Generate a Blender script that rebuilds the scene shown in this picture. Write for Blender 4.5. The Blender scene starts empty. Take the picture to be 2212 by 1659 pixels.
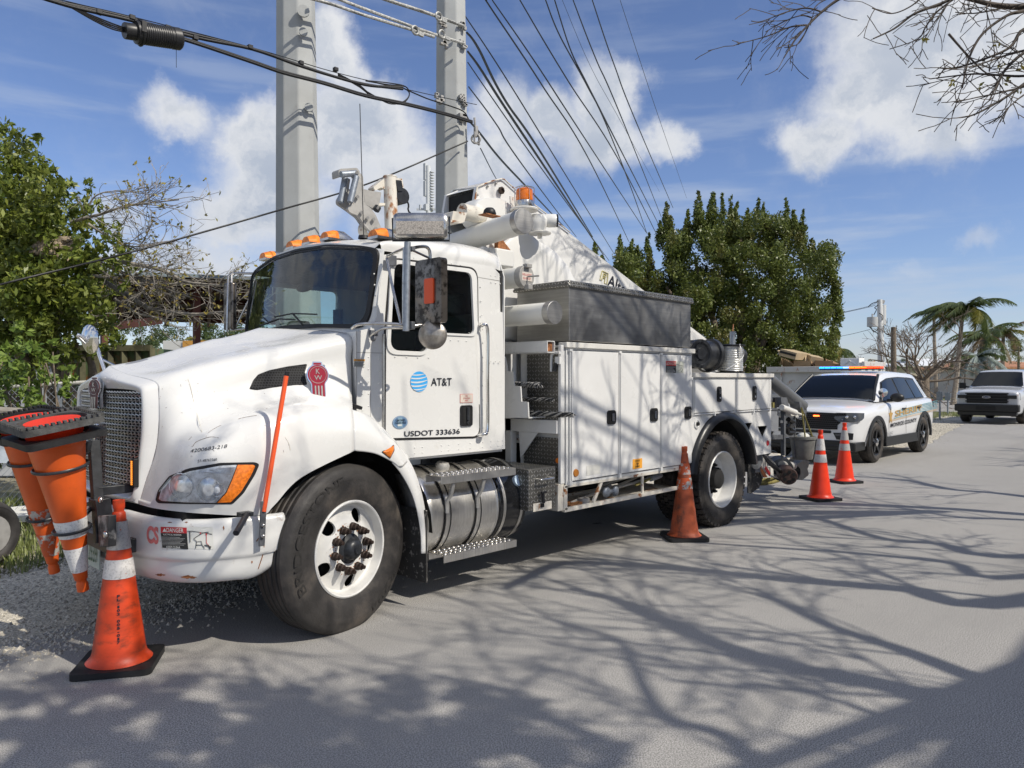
import bpy, bmesh, math, random
import numpy as np
from mathutils import Vector, Matrix
R_ = math.radians
V3 = Vector
scene = bpy.context.scene
# ------------------------------------------------------------------ camera
FOC, YAW, EYE, PITCH = 1620.0, R_(44.18), 1.58, math.atan(10.5/1620)
CAM = (-2.678, -3.989, EYE)          # metres; x runs along the truck to its rear, y across it, z up
cd = bpy.data.cameras.new('camera'); cam = bpy.data.objects.new('camera', cd)
scene.collection.objects.link(cam); scene.camera = cam
cam.location = CAM; cd.sensor_width = 36; cd.lens = 36*FOC/2212
cam.rotation_euler = (math.pi/2-PITCH, 0, YAW-math.pi/2)
cd.clip_start = .05; cd.clip_end = 3000
# ------------------------------------------------------------------ sun, sky
LD = V3((-.25, 1.0, -1.0)).normalized()      # direction the sunlight travels
sd = bpy.data.lights.new('sun', 'SUN'); sun = bpy.data.objects.new('sun', sd)
scene.collection.objects.link(sun); sd.energy = 4.3; sd.angle = R_(.5); sd.color = (1, .935, .825)
sun.rotation_euler = LD.to_track_quat('-Z', 'Y').to_euler(); sun.location = (0, -20, 30)
ELEV = math.asin(-LD.z); toS = -LD
scene.view_settings.view_transform = 'Standard'; scene.view_settings.look = 'None'
scene.view_settings.exposure = 0; scene.view_settings.gamma = 1
_cp, _sp = math.cos(PITCH), math.sin(PITCH)
_F = (math.cos(YAW), math.sin(YAW), 0); _R = V3((math.sin(YAW), -math.cos(YAW), 0))
_FW = V3((_F[0]*_cp, _F[1]*_cp, -_sp)); _UP = V3((_F[0]*_sp, _F[1]*_sp, _cp))
def ray(u, v): return _FW + _R*((u-1106)/FOC) - _UP*((v-829.5)/FOC)
# survey helper: a sight line measured in the photograph, met with a real plane of the scene
CR = dict(A=(0,1200,.2929),B=(0,1900,.2929),C=(900,850,.2929),D=(1000,1650,.2929),E=(1200,600,.2929),G=(1950,1050,.2929),
 H=(1950,1400,.2929),I=(2700,1200,.2604),J=(3050,1350,.2554),K=(3300,1050,.1953),L=(0,0,.3662),M=(0,450,.3092),N=(1300,0,.3906),
 O=(2900,0,.2929),P=(2300,700,.2929),Q=(2950,1450,.1627),S=(3000,1650,.1139),W=(1000,1000,.1953),V=(0,0,1))
def uv(c, x, y):
    a, b, s = CR[c]; return a*.54+x*s, b*.54+y*s
def U(c, x, y, ax, val):
    d = ray(*uv(c, x, y)); i = 'xyz'.index(ax); t = (val-CAM[i])/d[i]
    return V3(CAM)+d*t
def UD(c, x, y, depth): return V3(CAM)+ray(*uv(c, x, y))*depth

world = bpy.data.worlds.new('World'); scene.world = world; world.use_nodes = True
class NT:
    def __init__(s, nt): s.nt = nt; nt.nodes.clear()
    def n(s, t, ins=None, **kw):
        o = s.nt.nodes.new(t)
        for k, v in kw.items(): setattr(o, k, v)
        for k, v in (ins or {}).items():
            i = o.inputs[k]
            if isinstance(v, bpy.types.NodeSocket): s.nt.links.new(v, i)
            else: i.default_value = v
        return o
    def math(s, op, a, b=0.0, clamp=False):
        return s.n('ShaderNodeMath', {0: a, 1: b}, operation=op, use_clamp=clamp).outputs[0]
    def ramp(s, f, lo, hi, a=0.0, b=1.0, smooth=True):
        return s.n('ShaderNodeMapRange', {0: f, 1: lo, 2: hi, 3: a, 4: b}, interpolation_type='SMOOTHSTEP' if smooth else 'LINEAR').outputs[0]
    def mix(s, f, a, b):
        o = s.n('ShaderNodeMix', data_type='RGBA')
        for i, v in ((0, f), (6, a), (7, b)):
            if isinstance(v, bpy.types.NodeSocket): s.nt.links.new(v, o.inputs[i])
            else: o.inputs[i].default_value = v if i == 0 else (*v[:3], 1)
        return o.outputs[2]
    def noise(s, vec, scale, detail=4, rough=.55, dist=0):
        return s.n('ShaderNodeTexNoise', {'Vector': vec, 'Scale': scale, 'Detail': detail, 'Roughness': rough, 'Distortion': dist}).outputs[0]
w = NT(world.node_tree)
sky = w.n('ShaderNodeTexSky', sky_type='NISHITA', sun_disc=False, sun_elevation=ELEV, sun_rotation=math.atan2(toS.x, toS.y), altitude=0, air_density=1.0, dust_density=.25, ozone_density=2.0)
gen = w.n('ShaderNodeTexCoord').outputs['Generated']
wn = w.n('ShaderNodeTexNoise', {'Vector': gen, 'Scale': 7.0, 'Detail': 7.0, 'Roughness': .62})
wv = w.n('ShaderNodeVectorMath', {0: wn.outputs[1], 1: (.5, .5, .5)}, operation='SUBTRACT').outputs[0]
wv = w.n('ShaderNodeVectorMath', {0: wv, 'Scale': .14}, operation='SCALE').outputs[0]
dirv = w.n('ShaderNodeVectorMath', {0: gen, 1: wv}, operation='ADD').outputs[0]
# cumulus banks: (sight line u, v, angular radius, height factor, strength)
CL = [(395,250,110,.62,.8),(350,225,80,.7,.6),(560,300,120,1.0,1),(600,420,190,1.0,1),(500,480,140,.9,.95),(740,130,85,1.2,.95),(790,300,190,.9,1),(900,420,230,.8,1),(430,590,200,.5,.85),(250,480,90,.8,.6),
 (1080,250,120,.9,.9),(1200,235,110,.8,.95),(1330,190,110,1.1,1),(1310,290,140,.7,1),(1440,310,90,.7,.85),(1060,330,150,.7,.9),
 (1950,60,200,.8,1),(2080,120,210,.9,1),(1780,290,125,.7,.95),(1990,240,190,.6,1),(1880,180,150,.8,.95),(2130,530,80,.5,.4),(2010,590,70,.5,.35),(1300,530,60,.6,.35),(250,620,120,.8,.7)]
dens = None
for (u, v, r, hf, st) in CL:
    c = ray(u, v).normalized()
    df = w.n('ShaderNodeVectorMath', {0: dirv, 1: tuple(c)}, operation='SUBTRACT').outputs[0]
    df = w.n('ShaderNodeVectorMath', {0: df, 1: (1, 1, 1/hf)}, operation='MULTIPLY').outputs[0]
    L_ = w.n('ShaderNodeVectorMath', {0: df}, operation='LENGTH').outputs[1]
    d_ = w.ramp(L_, r/FOC*1.12, r/FOC*.12, 0, st)
    dens = d_ if dens is None else w.n('ShaderNodeMath', {0: dens, 1: d_, 2: .12}, operation='SMOOTH_MAX').outputs[0]
far = w.noise(gen, 3.0, 6, .6)
sepz = w.n('ShaderNodeSeparateXYZ', {0: gen}).outputs[2]
behind = w.math('MULTIPLY', w.ramp(far, .43, .59, 0, .85), w.ramp(w.n('ShaderNodeVectorMath', {0: gen, 1: tuple(_FW)}, operation='DOT_PRODUCT').outputs[1], .62, .3))  # unseen cloud added behind the camera to lift and whiten the ambient light
dens = w.math('MAXIMUM', dens, behind)
det = w.noise(dirv, 9.0, 6, .62); fine = w.noise(gen, 30.0, 5, .6)
edge_n = w.math('ADD', w.math('MULTIPLY', w.math('SUBTRACT', det, .5), .55), w.math('MULTIPLY', w.math('SUBTRACT', fine, .5), .25))
mask = w.ramp(w.math('ADD', dens, edge_n), .06, .84)
shade = w.math('ADD', w.ramp(dens, .45, 1.0, 0, .42), w.ramp(det, .38, .62, -.3, .4), clamp=True)
low = w.ramp(sepz, .12, .42, .35, 0)
shade = w.math('ADD', shade, low, clamp=True)
ccol = w.mix(shade, (6.7, 6.8, 7.0), (3.7, 4.2, 5.1))
skyc = w.n('ShaderNodeMix', data_type='RGBA', blend_type='MULTIPLY'); skyc.inputs[0].default_value = 1
w.nt.links.new(sky.outputs[0], skyc.inputs[6]); skyc.inputs[7].default_value = (.84, .86, 1.05, 1)
stv = w.n('ShaderNodeMapping', {'Vector': gen, 'Scale': (1.6, 1.6, 13), 'Rotation': (.12, .05, 0)}).outputs[0]
veil = w.math('MULTIPLY', w.ramp(w.noise(stv, 2.2, 6, .55), .46, .72, 0, .55), w.ramp(sepz, .62, .1))
out = w.mix(mask, w.mix(veil, skyc.outputs[2], (4.4, 5.0, 6.0)), ccol)
bg = w.n('ShaderNodeBackground', {'Color': out, 'Strength': .12})
w.n('ShaderNodeOutputWorld', {'Surface': bg.outputs[0]})

# ------------------------------------------------------------------ mesh helpers
COL = scene.collection
def tag(o, label=None, cat=None, group=None, kind=None):
    if label: o['label'] = label
    if cat: o['category'] = cat
    if group: o['group'] = group
    if kind: o['kind'] = kind
    return o
def thing(name, loc, label, cat, group=None, rz=0):
    o = bpy.data.objects.new(name, None); COL.objects.link(o); o.location = loc; o.rotation_euler = (0, 0, rz)
    o.empty_display_size = .2
    return tag(o, label, cat, group)
def root_of(p):
    while p.parent: p = p.parent
    return p
class MB:
    def __init__(s): s.v = []; s.f = []; s.m = []
    def add(s, vs, fs, m=0):
        b = len(s.v); s.v += [tuple(p) for p in vs]; s.f += [tuple(b+i for i in f) for f in fs]; s.m += [m]*len(fs); return s
    def box(s, c, sz, rot=None, m=0):
        h = [k/2 for k in sz]; c = V3(c)
        vs = [V3((x, y, z)) for x in (-h[0], h[0]) for y in (-h[1], h[1]) for z in (-h[2], h[2])]
        if rot: vs = [rot @ p for p in vs]
        return s.add([c+p for p in vs], [(0,1,3,2),(4,6,7,5),(0,4,5,1),(2,3,7,6),(0,2,6,4),(1,5,7,3)], m)
    def b2(s, lo, hi, m=0):
        return s.box([(a+b)/2 for a, b in zip(lo, hi)], [abs(b-a) for a, b in zip(lo, hi)], None, m)
    def bar(s, a, b, w_, h_, up=(0, 0, 1), m=0):
        a, b = V3(a), V3(b); d = b-a; x = d.normalized(); up = V3(up)
        if abs(x.dot(up)) > .98: up = V3((1, 0, 0))
        y = up.cross(x).normalized(); z = x.cross(y)
        rot = Matrix((x, y, z)).transposed()
        return s.box((a+b)/2, (d.length, w_, h_), rot, m)
    def tube(s, pts, r, seg=8, m=0, caps=True):
        pts = [V3(p) for p in pts]; n = len(pts); rs = r if isinstance(r, (list, tuple)) else [r]*n
        vs = []; ref = None
        for i, p in enumerate(pts):
            t = (pts[min(i+1, n-1)]-pts[max(i-1, 0)])
            t = t.normalized() if t.length > 1e-9 else V3((0, 0, 1))
            if ref is None: ref = V3((0, 0, 1)) if abs(t.z) < .9 else V3((1, 0, 0))
            a = t.cross(ref)
            a = a.normalized() if a.length > 1e-6 else t.orthogonal().normalized()
            b_ = t.cross(a); ref = a.cross(t) if True else ref
            for k in range(seg):
                q = 2*math.pi*k/seg; vs.append(p+(a*math.cos(q)+b_*math.sin(q))*rs[i])
        fs = [(i*seg+k, i*seg+(k+1) % seg, (i+1)*seg+(k+1) % seg, (i+1)*seg+k) for i in range(n-1) for k in range(seg)]
        if caps: fs += [tuple(range(seg))[::-1], tuple((n-1)*seg+k for k in range(seg))]
        return s.add(vs, fs, m)
    def cyl(s, a, b, r, r2=None, seg=24, m=0): return s.tube([a, b], [r, r if r2 is None else r2], seg, m)
    def lathe(s, prof, o=(0, 0, 0), ax=(0, 0, 1), seg=32, m=0, mats=None, loop=False, cap=True):
        o = V3(o); ax = V3(ax).normalized(); a = ax.orthogonal().normalized(); b_ = ax.cross(a); n = len(prof)
        vs = [o+ax*h+(a*math.cos(2*math.pi*k/seg)+b_*math.sin(2*math.pi*k/seg))*r for (r, h) in prof for k in range(seg)]
        base = len(s.v); s.v += [tuple(p) for p in vs]
        for i in range(n-1):
            for k in range(seg):
                s.f.append((base+i*seg+k, base+i*seg+(k+1) % seg, base+(i+1)*seg+(k+1) % seg, base+(i+1)*seg+k)); s.m.append(mats[i] if mats else m)
        if loop:
            for k in range(seg): s.f.append((base+(n-1)*seg+k, base+(n-1)*seg+(k+1) % seg, base+(k+1) % seg, base+k)); s.m.append(mats[-1] if mats else m)
            return s
        if not cap: return s
        if prof[0][0] > 1e-6: s.f.append(tuple(base+k for k in range(seg))[::-1]); s.m.append(mats[0] if mats else m)
        if prof[-1][0] > 1e-6: s.f.append(tuple(base+(n-1)*seg+k for k in range(seg))); s.m.append(mats[-1] if mats else m)
        return s
    def ball(s, c, r, seg=16, rings=10, m=0, rot=None):
        r = (r, r, r) if not isinstance(r, (tuple, list)) else r; c = V3(c); vs = []
        for i in range(rings+1):
            t = math.pi*i/rings
            for k in range(seg):
                q = 2*math.pi*k/seg; p = V3((r[0]*math.sin(t)*math.cos(q), r[1]*math.sin(t)*math.sin(q), r[2]*math.cos(t)))
                vs.append(c+(rot @ p if rot else p))
        return s.add(vs, [(i*seg+k, (i+1)*seg+k, (i+1)*seg+(k+1) % seg, i*seg+(k+1) % seg) for i in range(rings) for k in range(seg)], m)
    def grid(s, rows, m=0, flip=False):
        n = len(rows[0]); vs = [p for r in rows for p in r]
        fs = [(i*n+k, i*n+k+1, (i+1)*n+k+1, (i+1)*n+k) for i in range(len(rows)-1) for k in range(n-1)]
        if flip: fs = [f[::-1] for f in fs]
        return s.add(vs, fs, m)
    def prism(s, poly, ext, m=0):
        n = len(poly); e = V3(ext); vs = [V3(p) for p in poly]+[V3(p)+e for p in poly]
        return s.add(vs, [tuple(range(n))[::-1], tuple(range(n, 2*n))]+[(i, (i+1) % n, n+(i+1) % n, n+i) for i in range(n)], m)
    def torus(s, c, ax, R, r, seg=32, ts=8, m=0, arc=1.0):
        c = V3(c); ax = V3(ax).normalized(); a = ax.orthogonal().normalized(); b_ = ax.cross(a)
        pts = [c+(a*math.cos(2*math.pi*arc*k/seg)+b_*math.sin(2*math.pi*arc*k/seg))*R for k in range(seg+1)]
        return s.tube(pts, r, ts, m)
    def mirror(s, yc=1.2):
        n = len(s.v); s.v += [(x, 2*yc-y, z) for (x, y, z) in s.v]
        s.f += [tuple(i+n for i in f)[::-1] for f in s.f]; s.m += list(s.m); return s
    def build(s, name, mats, parent=None, smooth=30, bevel=0, weld=False, solid=0, local=False):
        me = bpy.data.meshes.new(name)
        o3 = V3((0, 0, 0)) if (parent is None or local) else V3(root_of(parent).location)
        me.from_pydata([tuple(V3(p)-o3) for p in s.v], [], s.f); me.validate()
        mats = mats if isinstance(mats, (list, tuple)) else [mats]
        for m_ in mats: me.materials.append(m_)
        if len(mats) > 1 and len(me.polygons) == len(s.m):
            me.polygons.foreach_set('material_index', s.m)
        bm = bmesh.new(); bm.from_mesh(me)
        if weld: bmesh.ops.remove_doubles(bm, verts=bm.verts, dist=1e-4)
        bmesh.ops.recalc_face_normals(bm, faces=bm.faces)
        bm.to_mesh(me); bm.free()
        o = bpy.data.objects.new(name, me); COL.objects.link(o)
        if parent is not None: o.parent = parent
        if solid: md = o.modifiers.new('s', 'SOLIDIFY'); md.thickness = solid; md.offset = 0
        if bevel:
            md = o.modifiers.new('b', 'BEVEL'); md.width = bevel; md.segments = 2; md.limit_method = 'ANGLE'; md.angle_limit = R_(35)
        if smooth:
            me.polygons.foreach_set('use_smooth', [True]*len(me.polygons)); me.set_sharp_from_angle(angle=R_(smooth))
        return o
def catmull(P, n):
    # P list of Vectors -> n samples per span
    P = [V3(p) for p in P]; out = []
    L_ = len(P)
    for i in range(L_-1):
        p0, p1, p2, p3 = P[max(i-1, 0)], P[i], P[i+1], P[min(i+2, L_-1)]
        for k in range(n):
            t = k/n
            out.append(.5*((2*p1)+(p2-p0)*t+(2*p0-5*p1+4*p2-p3)*t*t+(3*p1-p0-3*p2+p3)*t**3))
    out.append(P[-1]); return out
def surf(rows, nu, nv):
    rows = [catmull([V3(p) for p in r], nv) for r in rows]
    cols = [catmull([r[k] for r in rows], nu) for k in range(len(rows[0]))]
    return [[c[i] for c in cols] for i in range(len(cols[0]))]
def rrect(x0, y0, x1, y1, r, n=6):
    P = []
    for cx, cy, a in ((x1-r, y1-r, 0), (x0+r, y1-r, 90), (x0+r, y0+r, 180), (x1-r, y0+r, 270)):
        for k in range(n+1): q = R_(a+90*k/n); P.append((cx+r*math.cos(q), cy+r*math.sin(q)))
    return P
def rpoly(pts, r, n=5):
    # polygon with rounded corners; r number or list
    P = []; L_ = len(pts)
    for i in range(L_):
        p = V3((*pts[i], 0)); a = V3((*pts[i-1], 0))-p; b = V3((*pts[(i+1) % L_], 0))-p
        rr = r[i] if isinstance(r, (list, tuple)) else r
        rr = min(rr, a.length*.45, b.length*.45)
        a = p+a.normalized()*rr; b = p+b.normalized()*rr
        for k in range(n+1):
            t = k/n; q = a*(1-t)**2+p*2*t*(1-t)+b*t*t; P.append((q.x, q.y))
    return P
def _curve_mesh(cu, ext):
    cu.dimensions = '2D'; cu.fill_mode = 'BOTH'; cu.extrude = ext/2
    ob = bpy.data.objects.new('tmp', cu); me = bpy.data.meshes.new_from_object(ob)
    vs = [tuple(v.co) for v in me.vertices]; fs = [tuple(p.vertices) for p in me.polygons]
    bpy.data.objects.remove(ob); bpy.data.meshes.remove(me); bpy.data.curves.remove(cu)
    return vs, fs
def plate(mb, outer, holes, thick, fn, m=0):
    """flat panel with holes; fn maps (a, b, depth) to a point"""
    cu = bpy.data.curves.new('t', 'CURVE')
    for pts in [outer]+list(holes):
        sp = cu.splines.new('POLY'); sp.points.add(len(pts)-1); sp.use_cyclic_u = True
        for i, p in enumerate(pts): sp.points[i].co = (p[0], p[1], 0, 1)
    vs, fs = _curve_mesh(cu, thick)
    mb.add([fn(*p) for p in vs], fs, m)
def side(y, x0=0, z0=0):      # (a, b) = (x, z) on a plane facing the camera side
    return lambda a, b, d: V3((a, y-d, b))
def text(mb, s, p0, p1, h, up=(0, 0, 1), m=0, lift=.003, thick=.001, bold=0.0, spacing=1.0, h_abs=True):
    """letters between p0 and p1 (baseline ends), cap height h"""
    cu = bpy.data.curves.new('t', 'FONT'); cu.body = s; cu.size = 1; cu.space_character = spacing; cu.offset = bold
    vs, fs = _curve_mesh(cu, 0)
    if not vs: return
    xs = [v[0] for v in vs]; ys = [v[1] for v in vs]; x0, x1, y0, y1 = min(xs), max(xs), 0, max(ys)
    p0, p1 = V3(p0), V3(p1); rx = (p1-p0); W_ = rx.length; rx.normalize(); up = V3(up); up = (up-rx*up.dot(rx)).normalized(); nn = rx.cross(up)
    mb.add([p0+rx*((v[0]-x0)/(x1-x0)*W_)+up*((v[1]-y0)/(y1-y0)*h)+nn*lift for v in vs], fs, m)
def decal(mb, pts, m=0, lift=.003, nrm=(0, -1, 0)):
    mb.add([V3(p)+V3(nrm)*lift for p in pts], [tuple(range(len(pts)))], m)
def boolean(o, cutters, op='DIFFERENCE'):
    for c in cutters:
        md = o.modifiers.new('x', 'BOOLEAN'); md.object = c; md.operation = op; md.solver = 'EXACT'
    bpy.context.view_layer.update()
    dg = bpy.context.evaluated_depsgraph_get(); me = bpy.data.meshes.new_from_object(o.evaluated_get(dg)); old = o.data
    o.modifiers.clear(); o.data = me; me.name = o.name
    for c in cutters:
        md_ = c.data; bpy.data.objects.remove(c); bpy.data.meshes.remove(md_)
    me.polygons.foreach_set('use_smooth', [True]*len(me.polygons)); me.set_sharp_from_angle(angle=R_(30))

# ------------------------------------------------------------------ materials
def mat(name, col=(.5, .5, .5), rough=.5, metal=0, var=0, vscale=3, col2=None, c2lo=.55, c2hi=.7, c2scale=2, bump=0, bscale=40, spec=.5, coat=0, rvar=0, emit=None, estr=0, trans=0, ior=1.45, alpha=1, coords='Object', stretch=None, detail=5, seed=0):
    m = bpy.data.materials.new(name); m.use_nodes = True; t = NT(m.node_tree)
    tc = t.n('ShaderNodeTexCoord').outputs[coords]
    if stretch or seed: tc = t.n('ShaderNodeMapping', {'Vector': tc, 'Scale': stretch or (1, 1, 1), 'Location': (seed, seed*.7, seed*1.3)}).outputs[0]
    base = (*col, 1)
    if var:
        nz = t.noise(tc, vscale, detail)
        base = t.mix(t.ramp(nz, .3, .7), [c*(1-var) for c in col], [min(1, c*(1+var)) for c in col])
    if col2:
        nz = t.noise(tc, c2scale, 8, .65)
        base = t.mix(t.ramp(nz, c2lo, c2hi), base if not isinstance(base, tuple) else base[:3], col2)
    p = t.n('ShaderNodeBsdfPrincipled')
    if isinstance(base, tuple): p.inputs['Base Color'].default_value = base
    else: t.nt.links.new(base, p.inputs['Base Color'])
    p.inputs['Roughness'].default_value = rough; p.inputs['Metallic'].default_value = metal
    p.inputs['Specular IOR Level'].default_value = spec; p.inputs['Coat Weight'].default_value = coat; p.inputs['Coat Roughness'].default_value = .08
    p.inputs['Transmission Weight'].default_value = trans; p.inputs['IOR'].default_value = ior; p.inputs['Alpha'].default_value = alpha
    if rvar: t.nt.links.new(t.ramp(t.noise(tc, 6, 5), .3, .7, rough-rvar, rough+rvar), p.inputs['Roughness'])
    if emit: p.inputs['Emission Color'].default_value = (*emit, 1); p.inputs['Emission Strength'].default_value = estr
    if bump:
        b = t.n('ShaderNodeBump', {'Height': t.noise(tc, bscale, 4), 'Strength': bump, 'Distance': .01}); t.nt.links.new(b.outputs[0], p.inputs['Normal'])
    t.n('ShaderNodeOutputMaterial', {'Surface': p.outputs[0]})
    m['p'] = 1
    return m
def mat_plate():
    m = bpy.data.materials.new('diamond_plate'); m.use_nodes = True; t = NT(m.node_tree)
    geo = t.n('ShaderNodeNewGeometry'); tc = t.n('ShaderNodeTexCoord').outputs['Object']
    sx = t.n('ShaderNodeSeparateXYZ', {0: tc}); ns = t.n('ShaderNodeSeparateXYZ', {0: geo.outputs['Normal']})
    ax, ay, az = [t.math('ABSOLUTE', ns.outputs[i]) for i in range(3)]
    topm = t.math('GREATER_THAN', az, .6); frm = t.math('GREATER_THAN', ax, .6)
    # pick 2D coords
    a = t.n('ShaderNodeMix', {0: frm, 2: sx.outputs[0], 3: sx.outputs[1]}, data_type='FLOAT').outputs[0]
    b = t.n('ShaderNodeMix', {0: topm, 2: sx.outputs[2], 3: sx.outputs[1]}, data_type='FLOAT').outputs[0]
    S_ = 30.0
    a = t.math('MULTIPLY', a, S_); b = t.math('MULTIPLY', b, S_)
    par = t.math('MODULO', t.math('ABSOLUTE', t.math('ADD', t.math('FLOOR', a), t.math('FLOOR', b))), 2.0)
    fa = t.math('SUBTRACT', t.math('FRACT', a), .5); fb = t.math('SUBTRACT', t.math('FRACT', b), .5)
    sg = t.math('SUBTRACT', t.math('MULTIPLY', par, 2.0), 1.0)
    p_ = t.math('MULTIPLY', t.math('ADD', fa, t.math('MULTIPLY', fb, sg)), .707)
    q_ = t.math('MULTIPLY', t.math('SUBTRACT', fa, t.math('MULTIPLY', fb, sg)), .707)
    e = t.math('ADD', t.math('MULTIPLY', t.math('MULTIPLY', p_, p_), 4.2), t.math('MULTIPLY', t.math('MULTIPLY', q_, q_), 70.0))
    k = t.ramp(e, 1.0, .45)
    dirt = t.ramp(t.noise(tc, 4, 6), .35, .7)
    base = t.mix(k, (.20, .195, .18), (.62, .61, .58)); base = t.mix(t.math('MULTIPLY', dirt, .35), base, (.14, .13, .11))
    p = t.n('ShaderNodeBsdfPrincipled', {'Base Color': base, 'Metallic': .8, 'Roughness': .42})
    bp = t.n('ShaderNodeBump', {'Height': k, 'Strength': .9, 'Distance': .004}); t.nt.links.new(bp.outputs[0], p.inputs['Normal'])
    t.n('ShaderNodeOutputMaterial', {'Surface': p.outputs[0]}); return m
def mat_perf(name, scale, cell, hole, metal=1, ax=0):
    """metal sheet with a regular pattern of round holes, their dark painted into the colour"""
    m = bpy.data.materials.new(name); m.use_nodes = True; t = NT(m.node_tree)
    tc = t.n('ShaderNodeTexCoord').outputs['Object']; sx = t.n('ShaderNodeSeparateXYZ', {0: tc})
    a = t.math('MULTIPLY', sx.outputs[ax], scale); b = t.math('MULTIPLY', sx.outputs[2], scale)
    row = t.math('MODULO', t.math('ABSOLUTE', t.math('FLOOR', b)), 2.0)
    fa = t.math('SUBTRACT', t.math('FRACT', t.math('ADD', a, t.math('MULTIPLY', row, .5))), .5); fb = t.math('SUBTRACT', t.math('FRACT', b), .5)
    r2 = t.math('ADD', t.math('MULTIPLY', fa, fa), t.math('MULTIPLY', fb, fb))
    k = t.ramp(r2, hole*hole*.8, hole*hole*1.3)
    base = t.mix(k, (.004, .004, .004), cell)  # near-black stands in for the shade inside each hole
    p = t.n('ShaderNodeBsdfPrincipled', {'Base Color': base, 'Metallic': t.math('MULTIPLY', k, metal), 'Roughness': .6, 'Specular IOR Level': .15})
    t.n('ShaderNodeOutputMaterial', {'Surface': p.outputs[0]}); return m
def mat_tape(name, col, peel, seed):
    m = bpy.data.materials.new(name); m.use_nodes = True; t = NT(m.node_tree)
    tc = t.n('ShaderNodeMapping', {'Vector': t.n('ShaderNodeTexCoord').outputs['Object'], 'Location': (seed, seed, 0)}).outputs[0]
    n1 = t.noise(tc, 16, 8, .7); n2 = t.noise(tc, 90, 3)
    base = t.mix(t.ramp(n2, .45, .75, 0, .6), col, [c*.45 for c in col])
    base = t.mix(t.ramp(n1, .66-.2*peel, .69-.2*peel), base, (.55, .09, .02))
    base = t.mix(t.ramp(t.noise(tc, 30, 6, .7), .55, .72, 0, .6), base, (.16, .13, .11))
    p = t.n('ShaderNodeBsdfPrincipled', {'Base Color': base, 'Roughness': .5}); t.n('ShaderNodeOutputMaterial', {'Surface': p.outputs[0]}); return m
def mat_leaf(name, c1, c2, c3, scale=2.5, rough=.42, tr=.25):
    m = bpy.data.materials.new(name); m.use_nodes = True; t = NT(m.node_tree)
    geo = t.n('ShaderNodeNewGeometry'); tc = t.n('ShaderNodeTexCoord').outputs['Object']
    base = t.mix(t.ramp(geo.outputs['Random Per Island'], 0, 1, 0, 1, False), c1, c2)
    base = t.mix(t.ramp(t.noise(tc, scale, 3), .5, .72, 0, .7), base, c3)
    p = t.n('ShaderNodeBsdfPrincipled', {'Base Color': base, 'Roughness': rough, 'Specular IOR Level': .45})
    tl = t.n('ShaderNodeBsdfTranslucent', {'Color': base})
    mx = t.n('ShaderNodeMixShader', {0: tr, 1: p.outputs[0], 2: tl.outputs[0]})
    t.n('ShaderNodeOutputMaterial', {'Surface': mx.outputs[0]}); return m
def mat_glass(name, tint, clear, rough=.02):
    m = bpy.data.materials.new(name); m.use_nodes = True; t = NT(m.node_tree)
    g = t.n('ShaderNodeBsdfGlossy', {'Color': (1, 1, 1, 1), 'Roughness': rough}); tr = t.n('ShaderNodeBsdfTransparent', {'Color': (*tint, 1)})
    fr = t.n('ShaderNodeFresnel', {'IOR': 1.5}).outputs[0]
    f = t.math('ADD', t.math('MULTIPLY', fr, 1.0), clear, clamp=True)
    mx = t.n('ShaderNodeMixShader', {0: f, 1: tr.outputs[0], 2: g.outputs[0]})
    t.n('ShaderNodeOutputMaterial', {'Surface': mx.outputs[0]}); return m
def mat_metal_streak(name, col, rough, c2, aniso=(60, 60, 3), dirt=.3):
    m = bpy.data.materials.new(name); m.use_nodes = True; t = NT(m.node_tree)
    tc = t.n('ShaderNodeTexCoord').outputs['Object']
    st = t.noise(t.n('ShaderNodeMapping', {'Vector': tc, 'Scale': aniso}).outputs[0], 1.5, 4)
    base = t.mix(t.ramp(st, .3, .7), col, c2); d = t.ramp(t.noise(tc, 2.2, 6, .6), .4, .7, 0, dirt)
    base = t.mix(d, base, [c*.35 for c in col])
    p = t.n('ShaderNodeBsdfPrincipled', {'Base Color': base, 'Metallic': 1, 'Roughness': t.ramp(t.noise(tc, 3, 5), .3, .7, rough*.75, rough*1.3)})
    bp = t.n('ShaderNodeBump', {'Height': t.noise(tc, 1.3, 3), 'Strength': .25, 'Distance': .03}); t.nt.links.new(bp.outputs[0], p.inputs['Normal'])
    t.n('ShaderNodeOutputMaterial', {'Surface': p.outputs[0]}); return m
def mat_rustedge(name, col, rough=.35, amount=.64, c2=(.24, .09, .03)):
    return mat(name, col, rough, col2=c2, c2lo=amount, c2hi=amount+.06, c2scale=9, var=.06, bump=.05)
M = {}
M['white'] = mat('white_paint', (.70, .695, .67), .28, var=.035, vscale=1.4, col2=(.60, .56, .50), c2lo=.66, c2hi=.86, c2scale=5, coat=.35, rvar=.1)
M['white_body'] = mat('white_body_paint', (.70, .695, .675), .34, var=.04, vscale=2.0, col2=(.60, .57, .52), c2lo=.62, c2hi=.85, c2scale=4, rvar=.1, bump=.05, bscale=4, coat=.15)
M['white_rust'] = mat_rustedge('rusty_white_paint', (.68, .66, .61), amount=.63)
M['white_rust2'] = mat_rustedge('very_rusty_white_paint', (.66, .62, .54), amount=.565, c2=(.26, .10, .03))
M['rust'] = mat('rust', (.30, .12, .045), .8, var=.5, vscale=30, col2=(.1, .05, .03), c2scale=14)
M['scuff'] = mat('dark_scuff', (.16, .11, .08), .7, var=.4, vscale=30)
M['black'] = mat('black_rubber_trim', (.012, .012, .013), .5, var=.2)
M['blackm'] = mat('black_painted_steel', (.022, .024, .028), .38, var=.3, vscale=20, col2=(.10, .09, .08), c2lo=.62, c2hi=.8, c2scale=14, bump=.1)
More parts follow.
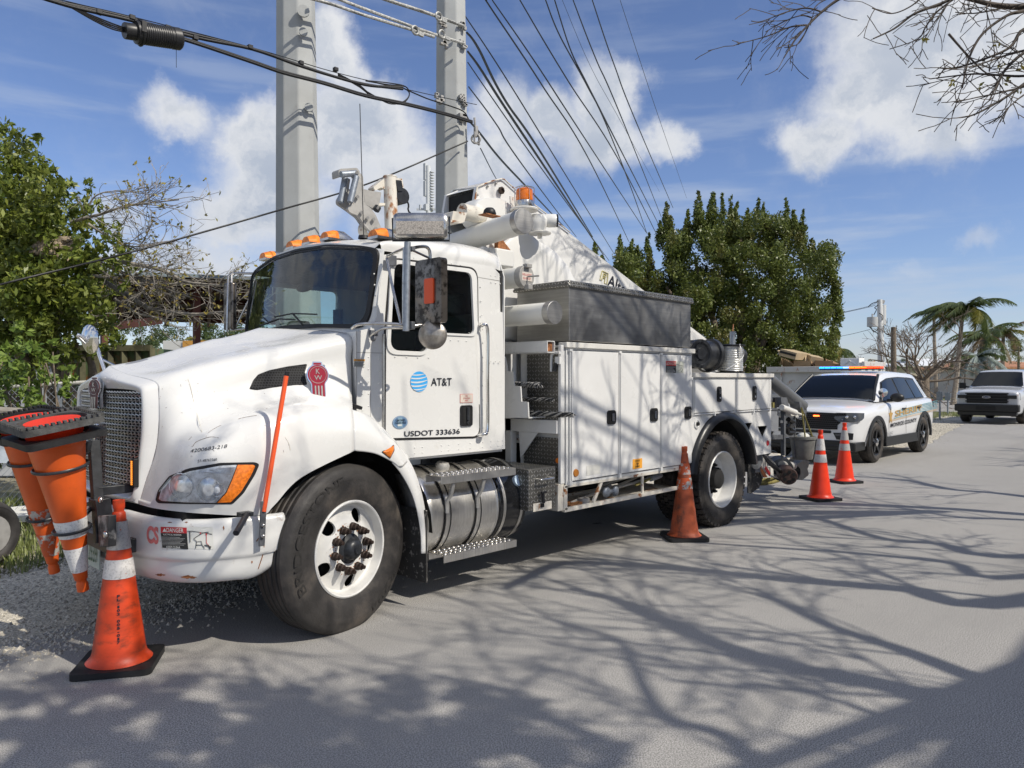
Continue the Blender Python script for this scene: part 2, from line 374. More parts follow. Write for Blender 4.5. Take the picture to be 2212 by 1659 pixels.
M['greym'] = mat('grey_painted_steel', (.10, .105, .115), .45, var=.3, vscale=12, col2=(.2, .14, .1), c2lo=.66, c2hi=.75, c2scale=10)
M['tyre'] = mat('tyre_rubber', (.036, .033, .031), .62, var=.3, vscale=7, col2=(.10, .083, .068), c2lo=.46, c2hi=.74, c2scale=3.5, bump=.25, bscale=60)
M['tyremark'] = mat('tyre_lettering', (.026, .024, .022), .75)
M['rim'] = mat('white_wheel_paint', (.66, .65, .62), .4, var=.08, vscale=8, col2=(.30, .2, .13), c2lo=.62, c2hi=.74, c2scale=11, bump=.05)
M['nut'] = mat('rusty_nut', (.034, .021, .016), .6, metal=.3, var=.4, vscale=40)
M['chrome'] = mat('chrome', (.78, .77, .75), .09, metal=1, rvar=.05)
M['chrome_d'] = mat('dull_chrome', (.55, .53, .5), .25, metal=1, var=.15, vscale=15, col2=(.25, .18, .12), c2lo=.6, c2hi=.75, c2scale=20)
M['alu'] = mat_metal_streak('polished_aluminium', (.80, .78, .74), .36, (.68, .66, .62))
M['steel'] = mat_metal_streak('brushed_stainless', (.44, .435, .42), .42, (.37, .365, .355), (3, 3, 50), .35)
M['galv'] = mat('galvanised_pipe', (.30, .33, .37), .5, metal=.7, var=.15, vscale=40)
M['cast'] = mat('cast_grey_metal', (.36, .35, .33), .55, metal=.25, var=.12, vscale=12, col2=(.2, .13, .08), c2lo=.66, c2hi=.76, c2scale=12, bump=.1)
M['dplate'] = mat_plate()
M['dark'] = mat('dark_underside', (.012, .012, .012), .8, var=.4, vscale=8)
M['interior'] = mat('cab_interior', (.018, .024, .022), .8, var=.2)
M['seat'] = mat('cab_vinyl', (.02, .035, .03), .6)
M['glass'] = mat_glass('cab_glass', (.72, .84, .80), .02)
M['glassd'] = mat_glass('dark_side_glass', (.80, .86, .85), .0)
M['carglass'] = mat('tinted_car_glass', (.006, .008, .011), .05, spec=.35)
M['gasket'] = mat('rubber_gasket', (.014, .013, .013), .45, var=.3)
M['amber'] = mat('amber_lens', (.85, .20, .015), .2, spec=.6, coat=.4, var=.25, vscale=60)
M['amber_m'] = mat('marker_lens', (.8, .22, .02), .28, var=.3, vscale=30)
M['red'] = mat('red_lens', (.6, .02, .03), .3)
M['lens'] = mat('headlamp_reflector', (.78, .80, .82), .2, metal=.55, var=.25, vscale=30)
M['gwire'] = mat('grille_wire', (.74, .72, .68), .3, metal=.75, var=.15, vscale=9)
M['lensg'] = mat_glass('headlamp_cover', (.97, .98, 1), .06, .03)
M['badge'] = mat('red_enamel', (.30, .008, .02), .25, coat=.5)
M['badged'] = mat('dark_red_enamel', (.07, .015, .018), .35, coat=.3)
M['orange_rod'] = mat('orange_rod_plastic', (.88, .115, .03), .4)
M['ink'] = mat('black_ink', (.012, .013, .02), .4)
M['blue'] = mat('globe_blue', (.06, .38, .78), .35)
M['seal'] = mat('seal_blue', (.12, .21, .34), .4)
M['labelw'] = mat('label_white', (.62, .62, .58), .5, var=.06)
M['labelr'] = mat('label_red', (.50, .025, .03), .45)
M['labelk'] = mat('label_black', (.02, .02, .02), .45)
M['labelo'] = mat('label_orange', (.80, .36, .04), .45)
M['fade'] = mat('faded_red_ink', (.62, .17, .16), .5, var=.2, vscale=30)
M['lines'] = mat('label_print', (.42, .42, .40), .5)
M['plateg'] = mat('licence_plate', (.42, .5, .46), .4)
M['green'] = mat('plate_green', (.02, .10, .06), .4)
M['hose'] = mat('hydraulic_hose', (.015, .015, .016), .4)
M['fab'] = mat('canvas_grey', (.16, .16, .15), .85, var=.2, vscale=12, bump=.2)
M['webbing'] = mat('olive_webbing', (.22, .19, .06), .8, var=.3, vscale=20)
M['cone_o'] = mat('cone_orange', (.56, .052, .012), .45, var=.18, vscale=5, col2=(.17, .035, .015), c2lo=.48, c2hi=.74, c2scale=9, bump=.08, bscale=15, stretch=(1, 1, 2.2))
M['cone_dirty'] = mat('cone_faded_orange', (.42, .085, .03), .55, var=.25, vscale=6, col2=(.10, .04, .025), c2lo=.48, c2hi=.7, c2scale=8, bump=.1, bscale=15, seed=3)
M['cone_fresh'] = mat('cone_bright_orange', (.80, .045, .012), .4, var=.08, vscale=5, col2=(.35, .03, .015), c2lo=.6, c2hi=.8, c2scale=10)
M['cone_holder_o'] = mat('cone_orange_plain', (.68, .105, .015), .4, var=.12, vscale=4, col2=(.45, .08, .02), c2lo=.58, c2hi=.8, c2scale=7)
M['cbase'] = mat('cone_base_rubber', (.014, .014, .015), .6, var=.3, vscale=20, bump=.15)
M['cbase_g'] = mat('cone_base_grey', (.075, .075, .073), .85, var=.35, vscale=20, bump=.4, bscale=80)
M['tape'] = mat_tape('white_tape', (.62, .60, .58), .25, 0)
M['tape_p'] = mat_tape('peeling_tape', (.45, .43, .40), 1.0, 5)
M['tape_g'] = mat_tape('grey_tape', (.42, .41, .40), .2, 9)
M['tape_f'] = mat_tape('fresh_tape', (.80, .80, .78), -.3, 2)

def explode(names):
    """give every separate piece of these meshes an object of its own"""
    for o in [o for o in bpy.data.objects if o.type == 'MESH' and o.name.split('.')[0] in names]:
        me = o.data; n = len(me.vertices); par = list(range(n))
        def f(i):
            while par[i] != i: par[i] = par[par[i]]; i = par[i]
            return i
        for e in me.edges:
            a, b = f(e.vertices[0]), f(e.vertices[1])
            if a != b: par[a] = b
        isl = {}
        for i in range(n): isl.setdefault(f(i), []).append(i)
        K = list(isl); B = {k: (np.min([me.vertices[i].co for i in isl[k]], 0)-.002, np.max([me.vertices[i].co for i in isl[k]], 0)+.002) for k in K}; g = {k: k for k in K}
        def h(k):
            while g[k] != k: k = g[k]
            return k
        for i, a in enumerate(K):
            for b in K[i+1:]:
                if (B[a][0] <= B[b][1]).all() and (B[b][0] <= B[a][1]).all(): g[h(a)] = h(b)
        own = {}
        for i in range(n): own[i] = h(f(i))
        grp = sorted(set(own.values()))
        if len(grp) < 2 or len(grp) > 60: continue
        src = [tuple(v.co) for v in me.vertices]; nm = names[o.name.split('.')[0]]
        for k in grp:
            idx = {}; vs = []; fs = []; ms = []; sm = []
            for p in me.polygons:
                if own[p.vertices[0]] == k:
                    for i in p.vertices:
                        if i not in idx: idx[i] = len(vs); vs.append(src[i])
                    fs.append([idx[i] for i in p.vertices]); ms.append(p.material_index); sm.append(p.use_smooth)
            m2 = bpy.data.meshes.new(nm); m2.from_pydata(vs, [], fs)
            for m_ in me.materials: m2.materials.append(m_)
            m2.polygons.foreach_set('material_index', ms); m2.polygons.foreach_set('use_smooth', sm); m2.set_sharp_from_angle(angle=R_(35))
            c = bpy.data.objects.new(nm, m2); COL.objects.link(c); c.parent = o.parent; c.matrix_basis = o.matrix_basis
            for md in o.modifiers:
                if md.type == 'BEVEL': q = c.modifiers.new('b', 'BEVEL'); q.width = md.width; q.segments = 2; q.limit_method = 'ANGLE'; q.angle_limit = md.angle_limit
        bpy.data.objects.remove(o)
# ================================================================== the utility truck
YC = 1.2
truck = thing('utility_truck', (2.2, YC, 0), 'white utility digger truck with rusty white boom, parked on the road edge at the centre', 'truck')
def both(mb, *a, **k):
    o = mb.build(*a, **k); m2 = MB(); m2.v = [(x, 2*YC-y, z) for x, y, z in mb.v]; m2.f = [f[::-1] for f in mb.f]; m2.m = list(mb.m); return o, m2.build(*a, **k)
# ---------------------------------------------------------------- hood with integrated fenders
def Uy(l): return [U('V', u, v, 'y', y) for (u, v, y) in l]
H0 = Uy([(236,790,1.2),(265,806,1.0),(334,825,.62),(342,860,.56),(342,926,.54),(336,970,.54),(328,1000,.54),(314,1040,.55),(300,1089,.56)])
H1 = Uy([(300,778,1.2),(340,800,.85),(380,808,.58),(385,860,.5),(380,920,.45),(370,970,.4),(355,1030,.38),(345,1075,.38),(340,1099,.38)])
H2 = Uy([(380,755,1.2),(420,775,.85),(470,786,.52),(470,860,.45),(460,900,.36),(440,940,.2),(430,990,.13),(430,1040,.12),(430,1109,.14)])
H3 = Uy([(450,735,1.2),(500,755,.85),(560,765,.48),(560,830,.42),(555,870,.32),(550,905,.1),(550,960,.03),(552,1030,.02),(560,1113,.03)])
H3b = Uy([(480,730,1.2),(525,748,.85),(588,758,.46),(590,820,.4),(588,865,.3),(582,896,.09),(582,950,.02),(586,1010,.0),(592,1092,.0)])
H4 = Uy([(520,720,1.2),(590,735,.85),(650,744,.42),(655,800,.37),(655,850,.27),(650,880,.08),(650,930,.01),(650,980,-.01),(650,1032,-.01)])
H5 = Uy([(560,708,1.2),(650,712,.8),(752,722,.35),(758,780,.3),(760,850,.26),(762,885,.1),(765,920,.01),(765,945,-.01),(765,974,-.01)])
rows = surf([H0, H1, H2, H3, H3b, H4, H5], 7, 6)
mb = MB(); mb.grid(rows)
# fender lips: turn the lower edge inwards
low = [r[-1] for r in rows]
mb.grid([low, [p+V3((0, .03, .008)) for p in low], [p+V3((0, .05, .03)) for p in low]])
mb.mirror(YC)
hood = mb.build('hood', M['white'], truck, smooth=50, weld=True)
md = hood.modifiers.new('s', 'SOLIDIFY'); md.thickness = .006; md.offset = -1
# rear part of each fender behind the hood seam
F5 = [r for r in Uy([(762,885,.1),(765,920,.01),(765,945,-.01),(765,974,-.01)])]
F6 = Uy([(800,900,.12),(806,930,.02),(808,955,-.01),(810,980,-.01)])
F7 = Uy([(845,942,.14),(852,958,.03),(850,975,-.005),(848,998,-.005)])
F8 = Uy([(882,985,.16),(884,992,.08),(872,1006,.0),(860,1008,-.0)])
mb = MB(); rr = surf([F5, F6, F7, F8], 6, 5); mb.grid(rr)
mb.grid([[r[0] for r in rr], [r[0]+V3((0, .14, .02)) for r in rr]])
fr_, fr2 = both(mb, 'rear_fender', M['white'], hood, smooth=50, weld=True)
for o_ in (fr_, fr2): md = o_.modifiers.new('s', 'SOLIDIFY'); md.thickness = .008
# quarter fender strip behind the wheel, and mud flap
out_ = [uv('D', 1085, 258), uv('D', 1160, 330), uv('D', 1230, 470), uv('D', 1280, 650), uv('D', 1308, 850), uv('D', 1312, 1035)]
in_ = [uv('D', 1052, 370), uv('D', 1110, 440), uv('D', 1180, 560), uv('D', 1230, 700), uv('D', 1262, 880), uv('D', 1268, 1040)]
mb = MB()
o3 = catmull([U('V', *p, 'y', .06) for p in out_], 5); i3 = catmull([U('V', *p, 'y', .0) for p in in_], 5)
mb.grid([o3, [(a+b)/2+V3((0, -.012, 0)) for a, b in zip(o3, i3)], i3]); mb.grid([o3, [p+V3((0, .25, 0)) for p in o3]])
for o_ in both(mb, 'quarter_fender', M['white'], truck, smooth=50, weld=True): md = o_.modifiers.new('s', 'SOLIDIFY'); md.thickness = .008
flapm = mat('mud_flap_rubber', (.05, .048, .045), .85, var=.3, col2=(.32, .3, .27), c2lo=.56, c2hi=.66, c2scale=22, bump=.3)
mb = MB(); fa = [U('D', 1120, 950, 'y', .03), U('D', 1300, 1045, 'y', .03), U('D', 1316, 1290, 'y', .03), U('D', 1150, 1235, 'y', .03)]
fx = .60; mb.box((fx, .25, .43), (.012, .48, .5)); both(mb, 'mud_flap', flapm, truck, smooth=0, bevel=.003)
# wheel housings, firewall, frame, underbody
mb = MB()
arc = [V3((.70*math.cos(R_(a)), 0, .50+.66*math.sin(R_(a)))) for a in range(0, 181, 12)]
mb.grid([[p+V3((0, .07, 0)) for p in arc], [p+V3((0, .62, 0)) for p in arc]])
mb.add([p+V3((0, .62, 0)) for p in arc], [tuple(range(len(arc)))])
mb.b2((-.95, .66, .5), (.5, 1.0, 1.2)); mb.mirror(YC)
mb.b2((-.9, .85, .45), (6.3, 1.0, .72)); mb.b2((-.9, 1.4, .45), (6.3, 1.55, .72)); mb.b2((-.7, .9, .55), (.35, 1.5, 1.35))
mb.b2((-.06, .4, .38), (.06, 2.0, .5)); mb.b2((4.6, .5, .42), (4.76, 1.9, .58)); mb.ball((4.68, 1.2, .5), (.22, .24, .22))
mb.b2((1.0, 1.0, .42), (2.0, 1.4, .8)); mb.b2((2.6, .9, .5), (3.9, 1.5, .9))
mb.tube([(1.5, 1.75, .62), (2.2, 1.75, .62), (3.9, 1.7, .6)], .06, 10); mb.b2((.3, .4, 1.0), (.45, 2.0, 1.2))
mb.b2((2.1, .62, .72), (6.0, 1.78, 1.02))
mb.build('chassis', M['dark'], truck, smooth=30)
# ---------------------------------------------------------------- grille shell
seam = [r for r in rows[0]]
gx = -1.035
op = [U('A', 845, 652, 'x', gx), U('A', 930, 655, 'x', gx), U('A', 1020, 672, 'x', gx), U('A', 1050, 715, 'x', gx), U('A', 1052, 850, 'x', gx), U('A', 1050, 1000, 'x', gx), U('A', 1042, 1200, 'x', gx-.005), U('A', 1028, 1395, 'x', gx-.01), U('A', 900, 1375, 'x', gx-.015)]
op[0].y = YC; op[0].x -= .03; op[1].x -= .02; op[-1].y = YC-.25; op.append(V3((op[-1].x-.005, YC, op[-1].z-.0)))
opc = catmull(op, 5)
sm = catmull([seam[0], seam[3], seam[7], seam[12], seam[17], seam[22], seam[28], seam[36], seam[42], seam[48]], 5)
bot = U('V', 262, 1082, 'x', -1.10); sm2 = list(sm)
sm2[-5:] = catmull([sm[-6], V3((-1.09, .75, .83)), V3((-1.10, YC, .82))], 3)[1:6][:5] if False else sm2[-5:]
N_ = len(opc); smr = [sm[int(i*(len(sm)-1)/(N_-1))] for i in range(N_)]
# seam runs down to the lower corner; the lower lip continues to the centre line
k0 = int(N_*.80)
for i in range(k0, N_):
    t = (i-k0)/(N_-1-k0); smr[i] = sm[-1].lerp(V3((-1.125, YC, sm[-1].z-.01)), t)
for i in range(k0):
    t = i/(k0); a = t*(len(sm)-1); j = int(a); f = a-j; smr[i] = sm[j].lerp(sm[min(j+1, len(sm)-1)], f)
midr = [(a*.45+b*.55)+V3((-.045, 0, .0)) for a, b in zip(opc, smr)]
inn = [p+V3((.05, 0, 0)) for p in opc]
mb = MB(); r4 = [smr, midr, [p+V3((-.008, 0, 0)) for p in opc], inn]
r4 = [[V3(p) for p in r] for r in r4]
cc = [catmull([r4[0][i], r4[1][i], r4[2][i]], 5)+[r4[3][i]] for i in range(N_)]
mb.grid(cc); mb.mirror(YC)
shell = mb.build('grille_shell', M['white'], truck, smooth=50, weld=True)
# woven wire mesh
mb = MB()
zt, zb = op[1].z, op[-1].z
yl = lambda z: min([abs(p.y-YC) for p in opc if abs(p.z-z) < .09] or [.45])
zz = zb+.01; row = 0
pitch = .0165; GW = YC-min(p.y for p in opc)+.004
nz = int((zt-zb)/pitch)
for i in range(nz):
    z = zb+i*pitch; t = (z-zb)/(zt-zb); hw = GW if t < .9 else GW-.10*((t-.9)/.1)**2
    pts = []
    n_ = 52
    for k in range(n_+1):
        y = YC-hw+2*hw*k/n_
        pts.append(V3((gx-.005-.03*(1-((y-YC)/.47)**2)-.012*(1-t)+(.005 if k % 2 else -.005), y, z+(.0055 if (k+i) % 2 else -.0055))))
    mb.tube(pts, .0042, 5, caps=False)
grm = mb.build('grille_mesh', M['gwire'], shell, smooth=60)
mb = MB(); q = U('A', 997, 1275, 'x', gx-.06); mb.box(q, (.03, .035, .165), None, 0); gl_ = mb.build('marker_housing', M['black'], shell, bevel=.004)
mb = MB()
for k in range(12): mb.box(q+V3((-.017, .008, -.065+.0118*k)), (.006, .015, .0085))
mb.build('amber_led_strip', mat('amber_led', (1, .32, .04), .3, emit=(1, .3, .03), estr=1.2), shell, smooth=0)
mb = MB(); mb.box((gx+.05, YC, (zt+zb)/2), (.01, .93, zt-zb+.02)); mb.build('radiator', M['dark'], shell, smooth=0)
mb = MB(); mb.bar((gx-.075, YC, zb-.01), (gx-.06, YC, zt-.22), .045, .05); mb.build('centre_bar', M['chrome'], shell, bevel=.008)
# crown ornament over the grille with the oval badge
mb = MB()
pr = catmull([V3((-.80, YC, 1.69)), V3((-.93, YC, 1.655)), V3((-1.02, YC, 1.625)), V3((-1.075, YC, 1.565)), V3((-1.09, YC, 1.49)), V3((-1.085, YC, 1.40))], 5)
R2 = []
for i, p in enumerate(pr):
    t = i/(len(pr)-1); wd = .065+.025*min(1, t*2.2)-(.035*t)
    pn = pr[min(i+1, len(pr)-1)]-pr[max(i-1, 0)]; nn = V3((-abs(pn.z), 0, abs(pn.x)) if True else 0).normalized()
    R2.append([p+V3((0, wd*math.cos(R_(a)), 0))+nn*(.028*math.sin(R_(a))) for a in range(0, 181, 18)])
mb.grid(R2); mb.add(R2[-1], [tuple(range(len(R2[-1])))]); orn = mb.build('crown_ornament', mat('silver_paint', (.46, .455, .44), .35, metal=.55, var=.06), shell, smooth=60)
def badge(name, c, rx, up, s, parent, m1, m2, m3):
    """round shield with letters over a striped tail"""
    c, rx, up = V3(c), V3(rx).normalized(), V3(up).normalized(); nn = rx.cross(up)
    f = lambda a, b, d=0: c+rx*a*s+up*b*s+nn*d
    mb = MB(); ring = [(math.cos(R_(a))*.52, math.sin(R_(a))*.52+.25) for a in range(-60, 241, 12)]
    outl = [(-.34, -1.0), (.34, -1.0)]+[(.34, -.3)]+[(x, y) for x, y in ring if -50 < 999]+[(-.34, -.3)]
    ol = [(.36, -1.05), (.36, -.2)]+[(.56*math.cos(R_(a)), .25+.56*math.sin(R_(a))) for a in range(-40, 61, 10)]+[(.26, .80), (.22, .92), (-.22, .92), (-.26, .80)]+[(.56*math.cos(R_(a)), .25+.56*math.sin(R_(a))) for a in range(120, 221, 10)]+[(-.36, -.2), (-.36, -1.05)]
    mb.prism([f(*p, .002) for p in ol], nn*.008, 0)
    il = [(.31, -1.0), (.31, -.22)]+[(.5*math.cos(R_(a)), .25+.5*math.sin(R_(a))) for a in range(-45, 226, 10)]+[(-.31, -.22), (-.31, -1.0)]
    mb.prism([f(*p, .009) for p in il], nn*.004, 1)
    mb.prism([f(*p, .009) for p in [(-.2, .76), (.2, .76), (.18, .86), (-.18, .86)]], nn*.004, 1)
    for k in (-.16, 0.0, .16): mb.prism([f(*p, .012) for p in [(k-.035, -.98), (k+.035, -.98), (k+.035, -.3), (k-.035, -.3)]], nn*.004, 2)
    text(mb, 'K', f(-.1, .3), f(.1, .3), .26*s, up, 2, lift=.016); text(mb, 'W', f(-.19, .0), f(.19, .0), .22*s, up, 2, lift=.016)
    mb.torus(f(0, .25, .013), nn, .42*s, .012*s, 28, 5, 2)
    return mb.build(name, [m1, m2, m3], parent, smooth=30)
badge('emblem', (-1.12, YC-.02, 1.50), (.32, -.95, 0), (.03, 0, 1), .105, shell, M['chrome'], M['badged'], M['chrome_d'])
bc = U('C', 670, 1235, 'y', .29)
sdv = U('C', 730, 1235, 'y', .285)-U('C', 615, 1235, 'y', .315)
badge('emblem', bc+V3((0, -.022, .0)), sdv, (0, .10, 1), .128, hood, M['chrome'], M['badge'], M['cast'])
# side vents (near and mirrored)
def on_surf(u, v):      # meet a sight line with the hood surface
    o = V3(CAM); d = ray(u, v).normalized(); return o, d
from mathutils.bvhtree import BVHTree
def bvh_of(o):
    wl = V3(truck.location); return BVHTree.FromPolygons([v.co+wl for v in o.data.vertices], [tuple(p.vertices) for p in o.data.polygons])
BH = bvh_of(hood); BF = bvh_of(fr_); BS = bvh_of(shell)
def hit(u, v, B=None, lift=.004):
    for b in ([B] if B else [BH, BF, BS]):
        r = b.ray_cast(V3(CAM), ray(u, v).normalized())
        if r[0] is not None:
            n = r[1]; d = ray(u, v); n = -n if n.dot(d) > 0 else n
            return r[0]+n*lift
    return None
def drape(mb, poly, m, lift=.004, B=None, n=8, dome=0):
    """fill a pixel outline with a fan grid resting on the painted surface"""
    cu, cv = sum(p[0] for p in poly)/len(poly), sum(p[1] for p in poly)/len(poly)
    rings = []
    for k in range(n+1):
        t = k/n; ring = []
        for (u, v) in poly:
            h = hit(cu+(u-cu)*t, cv+(v-cv)*t, B, lift+dome*(1-t*t))
            if h is None: return
            ring.append(h)
        rings.append(ring+[ring[0]])
    mb.grid(rings, m)
def lr(pts, r=3, n=4): return rpoly(pts, r, n)
def dens(pts, n=6):
    o = []
    for i in range(len(pts)):
        a, b = pts[i], pts[(i+1) % len(pts)]
        for k in range(n): o.append((a[0]+(b[0]-a[0])*k/n, a[1]+(b[1]-a[1])*k/n))
    return o
perf = mat_perf('pierced_black_plastic', 62, (.03, .03, .032), .36, 0)
vent = [uv('C', *p) for p in [(185,1300),(215,1235),(250,1195),(330,1165),(460,1138),(598,1120),(580,1195),(598,1270),(420,1280),(240,1308)]]
vsc = lambda P, s: [((u-sum(p[0] for p in P)/len(P))*s+sum(p[0] for p in P)/len(P), (v-sum(p[1] for p in P)/len(P))*s+sum(p[1] for p in P)/len(P)) for u, v in P]
mb = MB(); drape(mb, lr(vsc(vent, 1.04), 4), 1, .002); drape(mb, lr(vent, 3), 0, .006, dome=.004)
both(mb, 'side_vent', [perf, M['black']], hood, smooth=60)
# headlights
hl = [uv('A', *p) for p in [(1160,1475),(1180,1400),(1260,1300),(1400,1245),(1620,1205),(1870,1200),(1902,1215),(1870,1290),(1790,1420),(1710,1500),(1400,1500),(1180,1495)]]
hlin = [uv('A', *p) for p in [(1178,1468),(1198,1400),(1275,1312),(1410,1262),(1620,1222),(1745,1215),(1700,1330),(1660,1420),(1592,1493),(1400,1490),(1200,1482)]]
amb = [uv('A', *p) for p in [(1750,1214),(1865,1214),(1880,1224),(1850,1290),(1775,1412),(1700,1488),(1600,1493),(1668,1420),(1708,1330)]]
mb = MB(); drape(mb, dens(lr(vsc(hl, 1.03), 5), 3), 0, .004, n=14); drape(mb, dens(lr(hlin, 2), 3), 1, .007, n=14)
def bowl(mb, cu, cv, r, m, hu=None):
    poly = [(cu+r*math.cos(R_(a))*.95, cv+r*1.05*math.sin(R_(a))) for a in range(0, 360, 15)]
    drape(mb, poly, m, .009, dome=.012)
bu, bv = uv('A', 1345, 1370); bowl(mb, bu, bv, 24, 2); bu, bv = uv('A', 1540, 1395); bowl(mb, bu, bv, 24, 2)
bu, bv = uv('A', 1600, 1395); bowl(mb, bu, bv, 13, 1)
for i in range(6):
    p0, p1 = uv('A', 1300+i*8, 1300-i*11), uv('A', 1700, 1240+i*9); h0, h1 = hit(*p0, lift=.012), hit(*p1, lift=.012)
    if h0 and h1: mb.tube([h0, hit((p0[0]+p1[0])/2, (p0[1]+p1[1])/2, lift=.012), h1], .0015, 4, 2)
lensd = mat('headlamp_inner', (.66, .69, .72), .3, metal=.25, var=.35, vscale=26)
for (cx, cy, r) in ((1345, 1370, 25), (1540, 1395, 25), (1600, 1395, 14)):
    u, v = uv('A', cx, cy); rg = [hit(u+r*.95*math.cos(R_(a)), v+r*1.05*math.sin(R_(a)), lift=.012) for a in range(0, 361, 15)]
    if all(rg): mb.tube(rg, .0028, 5, 2)
hA, hB = both(mb, 'headlight', [M['black'], lensd, M['lens']], hood, smooth=60)
mb = MB(); drape(mb, dens(lr(amb, 2), 2), 0, .010, dome=.008); o1 = mb.build('turn_signal', M['amber'], hA, smooth=60)
mc = MB(); drape(mc, dens(lr(hlin, 2), 2), 0, .018, n=8); mc.build('lens_cover', M['lensg'], hA, smooth=60)
m2 = MB(); m2.v = [(x, 2*YC-y, z) for x, y, z in mb.v]; m2.f = [f[::-1] for f in mb.f]; m2.m = mb.m; m2.build('turn_signal', M['amber'], hB, smooth=60)
mb = MB(); drape(mb, lr([uv('D', *p) for p in [(975,290),(1055,245),(1058,280),(1030,335)]], 2), 0, .006, BF, dome=.012)
drape(mb, lr([uv('D', *p) for p in [(968,290),(1060,238),(1064,282),(1032,342)]], 2), 1, .003, BF)
both(mb, 'side_marker', [M['amber'], M['black']], fr_, smooth=60)
# fleet numbers, scuffs
def drape_text(s, a, b, h, m, name, parent, lift=.003, sh=0.0):
    """letters resting on the painted surface, a,b baseline ends in the picture of that side"""
    cu = bpy.data.curves.new('t', 'FONT'); cu.body = s; cu.size = 1; vs, fs = _curve_mesh(cu, 0)
    xs = [v[0] for v in vs]; ys = [v[1] for v in vs]; x0, x1, y1 = min(xs), max(xs), max(ys); out = []
    for v in vs:
        t = (v[0]-x0)/(x1-x0); q = v[1]/y1; hh = hit(a[0]+(b[0]-a[0])*t+sh*q*h, a[1]+(b[1]-a[1])*t-q*h, None, lift)
        out.append(hh or V3((0, 0, 0)))
    mb = MB(); mb.add(out, fs); return mb.build(name, m, parent, smooth=0)
drape_text('4200683-218', uv('A', 1405, 1128), uv('A', 1672, 1090), 7.5, M['ink'], 'fleet_number', hood, sh=.25)
drape_text('57-48762260', uv('A', 1460, 1199), uv('A', 1600, 1184), 5.5, M['ink'], 'serial_number', hood)
mb = MB(); rnd = random.Random(4)
def scr(mb, pts, w_=.8, m=0, B=None):
    q = [hit(*uv('A', *p), lift=.0015) for p in pts]
    if all(q): mb.tube(catmull(q, 3), [.0004+.0011*w_*abs(math.sin(k*1.7)) for k in range(len(catmull(q, 3)))], 4, m)
scr(mb, [(1420,1085),(1445,1050),(1500,1025),(1560,1010),(1612,1018)], 1.3); scr(mb, [(1755,880),(1800,868),(1855,858),(1895,852)], .8)
scr(mb, [(1390,1035),(1415,1010)], .8); scr(mb, [(1530,985),(1580,950),(1630,925)], .8)
for k in range(34):
    u, v = rnd.uniform(1150, 2200), rnd.uniform(560, 1150); a = rnd.uniform(0, 6.3); l = rnd.uniform(3, 16); scr(mb, [(u, v), (u+l*math.cos(a), v+l*math.sin(a))], .5)
mb.build('scuffing', M['scuff'], hood, smooth=0)
stm = mat('water_stain', (.60, .56, .46), .45)
mb = MB(); scr(mb, [(1385,580),(1405,640),(1430,750),(1455,850),(1490,975)], 1.6); scr(mb, [(2100,1010),(2130,1060),(2140,1110)], 1); mb.build('water_stain', stm, hood, smooth=0)
# ridge of the raised centre panel on the hood
mb = MB(); l1 = [hit(*uv('A', *p), lift=.001) for p in [(960,500),(1100,440),(1400,372),(1700,300),(1950,230),(2060,193)]]
if all(l1):
    ll = catmull(l1, 5); mb.grid([[p+V3((0, .03, .0)) for p in ll], [p+V3((0, .012, .018)) for p in ll], [p+V3((0, -.012, .018)) for p in ll], [p+V3((0, -.03, -.004)) for p in ll]])
    mb.mirror(YC); mb.build('hood_ridge', M['white'], hood, smooth=60)
# hood crease line
# ---------------------------------------------------------------- bumper
Bp = [ (.0, -.47), (.02, -.62), (.06, -.78), (.14, -.93), (.26, -1.03), (.45, -1.10), (.75, -1.15), (YC, -1.17) ]
def bprof(y, x, t, end):
    zt_ = .79+.0*t+.03*min(1, max(0, (y-.1)/.8)); zb_ = .44+(.03 if end else 0)-.0; n = V3((0, -1, 0)) if y < .05 else V3((-1, -1+min(1, y*1.2), 0)).normalized()
    k = V3((x, y, 0)); L = []
    inn = 1.0
    for z, o in ((zt_+.0, -.05), (zt_+.012, -.025), (zt_-.005, -.004), (zt_-.05, .006), (.60, .012), (.575, .0), (.55, -.006), (.50, -.012), (zb_+.02, -.03), (zb_, -.06), (zb_+.01, -.1)):
        L.append(V3((x, y, z))+n*o)
    return L
bp_ = []
for i, (y, x) in enumerate(Bp):
    z_end = i < 1
    prof = bprof(y, x, 0, z_end)
    if i == 0:
        prof = [p+V3((0.0, 0, 0)) for p in prof]
        for q in prof[5:]: q.z += .03; q.x -= .03*(.6-q.z)/.15
    bp_.append(prof)
mb = MB(); g = surf(bp_, 6, 2); mb.grid(g); mb.mirror(YC)
bumper = mb.build('bumper', mat('bumper_paint', (.70, .695, .67), .25, var=.04, vscale=1.5, col2=(.40, .33, .27), c2lo=.62, c2hi=.72, c2scale=9, coat=.35), truck, smooth=45, weld=True)
md = bumper.modifiers.new('s', 'SOLIDIFY'); md.thickness = .008
BB = bvh_of(bumper)
mb = MB(); mb.b2((-1.02, .45, .50), (-.6, YC*2-.45, .86)); mb.b2((-.98, .2, .72), (-.62, YC*2-.2, .84)); mb.build('bumper_gap', M['dark'], truck, smooth=0)
def dpoly(c, pts, m, lift, B, nm=None): 
    drape(mb, [uv(c, *p) for p in pts], m, lift, B, n=3)
mb = MB()
dpoly('B', dens([(1185,380),(1567,383),(1575,550),(1198,536)]), 0, .002, BB)
dpoly('B', dens([(1188,428),(1380,430),(1390,548),(1200,536)]), 1, .003, BB)
dpoly('B', dens([(1187,382),(1378,388),(1380,430),(1189,427)]), 2, .003, BB)
